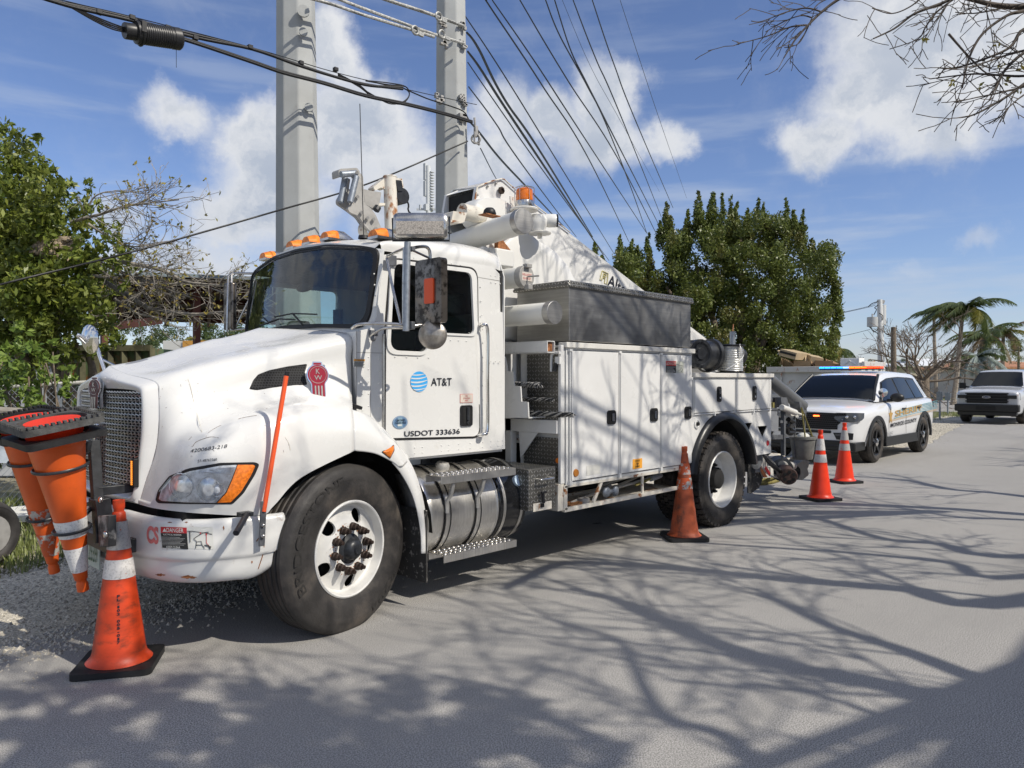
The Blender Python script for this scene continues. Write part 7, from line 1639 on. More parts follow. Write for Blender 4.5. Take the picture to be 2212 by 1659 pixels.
far_tree(300, 735, (62, 48), 42, 'dark pine left of the gap under the shed roof', seed=31, group=GP)
far_tree(372, 742, (45, 40), 48, 'dark pine in the middle of the gap under the shed roof', seed=32, group=GP)
far_tree(480, 728, (52, 48), 44, 'dark pine next to the windshield under the shed roof', seed=33, group=GP)
far_tree(540, 735, (50, 45), 50, 'dark pine showing between the far mirror and the windshield', seed=34, group=GP)
# ================================================================== palms
def mat_frond(name, a, b): return mat_leaf(name, a, b, b, 1.5, .4, .3)
FR = [mat_frond('frond_green', (.035, .06, .012), (.10, .13, .03)), mat_frond('frond_yellow', (.14, .14, .02), (.24, .22, .04)), mat_frond('frond_brown', (.16, .11, .05), (.27, .19, .10)), mat_frond('frond_silver', (.22, .27, .24), (.38, .44, .40))]
def palm(base, top, fr, label, seed=0, wind=V3((-.6, .45, 0)), n=16, L=2.6, tr=.14, name='coconut_palm', group=None, lw=.085, lmul=1.0):
    base, top = V3(base), V3(top); t_ = thing(name, tuple(base), label, 'palm', group); rp = random.Random(seed)
    mb = MB(); pts = catmull([base, base.lerp(top, .35)+V3((.12, 0, 0))*(top-base).length/7, base.lerp(top, .7), top], 5); mb.tube(pts, [tr*(1.25 if k == 0 else 1-.45*k/len(pts)) for k in range(len(pts))], 8)
    mb.build('trunk', mat('palm_trunk', (.28, .24, .19), .85, var=.25, vscale=3, stretch=(1, 1, 6)), t_)
    for k in range(n):
        a = 2*math.pi*k/n+rp.uniform(-.2, .2); el = rp.uniform(-.35, .85); d = V3((math.cos(a)*math.cos(el), math.sin(a)*math.cos(el), math.sin(el))); q = top.copy(); P = [q.copy()]; Lk = L*rp.uniform(.8, 1.1)
        for i in range(9): d = (d+wind*.16+V3((0, 0, -.17))).normalized(); q = q+d*Lk/9; P.append(q.copy())
        mb = MB(); mb.tube(P, [.02*L/2.6*(1-.09*i) for i in range(10)], 4)
        for i in range(1, 10):
            for s in range(6):
                t = s/6; p = P[i-1].lerp(P[i], t); ax = (P[i]-P[i-1]).normalized(); sd_ = ax.cross(V3((0, 0, 1))).normalized(); ll = L*.30*lmul*math.sin(math.pi*min(1, (i+t)/10*.85+.12))**.7
                for sg in (-1, 1):
                    dd_ = (sd_*sg*.75+ax*.75+wind*.35+V3((0, 0, -.55))+V3((rp.gauss(0, .1), rp.gauss(0, .1), rp.gauss(0, .1)))).normalized(); e = p+dd_*ll; w_ = ax*lw*L/2.6*.5
                    mb.add([p-w_, p+w_, e], [(0, 1, 2)])
        mb.build('frond', FR[rp.choice(fr)], t_, smooth=0)
    return t_
def at(u, v, d): return UD('V', u, v, d)
def gnd(u, d): p = UD('V', u, 819, d); return V3((p.x, p.y, -.03))
kx = lambda x, y: uv('K', x, y)
palm(gnd(kx(1420, 0)[0], 46), at(*kx(1530, 510), 46), [0, 0, 0, 1], 'tall windblown coconut palm with a curved trunk right of the bare tree', 5, n=30, L=2.8, wind=V3((-.7, .6, .02)), tr=.17)
palm(gnd(kx(1225, 0)[0], 52), at(*kx(1205, 560), 52), [0, 0], 'slender straight palm just left of the big windblown palm', 6, n=12, L=2.0, tr=.15)
palm(gnd(kx(1750, 0)[0], 55), at(*kx(1750, 800), 55), [0, 0, 1, 2], 'shorter ragged coconut palm behind the silvery fan palm', 7, n=18, L=3.0, tr=.2)
palm(gnd(kx(1950, 0)[0], 60), at(*kx(1975, 780), 60), [2, 2, 0, 1], 'brownish thin-trunked palm above the rusty roofed house', 8, n=18, L=2.6, tr=.2)
palm(gnd(kx(150, 0)[0], 38), at(*kx(150, 960), 38), [0, 0, 1], 'small palm right of the big round tree behind the cardboard pile', 9, n=14, L=1.7, tr=.13)
palm(gnd(kx(1690, 0)[0], 50), at(*kx(1690, 1040), 50), [3, 3, 0], 'low silvery fan palm left of the rusty roofed house', 10, wind=V3((-.1, 0, 0)), n=26, L=2.2, tr=.2, name='fan_palm', lw=.12, lmul=.9)
palm(gnd(435, 30), at(435, 735, 30), [1, 0], 'small fan palm under the shed roof behind the hood', 11, wind=V3((-.1, 0, 0)), n=16, L=.85, tr=.06, name='fan_palm', lw=.12)
# bare tree on the right
bt_ = thing('bare_tree', tuple(gnd(kx(1100, 0)[0], 42)), 'wide bare leafless tree with dark forking limbs behind the police vehicle', 'tree')
mb = MB(); rb = random.Random(12); b0 = gnd(kx(1090, 0)[0], 42); mb.tube([b0, b0+V3((0, 0, 1.0)), b0+V3((.1, 0, 1.7))], [.42, .32, .28], 10)
for k in range(11):
    a = 2*math.pi*k/11; el = (.15, .5, .9)[k % 3]; d = V3((math.cos(a)*math.cos(el), math.sin(a)*math.cos(el), math.sin(el))); grow(mb, b0+V3((0, 0, 1.5)), d, 1.85, .085, 5, rb, .42, (2, 3), None, .03, 5, .008)
mb.build('limbs', M['bark'], bt_, smooth=60)
# dense round tree behind the truck's tail
bg_ = thing('round_tree', tuple(gnd(1600, 24)), 'big dense dark green buttonwood tree behind the tail of the truck', 'tree')
B = []; rt = random.Random(2)
body = [(1620,600,150),(1520,590,100),(1720,620,90),(1640,700,130),(1540,700,110),(1740,700,75),(1450,610,60),(1440,690,80),(1600,535,84),(1685,540,62),(1560,760,120),(1700,770,90),(1480,770,80),(1380,600,45),(1400,660,55),(1350,570,28),(1770,640,40),(1780,560,24),(1555,520,45)]
for (u, v, r) in body:
    for k in range(int(r/2.6)):
        a = rt.uniform(0, 6.28); q = r*math.sqrt(rt.random()); B.append((u+q*math.cos(a), v+q*math.sin(a), rt.uniform(13, 24), 24+rt.uniform(-2.0, 2.6)))
B += [(u, v, r*.72, 24.8, .22) for u, v, r in body]
L = PXC(B, 24, 2400, 1.1)
spires = [(1508,415,14,80),(1540,420,16,60),(1530,470,22,60),(1560,420,9,60),(1578,425,8,60),(1578,455,16,60),(1440,440,10,50),(1445,470,18,50),(1426,480,12,50),(1485,455,10,50),(1512,440,14,50),(1338,510,10,45),(1338,540,16,50),(1365,520,9,50),(1375,535,12,60),(1400,505,9,45),(1404,540,14,60),(1285,525,8,30),(1300,555,12,25),(1616,455,14,60),(1637,430,9,60),(1650,440,9,60),(1660,470,16,60),(1700,430,9,55),(1698,470,16,50),(1715,455,10,40),(1735,455,8,50),(1728,490,16,50),(1755,520,14,40),(1780,530,10,40),(1795,560,12,40),(1805,600,14,40),(1812,650,14,45),(1800,700,16,40),(1790,745,18,40),(1455,520,25,40),(1480,500,22,40),(1590,440,12,50)]
for (u, v, w_, h) in spires:
    for k in range(8):
        t = k/7; c = UD('V', u+rt.uniform(-3, 3), v+h*t*.9, 24+rt.uniform(-.6, .6)); R__ = (w_*(.26+.7*t))*24/FOC; L.append((c.x, c.y, c.z, R__, R__, R__*1.7, int(2200*R__*R__*2)+14))
leaf_mesh('crown', L, LF3, bg_, .078, 3, 1.9, up=.5)
mb = MB(); g0 = gnd(1600, 24)
for (u, v) in ((1500, 560), (1600, 500), (1700, 560), (1650, 640), (1440, 620)): mb.tube(catmull([g0, g0.lerp(at(u, v, 24), .4)+V3((0, 0, .3)), at(u, v, 24)], 4), [.22-.022*k for k in range(9)], 7)
mb.build('trunk', M['bark'], bg_)
sg_ = thing('seagrape_tree', tuple(gnd(1775, 25)), 'yellow-green broad-leaved tree low at the right foot of the big round tree', 'tree')
leaf_mesh('crown', PXC([(1765+rt.uniform(-32, 38), 745+rt.uniform(-28, 34), rt.uniform(9, 17), 25+rt.uniform(-.5, .5)) for k in range(26)], 25, 420), mat_leaf('seagrape_leaf', (.10, .15, .03), (.20, .22, .05), (.22, .17, .05), 2), sg_, .16, 6, 1.2)
mb = MB(); mb.tube([gnd(1775, 25), at(1770, 760, 25)], .1, 8); mb.build('trunk', M['bark'], sg_)
for i, (u, v, r, d, lab) in enumerate(((1850, 790, (35, 18), 75, 'low dark green tree far behind the white foam box'), (1905, 795, (40, 16), 85, 'low dark green tree far left of the bare tree'), (1960, 790, (30, 14), 85, 'low dark green tree behind the bare tree trunk'), (2085, 785, (36, 20), 62, 'dark green tree left of the rusty roofed house'), (2150, 762, (48, 18), 66, 'green rounded tree directly above the rusty roof'), (2200, 748, (26, 34), 58, 'loose small-leaved tree at the right edge above the blue bin'))):
    far_tree(u, v, r, d, lab, LF4 if i != 5 else LF3, seed=50+i, group='background trees at the right', name='background_tree', n=.9 if i < 5 else .35)
# ================================================================== poles
conc = mat('grey_concrete', (.40, .41, .40), .75, var=.07, vscale=2, col2=(.30, .30, .29), c2lo=.55, c2hi=.8, c2scale=3, bump=.15, bscale=12)
def conc_pole(x, y, r0, r1, H, label, lean=(0, 0), rot=0.0, caps=()):
    t_ = thing('concrete_pole', (x, y, -.03), label, 'utility pole', 'tall grey concrete poles'); mb = MB(); n = 8
    rings = [[V3((x+lean[0]*z+r*math.cos(R_(45*k+rot)), y+lean[1]*z+r*math.sin(R_(45*k+rot)), z)) for k in range(n)] for z, r in ((-.03, r0), (H, r1))]
    mb.grid([r+[r[0]] for r in rings]); mb.add(rings[1], [tuple(range(n))]); mb.build('shaft', conc, t_, smooth=0, bevel=.02)
    return t_
P1 = conc_pole(2.93, 5.72, .345, .17, 17, 'left of the two tall concrete poles, directly behind the cab, no clamps on it', (-.0045, .0045), 20)
P2 = conc_pole(5.60, 5.42, .335, .16, 17, 'right concrete pole with cable clamps, rising beside the boom', (-.003, .003), 24)
mb = MB()
for (u, v, r) in ((655, 25, 13), (655, 70, 9), (667, 233, 9), (649, 240, 0)):
    if r:
        q = U('V', u, v, 'y', 5.42); mb.lathe([(r*10.5/FOC, 0), (r*10.5/FOC, .03), (0, .03)], V3((q.x, q.y, q.z)), (-.45, -.9, 0), 24)
mb.build('inserts', conc, P1, smooth=30)
mb = MB()
for v, us in ((55, (955, 1000)), (95, (960, 1002)), (210, (948, 996)), (218, (950, 1000)), (255, (1000, 1004))):
    for u in us:
        q = U('V', u, v, 'y', 5.15); rr_ = random.Random(v+u)
        for k in range(6): mb.box(q+V3((rr_.uniform(-.07, .07), 0, rr_.uniform(-.05, .05))), (rr_.uniform(.03, .09), .05, rr_.uniform(.03, .06)))
mb.build('clamps', M['cast'], P2, bevel=.004)
# ------------------------------------------------------------------ cables
def wire(name, pts, r, m, label, group=None, cat='cable', seg=6, n=8):
    pts = catmull(pts, n); c = pts[0]; t_ = None
    mb = MB(); mb.tube(pts, r, seg); o = mb.build(name, m, None, smooth=60); tag(o, label, cat, group); return o
YW = 5.02
yw = lambda u, v, y=YW: U('V', u, v, 'y', y)
bw = mat('black_cable', (.012, .012, .013), .5); gw = mat('twisted_grey_guy', (.36, .36, .34), .5, metal=.4, var=.4, vscale=30)
cb = thing('cable_bundle', tuple(yw(600, 150)), 'thick black bundled telephone cable with a loop crossing in front of both concrete poles', 'cable')
mb = MB(); rc = random.Random(5)
C1 = [(-180, -75), (60, -14), (110, 0), (170, 16), (280, 42), (420, 78), (545, 108), (640, 140), (730, 165), (800, 183), (870, 190)]
for k in range(3): mb.tube(catmull([yw(u, v+rc.uniform(-3, 3)) for u, v in C1], 5), .019, 7)
mb.tube(catmull([yw(*p) for p in ((-180, -90), (110, -6), (280, 35), (545, 103), (730, 158), (900, 198), (1010, 222), (1030, 226))], 5), .006, 5)
C2 = [(360, 72), (420, 90), (545, 132), (612, 155), (700, 178), (790, 205), (880, 224), (960, 244), (1020, 262)]
for k in range(2): mb.tube(catmull([yw(u, v+k*3) for u, v in C2], 5), .019, 7)
for k in range(4): mb.tube(catmull([yw(u, v+rc.uniform(-3, 3)) for u, v in ((730, 160), (775, 185), (800, 205), (840, 222), (868, 222), (884, 205), (876, 190), (840, 182), (790, 176))], 5), .009, 5)
mb.tube(catmull([yw(*p) for p in ((870, 190), (920, 212), (960, 225), (1000, 240), (1012, 258))], 5), .010, 6)
for k in range(4): mb.tube(catmull([yw(*p) for p in ((150, 14), (200, 34+k*3), (240, 50+k*4), (268, 60+k*3))], 4), .009, 5)
mb.tube([yw(210, 48), yw(262, 60)], .006, 5)
mb.build('cable_strands', bw, cb, smooth=60)
mb = MB()
for (u, v) in ((285, 38), (362, 60), (422, 82), (540, 102), (650, 136), (725, 150), (214, 26)): q = yw(u, v); mb.box(q, (.06, .06, .05))
mb.build('cable_ties', bw, cb, bevel=.004)
sa, sb = yw(268, 66), yw(390, 85); dS = (sb-sa).normalized(); LS = (sb-sa).length
sp_ = thing('splice_case', tuple(sa.lerp(sb, .5)), 'black ribbed cylindrical splice case hanging on the cable bundle, top left', 'splice case')
mb = MB(); prf = [(0, 0), (.085, 0), (.09, .01), (.09, LS*.18), (.125, LS*.18+.01), (.13, LS*.24), (.13, LS*.30), (.115, LS*.31)]
for k in range(13): a_ = LS*(.32+.5*k/13); prf += [(.115, a_), (.122, a_+.006), (.122, a_+LS*.025), (.115, a_+LS*.03)]
prf += [(.118, LS*.84), (.125, LS*.85), (.125, LS*.97), (.11, LS), (0, LS)]
mb.lathe(prf, sa, dS, 28); mb.build('ribbed_body', mat('black_plastic_case', (.022, .022, .023), .4, var=.2), sp_, smooth=30)
mb = MB(); mb.torus(sa+dS*LS*.27, dS, .135, .012, 28, 6); mb.box(sa+dS*LS*.27+V3((0, -.13, .03)), (.05, .03, .12)); q = sa+dS*LS*.92; mb.tube([q+V3((0, 0, -.1)), q+V3((0, 0, -.34))], .003, 4); mb.build('clamp_band', bw, sp_)
G3 = 'grey guy wires joining the second pole'
def N_(x, y, yy=YW): return U('N', x, y, 'y', yy)
wire('guy_wire', [N_(-400, -90), N_(0, 12), N_(200, 78), N_(400, 140), N_(480, 165), N_(605, 205)], .022, gw, 'lowest twisted grey guy wire reaching the left edge of the second pole', G3)
wire('guy_wire', [N_(-300, -150), N_(90, 0), N_(350, 98), N_(600, 188), N_(770, 240)], .022, gw, 'middle twisted grey guy wire with a thimble on the second pole', G3)
wire('guy_wire', [N_(0, -120), N_(345, 0), N_(500, 50), N_(620, 90), N_(770, 145)], .026, gw, 'highest thick grey guy wire wrapped at the second pole', G3)
for i, (x, y) in enumerate(((500, 168), (648, 190), (630, 92))):
    q = N_(x, y, YW-.03); t_ = thing('wire_thimble', tuple(q), ('pale ring fitting on the lowest guy wire left of the pole', 'pale ring fitting on the middle guy wire on the pole face', 'pale twisted fitting on the highest guy wire')[i], 'fitting', 'ring fittings on the guy wires'); mb = MB(); mb.torus((0, 0, 0), (0, 1, 0), .06, .018, 18, 6); mb.box((.1, 0, -.03), (.1, .04, .05)); mb.build('ring', gw, t_, local=True)
wire('drop_wire', [yw(-60, 632), yw(0, 615), yw(300, 540), yw(600, 455), yw(800, 395), yw(1010, 305)], .013, bw, 'single black wire running from the left edge over the tree up to the second pole')
sv = thing('wire_sheave', tuple(yw(1028, 300)), 'metal pulley block hanging on the right side of the second pole', 'pulley'); mb = MB(); q = yw(1027, 300); mb.torus((0, 0, .0), (.8, .6, 0), .07, .02, 18, 6); mb.box((0, 0, .12), (.06, .05, .18)); mb.box((.0, -.02, -.08), (.14, .03, .02)); mb.box((-.05, -.02, 0), (.02, .03, .2)); mb.box((.05, -.02, 0), (.02, .03, .2)); mb.tube([(-.02, 0, .2), (-.03, 0, .34)], .02, 6); mb.build('pulley_frame', M['cast'], sv, local=True, bevel=.004)
G2 = 'overhead wires descending to the right'
def far_w(pts, r, lab, d0=12.6, d1=62, mm=None):
    n = len(pts); P = []
    u0, v0 = uv('N', *pts[0]); u1, v1 = uv('N', *pts[-1])
    for i, (x, y) in enumerate(pts):
        u, v = uv('N', x, y); t = (v-v0)/(v1-v0); d = 1/((1-t)/d0+t/d1); P.append(UD('V', u, v, d))
    n_ = 14; Q = catmull(P, n_); mb = MB(); mb.tube(Q, [r*.6*(1+1.3*k/len(Q)) for k in range(len(Q))], 5); o = mb.build('overhead_wire', mm or bw, None, smooth=60); tag(o, lab, 'wire', G2)
FW_ = [([(775, 88), (1000, 430), (1290, 900), (1600, 1405)], .017, 'wire leaving the second pole highest on its right side'), ([(785, 180), (850, 270), (1000, 560), (1230, 900), (1480, 1310)], .03, 'thick wrapped wire leaving the pole just below the highest one'), ([(790, 285), (860, 380), (1000, 600), (1240, 960), (1540, 1410)], .03, 'second thick wrapped wire leaving the pole under the first'), ([(790, 345), (1000, 650), (1240, 990), (1570, 1440)], .016, 'thin wire between the thick wrapped wires and the lower cables'), ([(795, 480), (950, 690), (1120, 950), (1390, 1310)], .018, 'wire leaving the pole above the pulley'), ([(800, 672), (860, 740), (980, 890), (1140, 1060), (1330, 1262)], .026, 'lowest thick cable from the pole passing behind the beacon'), ([(860, 820), (945, 985), (990, 1060)], .016, 'short wire dropping from the pulley behind the boom elbow'),
 ([(895, 0), (905, 25), (1200, 470), (1480, 920), (1680, 1335)], .018, 'wire with a pale connector at the top edge beside the pole'), ([(925, 0), (1180, 370), (1440, 770), (1780, 1290)], .018, 'wire entering the top edge just right of the connector wire'), ([(1078, 0), (1340, 440), (1660, 950), (1870, 1370)], .018, 'wire entering the top edge midway between the pole and the wire pair'), ([(1220, 0), (1300, 200), (1450, 475), (1560, 700), (1700, 1060), (1780, 1290)], .018, 'left wire of the pair that crosses in front of the cloud'), ([(1270, 0), (1360, 280), (1450, 465), (1600, 760), (1860, 1270)], .018, 'right wire of the pair that crosses in front of the cloud'), ([(1372, 0), (1500, 330), (1660, 700), (1860, 1200)], .016, 'wire entering the top edge right of the crossing pair'), ([(1478, 0), (1600, 360), (1740, 720), (1925, 1150)], .016, 'wire entering the top edge left of the faintest wire'), ([(1632, 0), (1740, 330), (1870, 720), (2000, 1095)], .007, 'faintest and rightmost thin wire against the sky'), ([(1312, 0), (1480, 390), (1640, 680), (1850, 1060)], .006, 'faint thin wire crossing behind the thicker ones')]
for a_, r_, lb in FW_: far_w(a_, r_, lb)
q = U('N', 900, 8, 'y', 4.0); t_ = None
# transformer pole and wood pole far right
up_ = thing('transformer_pole', tuple(gnd(kx(630, 0)[0], 45)), 'white concrete utility pole with two grey transformers left of the bare tree', 'utility pole')
g1 = gnd(kx(635, 0)[0], 45); tp_ = at(*kx(605, 410), 45); mb = MB(); mb.tube([g1, tp_], [.24, .15], 12); mb.build('shaft', mat('white_concrete', (.62, .63, .62), .6, var=.06), up_)
mb = MB(); q = at(*kx(525, 710), 44.7); q2 = at(*kx(525, 605), 44.7); mb.cyl(q, q2, .30, seg=18); mb.cyl(q2, q2+V3((0, 0, .2)), .05); mb.bar(q2+V3((0, 0, -.1)), V3((tp_.x, tp_.y, q2.z-.1)), .06, .06); mb.build('transformer', mat('transformer_grey', (.45, .46, .45), .5), up_)
mb = MB(); q = at(*kx(637, 690), 45.2); mb.cyl(q, q+V3((0, 0, 1.2)), .2, seg=14); mb.build('transformer', mat('transformer_grey2', (.55, .56, .55), .5), up_)
mb = MB(); a_ = at(*kx(605, 425), 45); mb.bar(a_, at(*kx(655, 440), 45), .12, .2); mb.build('bracket', M['cast'], up_)
mb = MB(); 
for pts in ([(590, 430), (520, 455), (480, 490)], [(590, 470), (550, 500), (570, 520), (540, 580)], [(490, 620), (470, 680), (520, 740), (590, 790)], [(650, 700), (655, 760), (690, 800), (730, 798)], [(600, 560), (640, 590), (635, 640)], [(480, 650), (540, 770), (595, 720)]): mb.tube(catmull([at(*kx(*p), 44.8) for p in pts], 4), .025, 4)
mb.build('leads', bw, up_)
for i, pts in enumerate(([(590, 432), (480, 485), (180, 555)], [(560, 470), (480, 495), (180, 562)], [(500, 740), (300, 790), (120, 825)], [(2201, 868), (1800, 862), (1370, 848)], [(2201, 975), (1850, 955), (1700, 940)], [(480, 1005), (370, 1020)])):
    o = wire('service_wire', [at(*kx(*p), 46+3*k) for k, p in enumerate(pts)], .014, bw, ('upper thin wire from the transformer pole to the left', 'second thin wire just under the uppermost one at the transformer pole', 'sagging thin wire from the transformer bottom to the left', 'thin level wire behind the palm crowns', 'lowest thin wire above the silvery fan palm', 'short thin wire over the far low trees')[i], 'thin service wires at the right', 'wire', 4, 5)
wp = thing('wooden_pole', tuple(gnd(kx(760, 0)[0], 40)), 'short brown wooden pole standing right beside the white transformer pole', 'utility pole'); mb = MB(); mb.tube([gnd(kx(762, 0)[0], 40), at(*kx(757, 715), 40)], [.17, .13], 10); mb.build('shaft', M['bark'], wp); mb = MB(); mb.tube([gnd(kx(742, 0)[0], 40), at(*kx(740, 795), 40)], .05, 6); mb.tube([gnd(kx(782, 0)[0], 40), at(*kx(780, 790), 40)], .05, 6); mb.build('conduit', M['cast'], wp)
# cell mast behind the boom
ct = thing('cell_mast', tuple(gnd(925, 120)), 'distant white antenna mast between the boom and the right concrete pole', 'mast'); mb = MB(); mb.cyl(at(925, 819, 120), at(925, 358, 120), .38, seg=10); mb.build('mast_tube', mat('mast_white', (.6, .62, .63), .6), ct)
mb = MB()
for v in (362, 380, 400, 415): mb.box(at(919, v, 120), (.5, .5, 1.3))
for k in range(14): mb.box(at(932, 372+k*6, 120), (.7, .7, .12))
for k in range(5): mb.box(at(908+k*9, 448, 120), (.3, .3, .8))
mb.bar(at(900, 452, 120), at(950, 452, 120), .2, .3); mb.b2(tuple(at(921, 456, 120)-V3((.5, .5, 0))), tuple(at(930, 445, 120)+V3((.5, .5, .2)))); mb.build('antenna_panels', mat('antenna_grey', (.5, .52, .54), .6), ct, smooth=0)
# ================================================================== roll-off container with cardboard
X0 = 18.0
cn = thing('scrap_container', (X0+2, 4.5, 0), 'dented pale grey steel container full of cardboard behind the police vehicle', 'container')
cm_ = mat('pale_container_paint', (.50, .50, .49), .55, var=.12, vscale=1.2, col2=(.30, .16, .09), c2lo=.66, c2hi=.72, c2scale=2.5, bump=.1, bscale=5)
ya, yb2, zt_ = 3.21, 5.78, 1.90
mb = MB(); mb.b2((X0, ya, .15), (X0+.06, yb2, zt_)); mb.b2((X0, ya, .15), (X0+1.65, ya+.06, zt_+.12)); mb.b2((X0, yb2-.06, .15), (X0+1.65, yb2, zt_)); mb.b2((X0+1.6, ya, .15), (X0+1.65, yb2, zt_)); mb.b2((X0, ya, .15), (X0+1.65, yb2, .25)); cw = mb.build('walls', cm_, cn, smooth=0)
mb = MB(); mb.b2((X0-.09, ya-.03, zt_-.13), (X0-.002, yb2+.03, zt_+.03)); mb.b2((X0-.09, ya, .95), (X0-.002, yb2, 1.15)); mb.b2((X0-.07, ya-.02, .15), (X0-.002, ya+.25, zt_-.13)); mb.b2((X0-.07, yb2-.12, .15), (X0-.002, yb2+.02, zt_-.13)); mb.b2((X0-.08, yb2-.42, .2), (X0-.005, yb2-.38, zt_-.13)); mb.b2((X0, ya-.08, zt_+.02), (X0+1.65, ya-.002, zt_+.15))
for k in range(3): mb.b2((X0+.3+k*.5, ya-.07, .2), (X0+.40+k*.5, ya-.002, zt_))
mb.build('rails', mat('container_rail', (.56, .55, .53), .5, col2=(.34, .15, .07), c2lo=.56, c2hi=.66, c2scale=4), cn, smooth=0, bevel=.01)
cbm = [mat('cardboard', (.36, .25, .14), .8, var=.15, vscale=3), mat('cardboard_pale', (.46, .36, .23), .8, var=.1, vscale=3), mat('cardboard_dark', (.24, .15, .08), .8, var=.1)]
boxes = [((915, 480), (1070, 410), 0.5, .9, .02, 'large tilted cardboard box with a dark band, top of the pile', 1), ((1000, 560), (1150, 490), .3, .6, .3, 'open brown cardboard box with printing in the middle of the pile', 0), ((1160, 555), (1310, 490), .25, .7, -.2, 'flattened brown carton right of the printed box', 2), ((1100, 520), (1210, 450), .15, .7, .5, 'pale flap of cardboard leaning behind the pile', 1), ((1270, 550), (1350, 505), .2, .5, .1, 'crumpled dark carton left of the white foam box', 2), ((1555, 545), (1635, 515), .25, .4, 0, 'small flat carton right of the white foam box', 0), ((905, 560), (1000, 500), .3, .5, .2, 'low brown carton at the left end of the pile', 0)]
for i, (a_, b_, dx, th, rot, lab, mi) in enumerate(boxes):
    p, q = U('I', a_[0], a_[1], 'x', X0+.5+.1*i), U('I', b_[0], b_[1], 'x', X0+.5+.1*i); w_ = abs(p.y-q.y); h = abs(q.z-p.z)*.85; c = (p+q)/2
    t_ = thing('cardboard_box', (c.x, c.y, max(zt_-.1, min(p.z, q.z)-.05)), lab, 'box', 'cartons piled in the container'); rot3 = Matrix.Rotation(rot+.25*(-1)**i, 3, 'X') @ Matrix.Rotation(.2*i, 3, 'Z')
    mb = MB(); mb.box((0, 0, h/2+.04), (th, w_*.9, h), rot3); mb.box((-.1, w_*.45, h*.9), (th*.8, w_*.35, .02), Matrix.Rotation(.7, 3, 'X') @ rot3); mb.build('carton', cbm[mi], t_, local=True, smooth=0, solid=0)
    if i == 0: mb = MB(); mb.box((-th*.5-.01, 0, h*.8), (.01, w_*.85, .06), rot3); mb.build('printed_band', M['black'], t_, local=True, smooth=0)
q0 = U('I', 1395, 545, 'x', X0+.8); q1 = U('I', 1550, 482, 'x', X0+.8); t_ = thing('foam_box', (q0.x, (q0.y+q1.y)/2, q0.z-.03), 'bright white foam packing tray on top of the container', 'box', None); w_ = abs(q0.y-q1.y); h = q1.z-q0.z+.03
mb = MB(); mb.box((0, 0, h/2), (.4, w_, h)); fmm = mat('white_foam', (.85, .85, .84), .8); mb.build('tray', fmm, t_, local=True, smooth=0, bevel=.01); mb = MB(); mb.tube([(-.205, -w_*.3, .05), (-.205, 0, h*.75), (-.205, w_*.3, .05)], .02, 6); mb.build('moulded_rib', fmm, t_, local=True)
# ================================================================== houses, fence, rubble at the far right
def house(u0, u1, vroof, veave, d, depth, wallm, roofm, label, wins=(), ridge=.3, group=None, hip=True):
    p, q = gnd(u0, d), gnd(u1, d); p.z = q.z = 0; ze = at(u0, veave, d).z; zr = at(u0, vroof, d).z+.0; dr = (q-p).normalized(); L_ = (q-p).length; nn = V3((-dr.y, dr.x, 0)); nn = nn if nn.dot(p-V3(CAM)) > 0 else -nn
    t_ = thing('house', tuple(p.lerp(q, .5)), label, 'house', group); mb = MB(); mb.prism([p, q, q+nn*depth, p+nn*depth], (0, 0, ze)); wl_ = mb.build('wall', wallm, t_, smooth=0)
    a_ = p-dr*.4-nn*.4; b_ = q+dr*.4-nn*.4; c_ = q+dr*.4+nn*(depth+.4); d_ = p-dr*.4+nn*(depth+.4); Z = V3((0, 0, ze)); r0 = p.lerp(q, .18 if hip else 0)+nn*depth*.5+V3((0, 0, zr)); r1 = p.lerp(q, .82 if hip else 1)+nn*depth*.5+V3((0, 0, zr))
    mb = MB(); lo = [v+Z for v in (a_, b_, c_, d_)]; lo2 = [v+Z-V3((0, 0, .14)) for v in (a_, b_, c_, d_)]; mb.add(lo+[r0, r1]+lo2, [(0, 1, 5, 4), (1, 2, 5), (2, 3, 4, 5), (3, 0, 4), (0, 1, 7, 6), (1, 2, 8, 7), (2, 3, 9, 8), (3, 0, 6, 9), (6, 7, 8, 9)]); rf = mb.build('roof', roofm, t_, smooth=0)
    for (wa, wb, za, zb2, mm) in wins:
        mb = MB(); x0 = p+dr*(L_*wa)-nn*.03; x1 = p+dr*(L_*wb)-nn*.03; mb.prism([x0+V3((0, 0, za)), x1+V3((0, 0, za)), x1+V3((0, 0, zb2)), x0+V3((0, 0, zb2))], nn*.05); w_ = mb.build('window', M['white'], t_, smooth=0)
        mb = MB(); i_ = dr*.06; mb.prism([x0+i_-nn*.01+V3((0, 0, za+.06)), x1-i_-nn*.01+V3((0, 0, za+.06)), x1-i_-nn*.01+V3((0, 0, zb2-.06)), x0+i_-nn*.01+V3((0, 0, zb2-.06))], nn*-.01); mb.build('pane', mm, w_, smooth=0)
    return t_
gl = M['carglass']; stucco = mat('beige_stucco', (.50, .44, .33), .8, var=.06); pink = mat('pale_pink_stucco', (.55, .50, .45), .8, var=.05)
ribr = mat('rusty_orange_metal', (.42, .20, .10), .6, var=.35, vscale=1.2, stretch=(3, 1, 1))
wr_ = mat('white_metal_roof', (.72, .73, .74), .5)
house(1935, 2005, 783, 790, 88, 9, stucco, wr_, 'beige house with a pale roof behind the police vehicle, left of the bare tree trunk', ((.12, .5, 1.0, 2.3, mat('shutter_blue', (.2, .25, .3), .6)),), group='low houses at the far right', hip=False)
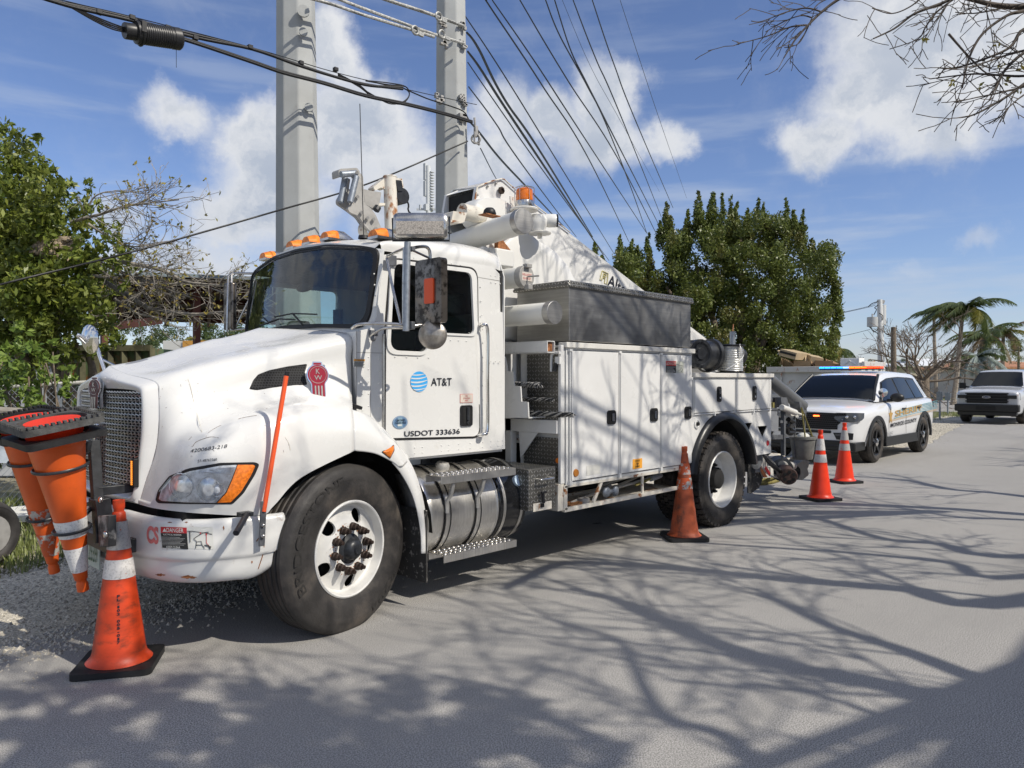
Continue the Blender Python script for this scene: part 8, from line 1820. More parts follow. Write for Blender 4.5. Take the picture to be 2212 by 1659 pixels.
house(1990, 2125, 773, 789, 95, 9, mat('yellow_white_wall', (.62, .56, .40), .8, var=.1), wr_, 'long low house with a bright white roof behind the bare tree', ((.3, .38, .9, 2.3, gl), (.45, .52, .9, 2.3, mat('curtain_orange', (.5, .3, .15), .7)), (.62, .7, .9, 2.3, gl)), group='low houses at the far right', hip=False)
house(2118, 2300, 777, 793, 60, 9, pink, ribr, 'pale pink bungalow with a rusty orange metal roof at the right edge', ((.06, .20, .9, 1.95, gl), (.36, .52, .9, 1.95, gl), (.6, .75, .9, 2.0, gl)), group='low houses at the far right')
mb_ = None
bn = thing('blue_bin', tuple(gnd(2210, 38)), 'blue skip bin behind the pickup at the right edge', 'bin'); mb = MB(); p, q = gnd(2193, 38), gnd(2260, 38); dr = (q-p).normalized(); mb.prism([p, q, q+V3((.5, 1.2, 0)), p+V3((.5, 1.2, 0))], (0, 0, 1.82)); mb.build('bin_body', mat('blue_steel', (.03, .07, .22), .5, var=.2), bn, smooth=0, bevel=.02); mb = MB(); mb.bar(p+V3((0, 0, 1.85)), q+V3((0, 0, 1.85)), .1, .08); mb.build('rim_rail', mat('blue_rail', (.05, .10, .28), .5), bn)
ff = thing('wire_fence', tuple(gnd(2010, 68)), 'long low wire fence in front of the far houses and the rubble', 'fence'); a_, b_ = gnd(1925, 68), gnd(2125, 66); mb = MB()
for k in range(13): q = a_.lerp(b_, k/12); mb.cyl(q, q+V3((0, 0, 1.9)), .035, seg=6)
mb.build('post', M['galv'], ff); mb = MB()
for z in (.1, .5, .9, 1.3, 1.85): mb.tube([a_+V3((0, 0, z)), b_+V3((0, 0, z))], .02 if z > 1.5 else .010, 4)
for k in range(120): q = a_.lerp(b_, k/120); mb.tube([q+V3((0, 0, .05)), q+V3((0, 0, 1.85))], .006, 3, caps=False)
mb.build('wires', M['galv'], ff)
rb_ = MB(); rr = random.Random(9)
for k in range(260):
    u = rr.uniform(2000, 2080); v = 842-rr.random()**1.5*22*math.exp(-((u-2040)/38)**2)-rr.random()*3; p = at(u, v, 70+rr.uniform(0, 3)); s = rr.uniform(.12, .4); rb_.box(p, (s, s*.8, s*.5), Matrix.Rotation(rr.random()*3, 3, 'Z') @ Matrix.Rotation(rr.random(), 3, 'X'))
o = rb_.build('rubble_heap', mat('pale_rubble', (.50, .46, .41), .85, var=.25, vscale=.8), None, smooth=0); tag(o, 'heap of broken pale concrete behind the far fence', 'rubble', kind='stuff')
for i, (x, y0, y1) in enumerate(((1500, 455, 690), (1567, 465, 645))):
    u, v = uv('J', x, y1); p = U('V', u, v, 'z', 0.0); d = (p-V3(CAM)).dot(V3(_F)); tp_ = at(uv('J', x+2, y0)[0], uv('J', x, y0)[1], d); t_ = thing('marker_post', (p.x, p.y, -.03), ('pale metal marker post standing in the grass left of the pickup', 'darker metal marker post next to the pickup, farther back')[i], 'marker post', 'metal marker posts by the side road')
    mb = MB(); mb.bar((p.x, p.y, -.03), tp_, .05, .09); mb.build('post_shaft', M['galv'], t_); mb = MB(); mb.b2((p.x-.01, p.y-.10, tp_.z-.36), (p.x+.03, p.y+.12, tp_.z-.02)); mb.build('sign_back', M['galv'], t_, smooth=0)
# ================================================================== the sunny side behind the camera: house and bare tree that cast the shade
hs = thing('street_house', (12, -14, 0), 'two storey pale house behind the camera that shades the near edge of the road', 'house')
mb = MB(); mb.b2((2.4, -20, 0), (30, -10.1, 6.2)); mb.build('wall', pink, hs, smooth=0); mb = MB(); mb.add([(1.7, -9.55, 6.5), (30.5, -9.55, 6.5), (30.5, -20.5, 6.5), (1.7, -20.5, 6.5), (7, -15, 8.6), (26, -15, 8.6), (1.7, -9.55, 6.25), (30.5, -9.55, 6.25), (30.5, -20.5, 6.25), (1.7, -20.5, 6.25)], [(0, 1, 5, 4), (1, 2, 5), (2, 3, 4, 5), (3, 0, 4), (0, 1, 7, 6), (3, 0, 6, 9), (1, 2, 8, 7), (2, 3, 9, 8), (6, 7, 8, 9)]); mb.build('roof', ribr, hs, smooth=0)
for k in range(6): mb = MB(); mb.b2((4+k*4.2, -10.12, 1.0), (5.6+k*4.2, -10.07, 2.3)); mb.b2((4+k*4.2, -10.12, 4.0), (5.6+k*4.2, -10.07, 5.3)); mb.build('window', gl, hs, smooth=0)
TX, TY = 9.5, -8.2
bt2 = thing('street_tree', (TX, TY, 0), 'bare wide tree beside the road whose twigs hang into the top right corner', 'tree')
mb = MB(); rb = random.Random(40)
mb.tube([(TX, TY, -.03), (TX-.1, TY, 1.2), (TX-.3, TY+.1, 2.6), (TX-.6, TY+.2, 3.6)], [.36, .30, .27, .22], 12)
def sh_pt(c, x, y, h):      # branch point at height h whose shadow meets the road there
    g = U(c, x, y, 'z', 0); return V3((g.x+.25*h, g.y-1.0*h, h))
X4 = lambda x, y: (1080+x*.5117, 1026+y*.5117)
def limb(pts, hs, r0, side=1.0, conn=True, tw=2):
    P = [sh_pt('V', *X4(*p), h) for p, h in zip(pts, hs)]
    if conn: P = [V3((TX-.5, TY+.2, 3.4))]+P
    Q = catmull(P, 5); n = len(Q); mb.tube(Q, [max(.012, r0*1.25*(1-.75*k/n)) for k in range(n)], 7, caps=False)
    for k in range(4, n-1):
        if rb.random() < .8*side:
            d = (Q[k+1]-Q[k]).normalized(); nd = (d+V3((rb.gauss(0, .5), rb.gauss(0, .5), rb.gauss(0, .25)))).normalized(); grow(mb, Q[k], nd, rb.uniform(.5, 1.1), max(.010, r0*.3*(1-.6*k/n)), tw, rb, .5, (2, 3), None, 0, 4, .006)
limb([(2300, 990), (1900, 950), (1500, 860), (1100, 780), (700, 620), (500, 530), (300, 480)], [4.6, 4.7, 4.8, 4.9, 5.0, 5.1, 5.2], .11)
limb([(2212, 530), (1700, 480), (1200, 440), (800, 400), (300, 370), (100, 440), (20, 480)], [4.3, 4.5, 4.7, 4.9, 5.1, 5.2, 5.3], .10)
limb([(2212, 345), (1850, 290), (1600, 265), (1300, 170), (1050, 130)], [4.4, 4.6, 4.8, 5.0, 5.2], .08)
limb([(2212, 430), (1900, 370), (1500, 330), (1200, 310), (900, 290), (600, 270)], [4.8, 4.9, 5.0, 5.1, 5.2, 5.3], .06)
limb([(2060, 880), (1700, 740), (1400, 640), (1150, 520), (1080, 480)], [4.2, 4.5, 4.8, 5.0, 5.2], .06, conn=False)
limb([(2000, 1090), (1700, 1050), (1450, 960), (1250, 900), (1100, 800)], [4.4, 4.6, 4.9, 5.1, 5.3], .03, .5, conn=False)
limb([(2212, 90), (1900, 60), (1700, 20), (1400, 0), (1200, -20)], [4.2, 4.5, 4.8, 5.1, 5.3], .09)
limb([(2212, 190), (1950, 180), (1700, 140), (1500, 110)], [4.4, 4.6, 4.8, 5.0], .06)
limb([(1300, 1300), (1100, 1237), (950, 1100), (700, 1020), (600, 880), (500, 700), (300, 640)], [5, 5.1, 5.2, 5.3, 5.4, 5.5, 5.6], .055, .8)
limb([(900, 1300), (500, 1150), (200, 1020), (0, 900), (-300, 850)], [5.2, 5.3, 5.4, 5.5, 5.6], .05, .7)
mb.build('limbs', M['bark'], bt2, smooth=60)
# hanging twigs in the frame
mb = MB(); rb = random.Random(77); OO = lambda x, y, d: UD('O', x, y, d)
vis = [([(2700, -60), (2300, 40), (2050, 45), (1850, 5), (1700, -30)], 6.6, .035), ([(1750, -60), (1610, 20), (1400, 100), (1250, 210), (1095, 285)], 6.8, .018), ([(1500, -70), (1380, 40), (1230, 100), (1085, 60)], 6.9, .009), ([(1750, -50), (1560, 90), (1480, 200), (1420, 290), (1215, 362)], 6.8, .010), ([(2500, 0), (2210, 80), (2080, 115), (1900, 250), (1800, 430), (1750, 650)], 6.4, .018), ([(2400, 250), (2205, 215), (2100, 350), (1900, 440), (1700, 500), (1570, 500)], 6.4, .016), ([(2400, 300), (2205, 390), (2080, 500), (2020, 600), (1950, 740)], 6.2, .016), ([(2400, 480), (2205, 620), (2050, 730), (1850, 840), (1730, 868)], 6.1, .015), ([(2400, 520), (2205, 560), (2030, 555), (1850, 545), (1690, 560), (1510, 582)], 6.2, .012), ([(1650, 250), (1800, 420), (1930, 540), (2040, 555)], 6.3, .010), ([(1990, -40), (1930, 60), (1960, 200), (1990, 400)], 6.5, .007), ([(2205, 640), (2000, 690), (1850, 720), (1700, 755)], 6.15, .009), ([(2300, 350), (2100, 400), (1950, 450), (1800, 500)], 6.3, .012), ([(2205, 700), (2150, 740), (2080, 800), (2005, 820)], 6.1, .007), ([(1700, -40), (1620, 60), (1550, 160), (1470, 290)], 6.7, .008), ([(2050, 60), (1900, 90), (1800, 100), (1700, 90)], 6.6, .008),
 ([(1000, -90), (830, 0), (700, 100), (600, 200), (520, 290), (435, 425)], 6.9, .017), ([(720, 90), (600, 60), (450, 90), (270, 158), (195, 155)], 6.9, .008), ([(640, 130), (560, 115), (430, 160), (300, 235)], 6.9, .007), ([(600, 185), (480, 200), (300, 270), (90, 325)], 6.9, .009), ([(830, -40), (700, 20), (640, 80), (560, 110)], 6.95, .007), ([(560, 230), (480, 300), (380, 370)], 6.9, .006), ([(640, 140), (560, 300), (500, 340), (440, 350)], 6.9, .007)]
for pts, d, r in vis:
    Q = catmull([OO(x, y, d-.05*i) for i, (x, y) in enumerate(pts)], 5); n = len(Q); mb.tube(Q, [max(.0042, r*(1-.7*k/n)) for k in range(n)], 6, caps=False)
    for k in range(3, n-1):
        if rb.random() < (.42 if d < 6.85 else .25):
            dd_ = (Q[k+1]-Q[k]).normalized(); nd = (dd_+V3((rb.gauss(0, .5), rb.gauss(0, .5), rb.gauss(0, .5)))).normalized(); grow(mb, Q[k], nd, rb.uniform(.12, .34), .0050, 1, rb, .5, (1, 2), None, 0, 4, .0036)
a_ = OO(2700, -60, 6.6); mb.tube(catmull([(TX-.5, TY+.2, 3.5), (8.6, -6.0, 5.2), a_], 5), [.13-.008*k for k in range(11)], 8, caps=False)
for (x, y, d, r) in ((1000, -90, 6.9, .05), (2400, 300, 6.2, .05), (2400, 480, 6.1, .04)): b_ = OO(x, y, d); mb.tube(catmull([(8.6, -6.0, 5.2), (7.6, -4.4, 5.9 if x < 2000 else 4.8), b_], 5), [r-.003*k for k in range(11)], 7, caps=False)
# crown over the truck, twigs above the frame
for k in range(30):
    x = rb.uniform(2.5, 8.5); y = rb.uniform(-7.5, -3.2); z = rb.uniform(5.6, 7.2); a = rb.uniform(0, 6.28); grow(mb, (x, y, z), (math.cos(a), math.sin(a), rb.uniform(-.1, .2)), rb.uniform(.9, 1.5), rb.uniform(.012, .025), 3, rb, .5, (2, 3), None, 0, 4, .004)
for k in range(12):
    b_ = V3((rb.uniform(2.5, 8), rb.uniform(-7, -3.5), rb.uniform(5.8, 7))); mb.tube(catmull([(8.6, -6.4, 4.9), V3((8.6, -6.4, 4.9)).lerp(b_, .5)+V3((0, 0, .4)), b_], 5), [.05-.003*k2 for k2 in range(11)], 6, caps=False)
mb.build('hanging_twigs', M['twig'], bt2, smooth=60)
lw_ = [(2100, 600), (1680, 605), (2010, 320), (2040, 495), (2190, 510), (1475, 295), (2170, 670), (1890, 630)]
leaf_mesh('withered_leaves', [(*OO(x, y, 6.2), .035, .035, .035, 8) for x, y in lw_], LFY, bt2, .03, 9)
for n_, (tx, ty) in enumerate(((17.5, -8.6), (26, -8.5))):
    t3 = thing('street_tree', (tx, ty, 0), ('bare tree farther along the road, outside the photo to the right', 'bare tree farthest along the road, outside the photo to the right')[n_], 'tree', 'bare street trees along the road'); mb = MB(); rb = random.Random(60+n_); mb.tube([(tx, ty, -.03), (tx, ty, 2.6)], [.3, .22], 10)
    for k in range(9): a = R_(20+k*18); grow(mb, (tx, ty, 2.5), (math.cos(a)*.9, math.sin(a)*.75, .55), 2.1, .12, 5, rb, .38, (2, 3), None, -.01, 5, .007)
    mb.v = [(x, min(y, ty+5.4), z) for x, y, z in mb.v]; mb.build('limbs', M['bark'], t3, smooth=60)
# leafy tree behind the camera, its shade lies on the near road
lt2 = thing('roadside_tree', (-4.5, -9.5, 0), 'leafy tree behind the camera shading the near left part of the road', 'tree'); C = []; rr = random.Random(14); mb = MB(); mb.tube([(-4.5, -9.5, -.03), (-4.3, -9.3, 2.5), (-3.6, -9, 4.6)], [.25, .2, .15], 10)
spots = [((900, 1590), 5.2, .5), ((1050, 1560), 5.3, .4), ((700, 1600), 5.2, .5), ((500, 1650), 5.2, .5), ((300, 1640), 5.4, .4), ((850, 1660), 5, .6), ((0, 1440), 5.6, .35), ((100, 1560), 5.5, .35), ((600, 1540), 5.5, .22), ((200, 1480), 5.6, .2), ((1000, 1660), 5.2, .5), ((30, 1640), 5.5, .4), ((700, 1660), 5.2, .5)]
for (p, h, r) in spots:
    g = U('V', *p, 'z', 0); c = V3((g.x+.25*h, g.y-h, h))
    for k in range(9): C.append((c.x+rr.gauss(0, r*.75), c.y+rr.gauss(0, r*.65), c.z+rr.gauss(0, .3), r*.30, r*.30, r*.22, 75))
    Q = catmull([(-3.6, -9, 4.6), V3((-3.6, -9, 4.8)).lerp(c, .5), c], 5); mb.tube(Q, [.07-.005*k for k in range(11)], 6, caps=False)
    for k in range(5): a = rr.uniform(0, 6.28); grow(mb, c, (math.cos(a), math.sin(a), 0), .5, .018, 2, rr, .5, (2, 3), None, 0, 4, .006)
mb.build('trunk', M['bark'], lt2, smooth=60); leaf_mesh('crown', C, LF2, lt2, .07, 15, 2)
# ================================================================== vehicles on the shoulder
cw_ = mat('car_white', (.74, .75, .76), .22, coat=.6, spec=.6); cb_ = mat('car_black_plastic', (.018, .019, .02), .45); cdark = mat('car_dark', (.006, .006, .007), .6)
def car(name, org, label, ST, GH, wheels, paint, L, cut=True, arch=.42, group=None):
    """ST: stations (x, zc, ys, zs, ym, zm, zb); GH: greenhouse stations (x, zt, yt, yb, zb); local x runs to the rear"""
    root = thing(name, org, label, 'police car' if 'police' in label else 'pickup truck', group)
    rows = []
    for (x, zc, ys, zs, ym, zm, zb) in ST:
        rows.append([V3((x, 0, zc)), V3((x, ys*.55, zc-.012)), V3((x, ys, zs)), V3((x, ym*.985, zs-.10)), V3((x, ym, zm)), V3((x, ym*.985, (zm+zb)/2)), V3((x, ym*.95, zb+.05)), V3((x, ym*.90, zb))])
    g = surf(rows, 4, 3); mb = MB(); mb.grid(g); fr = g[0]; n = len(fr)
    mb.grid([fr, [V3((p.x, 0, p.z)) for p in fr]]); fr = g[-1]; mb.grid([fr, [V3((p.x, 0, p.z)) for p in fr]]); mb.grid([[r[-1] for r in g], [V3((r[-1].x, 0, r[-1].z)) for r in g]])
    m2 = [(x, -y, z) for x, y, z in mb.v]; nv = len(mb.v); mb.v += m2; mb.f += [tuple(i+nv for i in f)[::-1] for f in mb.f]; mb.m += list(mb.m)
    body = mb.build('body', paint, root, smooth=40, weld=True, local=True)
    cuts = []
    for (wx_, wr_0) in wheels:
        for sg in (-1, 1): c = MB(); c.cyl((wx_, sg*.62, wr_0), (wx_, sg*1.3, wr_0), arch, seg=36); cuts.append(c.build('cut', cdark, None, smooth=0)); cuts[-1].location = root.location
    boolean(body, cuts)
    for (wx_, wr_0) in wheels:
        for sg in (-1, 1):
            mb = MB(); a = [V3((wx_+arch*math.cos(R_(k)), sg*.6, wr_0+arch*math.sin(R_(k)))) for k in range(-20, 201, 10)]; mb.grid([a, [V3((p.x, sg*.93, p.z)) for p in a]]); mb.add(a, [tuple(range(len(a)))]); mb.build('wheel_well', cdark, root, smooth=30, local=True)
    gh = []
    for (x, zt, yt, yb, zb) in GH: gh.append([V3((x, 0, zt)), V3((x, yt*.6, zt-.01)), V3((x, yt*.92, zt-.035)), V3((x, yt+(yb-yt)*.12, zt-(zt-zb)*.14-.02)), V3((x, yb, zb))])
    gg = surf(gh, 4, 3); mb = MB(); mb.grid(gg); m2 = [(x, -y, z) for x, y, z in mb.v]; nv = len(mb.v); mb.v += m2; mb.f += [tuple(i+nv for i in f)[::-1] for f in mb.f]; mb.m += list(mb.m)
    cab_ = mb.build('cabin_roof', paint, root, smooth=40, weld=True, local=True)
    return root, body, cab_, gh
def ghpt(GH, x, t, sg=-1, lift=.006):
    for a, b in zip(GH[:-1], GH[1:]):
        if a[0] <= x <= b[0]:
            k = (x-a[0])/(b[0]-a[0]); zt, yt, yb, zb = [a[i]+(b[i]-a[i])*k for i in range(1, 5)]; z1 = zt-(zt-zb)*.14-.02; y1 = yt+(yb-yt)*.12
            return V3((x, sg*(yb+(y1-yb)*t+lift), zb+(z1-zb)*t))
    return V3((x, 0, 0))
def carwheel(root, x, r, sg, rimm, capm, yo=.97, w_=.23, spokes=5):
    wh = bpy.data.objects.new('wheel', None); COL.objects.link(wh); wh.parent = root; ax = (0, sg, 0)
    tyre_mb((x, sg*yo, r), ax, r, w_, r*.62).build('tyre', M['tyre'], wh, smooth=40, local=True)
    mb = MB(); mb.lathe([(r*.63, -.02), (r*.63, 0), (r*.58, -.01), (r*.56, -.05), (r*.3, -.075), (0, -.075)], (x, sg*yo, r), ax, 36, cap=False)
    for k in range(spokes): a = 2*math.pi*k/spokes+.3; c_, s_ = math.cos(a), math.sin(a); mb.bar((x+c_*r*.15, sg*(yo-.03), r+s_*r*.15), (x+c_*r*.58, sg*(yo-.015), r+s_*r*.58), r*.17, .03, (0, 1, 0))
    mb.build('rim', rimm, wh, smooth=40, local=True)
    mb = MB(); mb.lathe([(r*.2, -.03), (r*.19, .005), (r*.1, .02), (0, .022)], (x, sg*yo, r), ax, 20); mb.build('hub_cap', capm, wh, smooth=50, local=True)
def panel(mb, pts, th=.004, m=0, up=None):
    mb.add([V3(p) for p in pts], [tuple(range(len(pts)))], m)
# ------------------------------------------------------------------ police SUV
SO = (11.28, 1.92, 0); LS_ = 5.0
ST = [(0.0, .98, .60, .95, .72, .72, .42), (.06, 1.03, .70, .99, .86, .72, .36), (.22, 1.07, .78, 1.01, .93, .74, .32), (.55, 1.11, .82, 1.05, .98, .78, .30), (1.0, 1.15, .86, 1.09, 1.0, .82, .30), (1.5, 1.19, .88, 1.12, 1.0, .84, .30), (2.6, 1.20, .90, 1.13, 1.0, .84, .30), (3.8, 1.20, .90, 1.15, 1.0, .84, .30), (4.5, 1.20, .88, 1.16, .98, .84, .34), (4.85, 1.18, .84, 1.14, .92, .84, .38), (4.96, 1.10, .78, 1.06, .84, .80, .45)]
GH = [(1.28, 1.19, .74, .86, 1.14), (1.60, 1.42, .70, .88, 1.14), (1.95, 1.63, .68, .90, 1.14), (2.25, 1.72, .67, .90, 1.14), (2.9, 1.76, .67, .90, 1.15), (3.8, 1.74, .66, .89, 1.16), (4.35, 1.70, .64, .87, 1.17), (4.65, 1.52, .64, .85, 1.17), (4.92, 1.16, .66, .80, 1.14)]
suv, sbody, scab, _ = car('police_suv', SO, 'white sheriff police SUV with a glowing blue and red light bar on the shoulder', ST, GH, ((1.0, .38), (3.9, .38)), cw_, LS_, arch=.43)
B_ = lambda mb, nm, m, par=suv, **k: mb.build(nm, m, par, local=True, **k)
blackrim = mat('black_steel_rim', (.012, .012, .013), .4)
for x in (1.0, 3.9):
    for sg in (-1, 1): carwheel(suv, x, .385, sg, blackrim, M['chrome'], yo=.985)
for sg in (-1, 1):
    mb = MB()
    for x in (1.0, 3.9):
        a = [R_(k) for k in range(-6, 187, 8)]; mb.grid([[V3((x+.505*math.cos(q), sg*1.000, .39+.505*math.sin(q))) for q in a], [V3((x+.50*math.cos(q), sg*1.018, .39+.50*math.sin(q))) for q in a], [V3((x+.43*math.cos(q), sg*1.018, .39+.43*math.sin(q))) for q in a], [V3((x+.42*math.cos(q), sg*.98, .39+.42*math.sin(q))) for q in a]])
    mb.b2((1.45, sg*.93, .28), (3.45, sg*1.012, .46)); B_(mb, 'wheel_arch_trim', cb_, smooth=40)
    # windows
    for x0, x1, x2, x3, t1_ in ((1.62, 1.98, 2.62, 2.55, .9), (2.70, 2.66, 3.55, 3.40, .9), (3.62, 3.48, 4.18, 4.02, .85)):
        mb = MB(); N = 5
        mb.grid([[ghpt(GH, x0+(x2-x0)*k/N, .06, sg) for k in range(N+1)], [ghpt(GH, (x0+(x2-x0)*k/N)*.5+(x1+(x3-x1)*k/N)*.5, .5, sg) for k in range(N+1)], [ghpt(GH, x1+(x3-x1)*k/N, t1_, sg) for k in range(N+1)]]); mb.v = [(a, b+sg*.016, c) for a, b, c in mb.v]; B_(mb, 'side_window', M['carglass'], scab, smooth=60)
    mb = MB(); N = 6; mb.grid([[ghpt(GH, 1.45+(4.30-1.45)*k/N, .02, sg, .012) for k in range(N+1)], [ghpt(GH, 1.70+(4.21-1.70)*k/N, .5, sg, .017) for k in range(N+1)], [ghpt(GH, 1.95+(4.12-1.95)*k/N, .95, sg, .012) for k in range(N+1)]]); B_(mb, 'window_surround', cb_, scab, smooth=60)
    mb = MB(); mb.grid([[ghpt(GH, 4.42, .08, sg), ghpt(GH, 4.80, .1, sg)], [ghpt(GH, 4.3, .85, sg), ghpt(GH, 4.55, .8, sg)]]); B_(mb, 'rear_quarter_window', M['carglass'], scab)
    mb = MB()
    for x in (1.62, 2.66, 3.60): mb.b2((x, sg*1.0008, .48), (x+.008, sg*1.003, 1.05))
    B_(mb, 'door_seam', cb_, sbody, smooth=0)
    mb = MB()
    for x in (2.40, 3.38): mb.tube([(x, sg*1.012, .99), (x+.06, sg*1.028, .99), (x+.16, sg*1.028, .99), (x+.2, sg*1.012, .99)], .014, 6)
    B_(mb, 'door_handle', cb_, sbody)
    mb = MB(); mb.ball((1.78, sg*1.10, 1.22), (.09, .13, .09)); mb.tube([(1.75, sg*.92, 1.16), (1.78, sg*1.04, 1.17)], .03, 8); B_(mb, 'door_mirror', cb_, scab, smooth=60)
    mb = MB(); mb.grid([[V3((4.90, sg*.885, .95)), V3((4.72, sg*.972, .96))], [V3((4.93, sg*.82, 1.13)), V3((4.70, sg*.945, 1.13))]]); B_(mb, 'tail_light', M['red'], sbody)
wsg = lambda t, y, l=.008: V3((1.30+.70*t-(.10*(1-(y/.8)**2))*.0, y, 0))
def gtop(x):
    for a, b in zip(GH[:-1], GH[1:]):
        if a[0] <= x <= b[0]: return a[1]+(b[1]-a[1])*(x-a[0])/(b[0]-a[0])
mb = MB(); rows = []
for i in range(9):
    x = 1.30+.72*i/8; zt = gtop(x); yw_ = (.80-.15*i/8); rows.append([V3((x-.012, yw_*s, zt-.014*abs(s)**3*1.6+.016-(.0))) for s in (-1, -.8, -.5, 0, .5, .8, 1)])
mb.grid(rows); B_(mb, 'windshield', M['carglass'], scab, smooth=60)
mb = MB()
for sg in (-1, 1): mb.tube([V3((1.28, sg*.83, 1.18)), V3((1.62, sg*.745, 1.42)), V3((2.02, sg*.665, 1.665))], .028, 6)
B_(mb, 'window_pillar', cb_, scab, smooth=60)
# face
fx = lambda y, z=.8: -.018+.10*max(0, (abs(y)-.45)/.45)**2
mb = MB(); mb.grid([[V3((fx(y)-.01, y, z)) for y in (-.78, -.6, -.3, 0, .3, .6, .78)] for z in (.96, .86)]+[[V3((fx(y*.8)-.014, y*.82, z)) for y in (-.78, -.6, -.3, 0, .3, .6, .78)] for z in (.74, .66)])
grl = mat_perf('grille_honeycomb', 26, (.05, .05, .052), .38, 0, 1); B_(mb, 'grille', grl, sbody, smooth=60)
for sg in (-1, 1):
    mb = MB(); mb.grid([[V3((.0, sg*.60, .965)), V3((.06, sg*.84, .97)), V3((.34, sg*.985, .96))], [V3((-.03, sg*.58, .87)), V3((.035, sg*.88, .865)), V3((.28, sg*1.0, .87))], [V3((-.025, sg*.66, .80)), V3((.045, sg*.90, .80)), V3((.20, sg*.99, .83))]]); h_ = B_(mb, 'headlight', mat('smoked_lamp', (.05, .055, .06), .12, coat=.5), sbody, smooth=60)
    mb = MB(); mb.ball((.02, sg*.79, .89), (.03, .035, .03)); mb.ball((.09, sg*.90, .89), (.03, .03, .03)); B_(mb, 'projector', M['chrome'], h_)
    mb = MB(); mb.grid([[V3((-.02, sg*.56, .60)), V3((-.01, sg*.74, .605)), V3((.045, sg*.90, .60))], [V3((-.02, sg*.62, .48)), V3((-.01, sg*.74, .475)), V3((.04, sg*.89, .48))]]); B_(mb, 'fog_recess', cb_, sbody)
    mb = MB(); mb.box((-.015, sg*.70, .565), (.02, .20, .035)); B_(mb, 'fog_bar', mat('grey_bar', (.09, .09, .095), .4), sbody)
mb = MB(); mb.b2((-.03, -.70, .28), (.10, .70, .46)); mb.b2((-.03, -.52, .585), (.02, .52, .635)); B_(mb, 'lower_bumper', cb_, sbody, smooth=30, bevel=.02)
mb = MB(); mb.b2((-.045, -.80, .34), (.25, .80, .38)); mb.b2((-.01, -.95, .27), (.5, .95, .43)); B_(mb, 'skirt', cb_, sbody, bevel=.03)
mb = MB(); mb.b2((-.05, -.16, .44), (-.03, .16, .56)); B_(mb, 'licence_plate', cb_, sbody)
def oval_badge(c, w_, h, par, flat=(0, -1, 0)):
    mb = MB(); 
    for q, mm, l in ((1, 0, 0), (.86, 1, .004)): mb.add([V3(c)+V3((-l, w_*q*math.cos(a), h*q*math.sin(a))) for a in [k*math.pi/12 for k in range(24)]], [tuple(range(24))], mm)
    text(mb, 'Ford', V3(c)+V3((-.006, w_*.55, -h*.35)), V3(c)+V3((-.006, -w_*.55, -h*.35)), h*.85, m=0, lift=.003, bold=.01); B_(mb, 'oval_badge', [M['chrome'], mat('badge_navy', (.02, .04, .12), .3)], par, smooth=0)
oval_badge((-.05, .03, .86), .085, .036, sbody)
for y, col in ((-.26, (1, .12, .02)), (.36, (.2, .6, 1))):
    mb = MB(); mb.box((-.04, y, .90), (.02, .11, .025)); B_(mb, 'grille_light', mat('grille_led', col, .3, emit=col, estr=7), sbody, bevel=.006)
# light bar
lb = bpy.data.objects.new('light_bar', None); COL.objects.link(lb); lb.parent = suv
cols = [(.0, .25, 1)]*2+[(.01, .20, 1)]*2+[(.1, .35, 1)]+[(1, .16, .01)]*2+[(1, .07, .01)]*3
mb = MB(); mb.b2((2.28, -.62, 1.775), (2.55, .62, 1.80)); mb.build('bar_base', cb_, lb, local=True, bevel=.01)
for i in range(10):
    y0 = .62-.124*i; col = cols[i]; mb = MB(); mb.b2((2.27, y0-.120, 1.80), (2.52, y0, 1.845)); mb.build('bar_lens', mat('lens_glow_%d' % i, col, .25, emit=col, estr=.9), lb, local=True, smooth=0, bevel=.012)
    mb = MB()
    for k in range(5): mb.box((2.264, y0-.015-.0225*k, 1.824), (.012, .015, .024))
    c2 = (.05, .45, 1) if i < 4 else (.3, .6, 1) if i < 5 else (1, .22, .02) if i < 8 else (1, .08, .02); mb.build('led_row', mat('led_%d' % i, c2, .3, emit=c2, estr=2.6), lb, local=True, smooth=0)
mb = MB(); mb.lathe([(.0, -.05), (.06, -.04), (.085, 0), (.085, .02), (0, .03)], (1.60, -.90, 1.32), (-1, -.25, 0), 24); mb.tube([(1.62, -.86, 1.14), (1.62, -.9, 1.3)], .02, 8); B_(mb, 'spot_lamp', M['chrome'], scab, smooth=60)
# markings on the side facing the road
mk = MB(); yS = -1.004
def stripe(mb, x0, z0, x1, z1, h, m): mb.add([V3((x0, yS, z0)), V3((x1, yS, z1)), V3((x1, yS, z1+h)), V3((x0, yS, z0+h))], [(0, 1, 2, 3)], m)
for k in range(6): stripe(mk, 1.9+.05*k, .80+.030*k, 4.86, .93+.032*k, .012, 0)
for k in range(2): stripe(mk, 1.75, .775-.02*k, 4.8, .90-.02*k, .007, 1)
text(mk, 'SHERIFF', (1.98, yS, .835), (3.72, yS, .92), .12, m=1, lift=.003, bold=.02); text(mk, 'MONROE COUNTY', (1.72, yS, .64), (3.36, yS, .69), .075, m=2, lift=.003, bold=.03); text(mk, '1962', (1.60, yS, .49), (1.85, yS, .50), .06, m=3, lift=.003)
mk.add([V3((1.72+(.13 if k % 2 == 0 else .055)*math.cos(R_(90+36*k)), yS-.002, .86+(.19 if k % 2 == 0 else .08)*math.sin(R_(90+36*k)))) for k in range(10)], [tuple(range(10))], 1)
B_(mk, 'markings', [mat('teal_stripe', (.10, .30, .36), .4), mat('gold_mark', (.50, .30, .08), .4), M['ink'], mat('grey_mark', (.15, .16, .18), .4)], sbody, smooth=0)
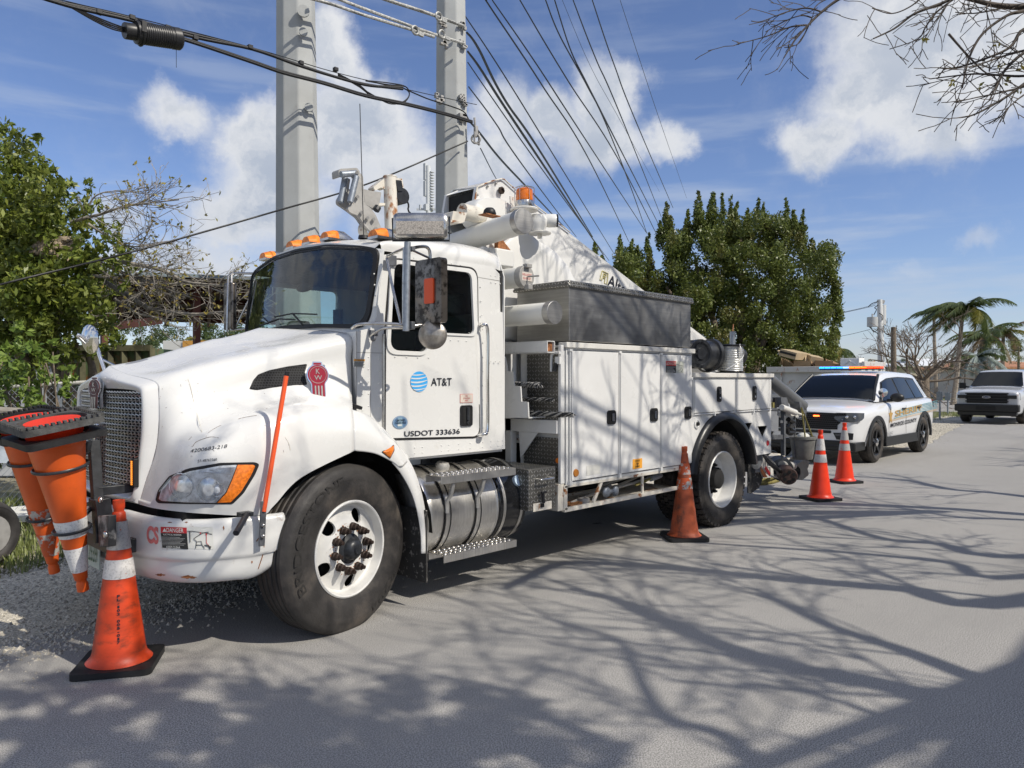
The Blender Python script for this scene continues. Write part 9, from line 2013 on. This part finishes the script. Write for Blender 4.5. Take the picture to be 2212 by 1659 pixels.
# ------------------------------------------------------------------ pickup
PO = (27.9, 2.42, 0)
ST = [(0.0, 1.12, .78, 1.10, .86, .85, .45), (.05, 1.17, .84, 1.13, .94, .85, .40), (.25, 1.22, .88, 1.17, .99, .86, .36), (.8, 1.27, .91, 1.21, 1.01, .9, .36), (1.45, 1.31, .92, 1.25, 1.01, .92, .36), (2.4, 1.32, .93, 1.26, 1.01, .92, .36), (3.8, 1.33, .94, 1.28, 1.01, .92, .36), (4.2, 1.33, .94, 1.30, 1.01, .92, .40), (5.8, 1.33, .95, 1.31, 1.01, .92, .46), (5.88, 1.30, .93, 1.27, .98, .9, .5)]
GH = [(1.42, 1.31, .78, .90, 1.27), (1.80, 1.60, .74, .92, 1.27), (2.12, 1.84, .71, .93, 1.28), (2.4, 1.92, .70, .93, 1.28), (3.2, 1.95, .70, .93, 1.28), (3.8, 1.92, .69, .92, 1.29), (4.05, 1.62, .72, .9, 1.30), (4.12, 1.34, .74, .9, 1.30)]
pk, pbody, pcab, _ = car('pickup_truck', PO, 'silver white pickup with a black grille and bumper parked at the right edge', ST, GH, ((1.05, .41), (4.7, .41)), mat('silver_white_paint', (.55, .57, .60), .22, metal=.15, coat=.6), 5.9, arch=.46)
B_ = lambda mb, nm, m, par=pk, **k: mb.build(nm, m, par, local=True, **k)
for x in (1.05, 4.7):
    for sg in (-1, 1): carwheel(pk, x, .41, sg, M['cast'], M['cast'], yo=1.0, w_=.26)
mb = MB(); rows = []
for i in range(7):
    x = 1.46+.66*i/6; zt = gtop(x); yw_ = (.83-.15*i/6); rows.append([V3((x-.012, yw_*s, zt+.016-.02*abs(s)**3)) for s in (-1, -.7, 0, .7, 1)])
mb.grid(rows); B_(mb, 'windshield', M['carglass'], pcab, smooth=60)
for sg in (-1, 1):
    for x0, x1, x2, x3 in ((1.80, 2.15, 2.75, 2.72), (2.84, 2.80, 3.68, 3.62)):
        mb = MB(); mb.grid([[ghpt(GH, x0+(x2-x0)*k/4, .06, sg) for k in range(5)], [ghpt(GH, x1+(x3-x1)*k/4, .9, sg) for k in range(5)]]); B_(mb, 'side_window', M['carglass'], pcab)
    mb = MB(); mb.box((1.92, sg*1.20, 1.34), (.10, .22, .22)); mb.tube([(1.9, sg*.95, 1.28), (1.92, sg*1.1, 1.3)], .03, 6); B_(mb, 'door_mirror', cb_, pcab, bevel=.03)
    mb = MB(); mb.grid([[V3((.0, sg*.66, 1.09)), V3((.12, sg*.965, 1.10))], [V3((-.01, sg*.66, .88)), V3((.12, sg*.985, .86))]]); h_ = B_(mb, 'headlight', M['lens'], pbody); mb = MB(); mb.box((.06, sg*.90, .97), (.05, .05, .14)); B_(mb, 'turn_signal', M['amber'], h_)
    mb = MB()
    for x in (1.75, 2.78, 3.85): mb.b2((x, sg*1.011, .5), (x+.01, sg*1.014, 1.2))
    B_(mb, 'door_seam', cb_, pbody, smooth=0)
mb = MB(); mb.b2((-.04, -.62, .74), (.02, .62, 1.10)); gr_ = B_(mb, 'grille', cdark, pbody, bevel=.02)
mb = MB()
for z in (.80, .90, 1.0, 1.08): mb.b2((-.07, -.66, z-.02), (-.03, .66, z+.02))
mb.b2((-.065, -.9, .90), (-.02, -.62, 1.02)); mb.b2((-.065, .62, .90), (-.02, .9, 1.02)); B_(mb, 'grille_bars', cb_, gr_, bevel=.008)
oval_badge((-.085, 0, .95), .13, .05, gr_)
mb = MB(); mb.b2((-.16, -.98, .44), (.12, .98, .70)); mb.b2((-.10, -.9, .30), (.2, .9, .46)); B_(mb, 'front_bumper', cb_, pbody, bevel=.04); mb = MB(); mb.b2((-.175, -.3, .50), (-.16, .3, .64)); B_(mb, 'bumper_recess', cdark, pbody)
explode({'window_pillar': 'window_pillar', 'mud_flap': 'mud_flap', 'water_stain': 'water_stain', 'mount': 'mount', 'clamp': 'clamp', 'lug_nuts': 'lug_nut', 'posts': 'post', 'post': 'post', 'bolts': 'bolt', 'rollers': 'roller', 'rails': 'rail', 'door_seam': 'door_seam', 'door_handle': 'door_handle', 'wheel_arch_trim': 'wheel_arch_trim', 'clamps': 'clamp', 'cable_ties': 'cable_tie', 'chest_feet': 'chest_foot', 'grille_bars': 'grille_bar', 'projector': 'projector', 'inserts': 'insert', 'conduit': 'conduit', 'tank_strap': 'tank_strap', 'strap_liner': 'strap_liner', 'step_bracket': 'step_bracket', 'wiper': 'wiper', 'cab_seats': 'cab_seat', 'hose_fittings': 'hose_fitting', 'diamond_plate_panel': 'diamond_plate_panel', 'tube_support': 'tube_support', 'bolt_pockets': 'bolt_pocket', 'ribs': 'rib', 'mast_bracket': 'mast_bracket'})
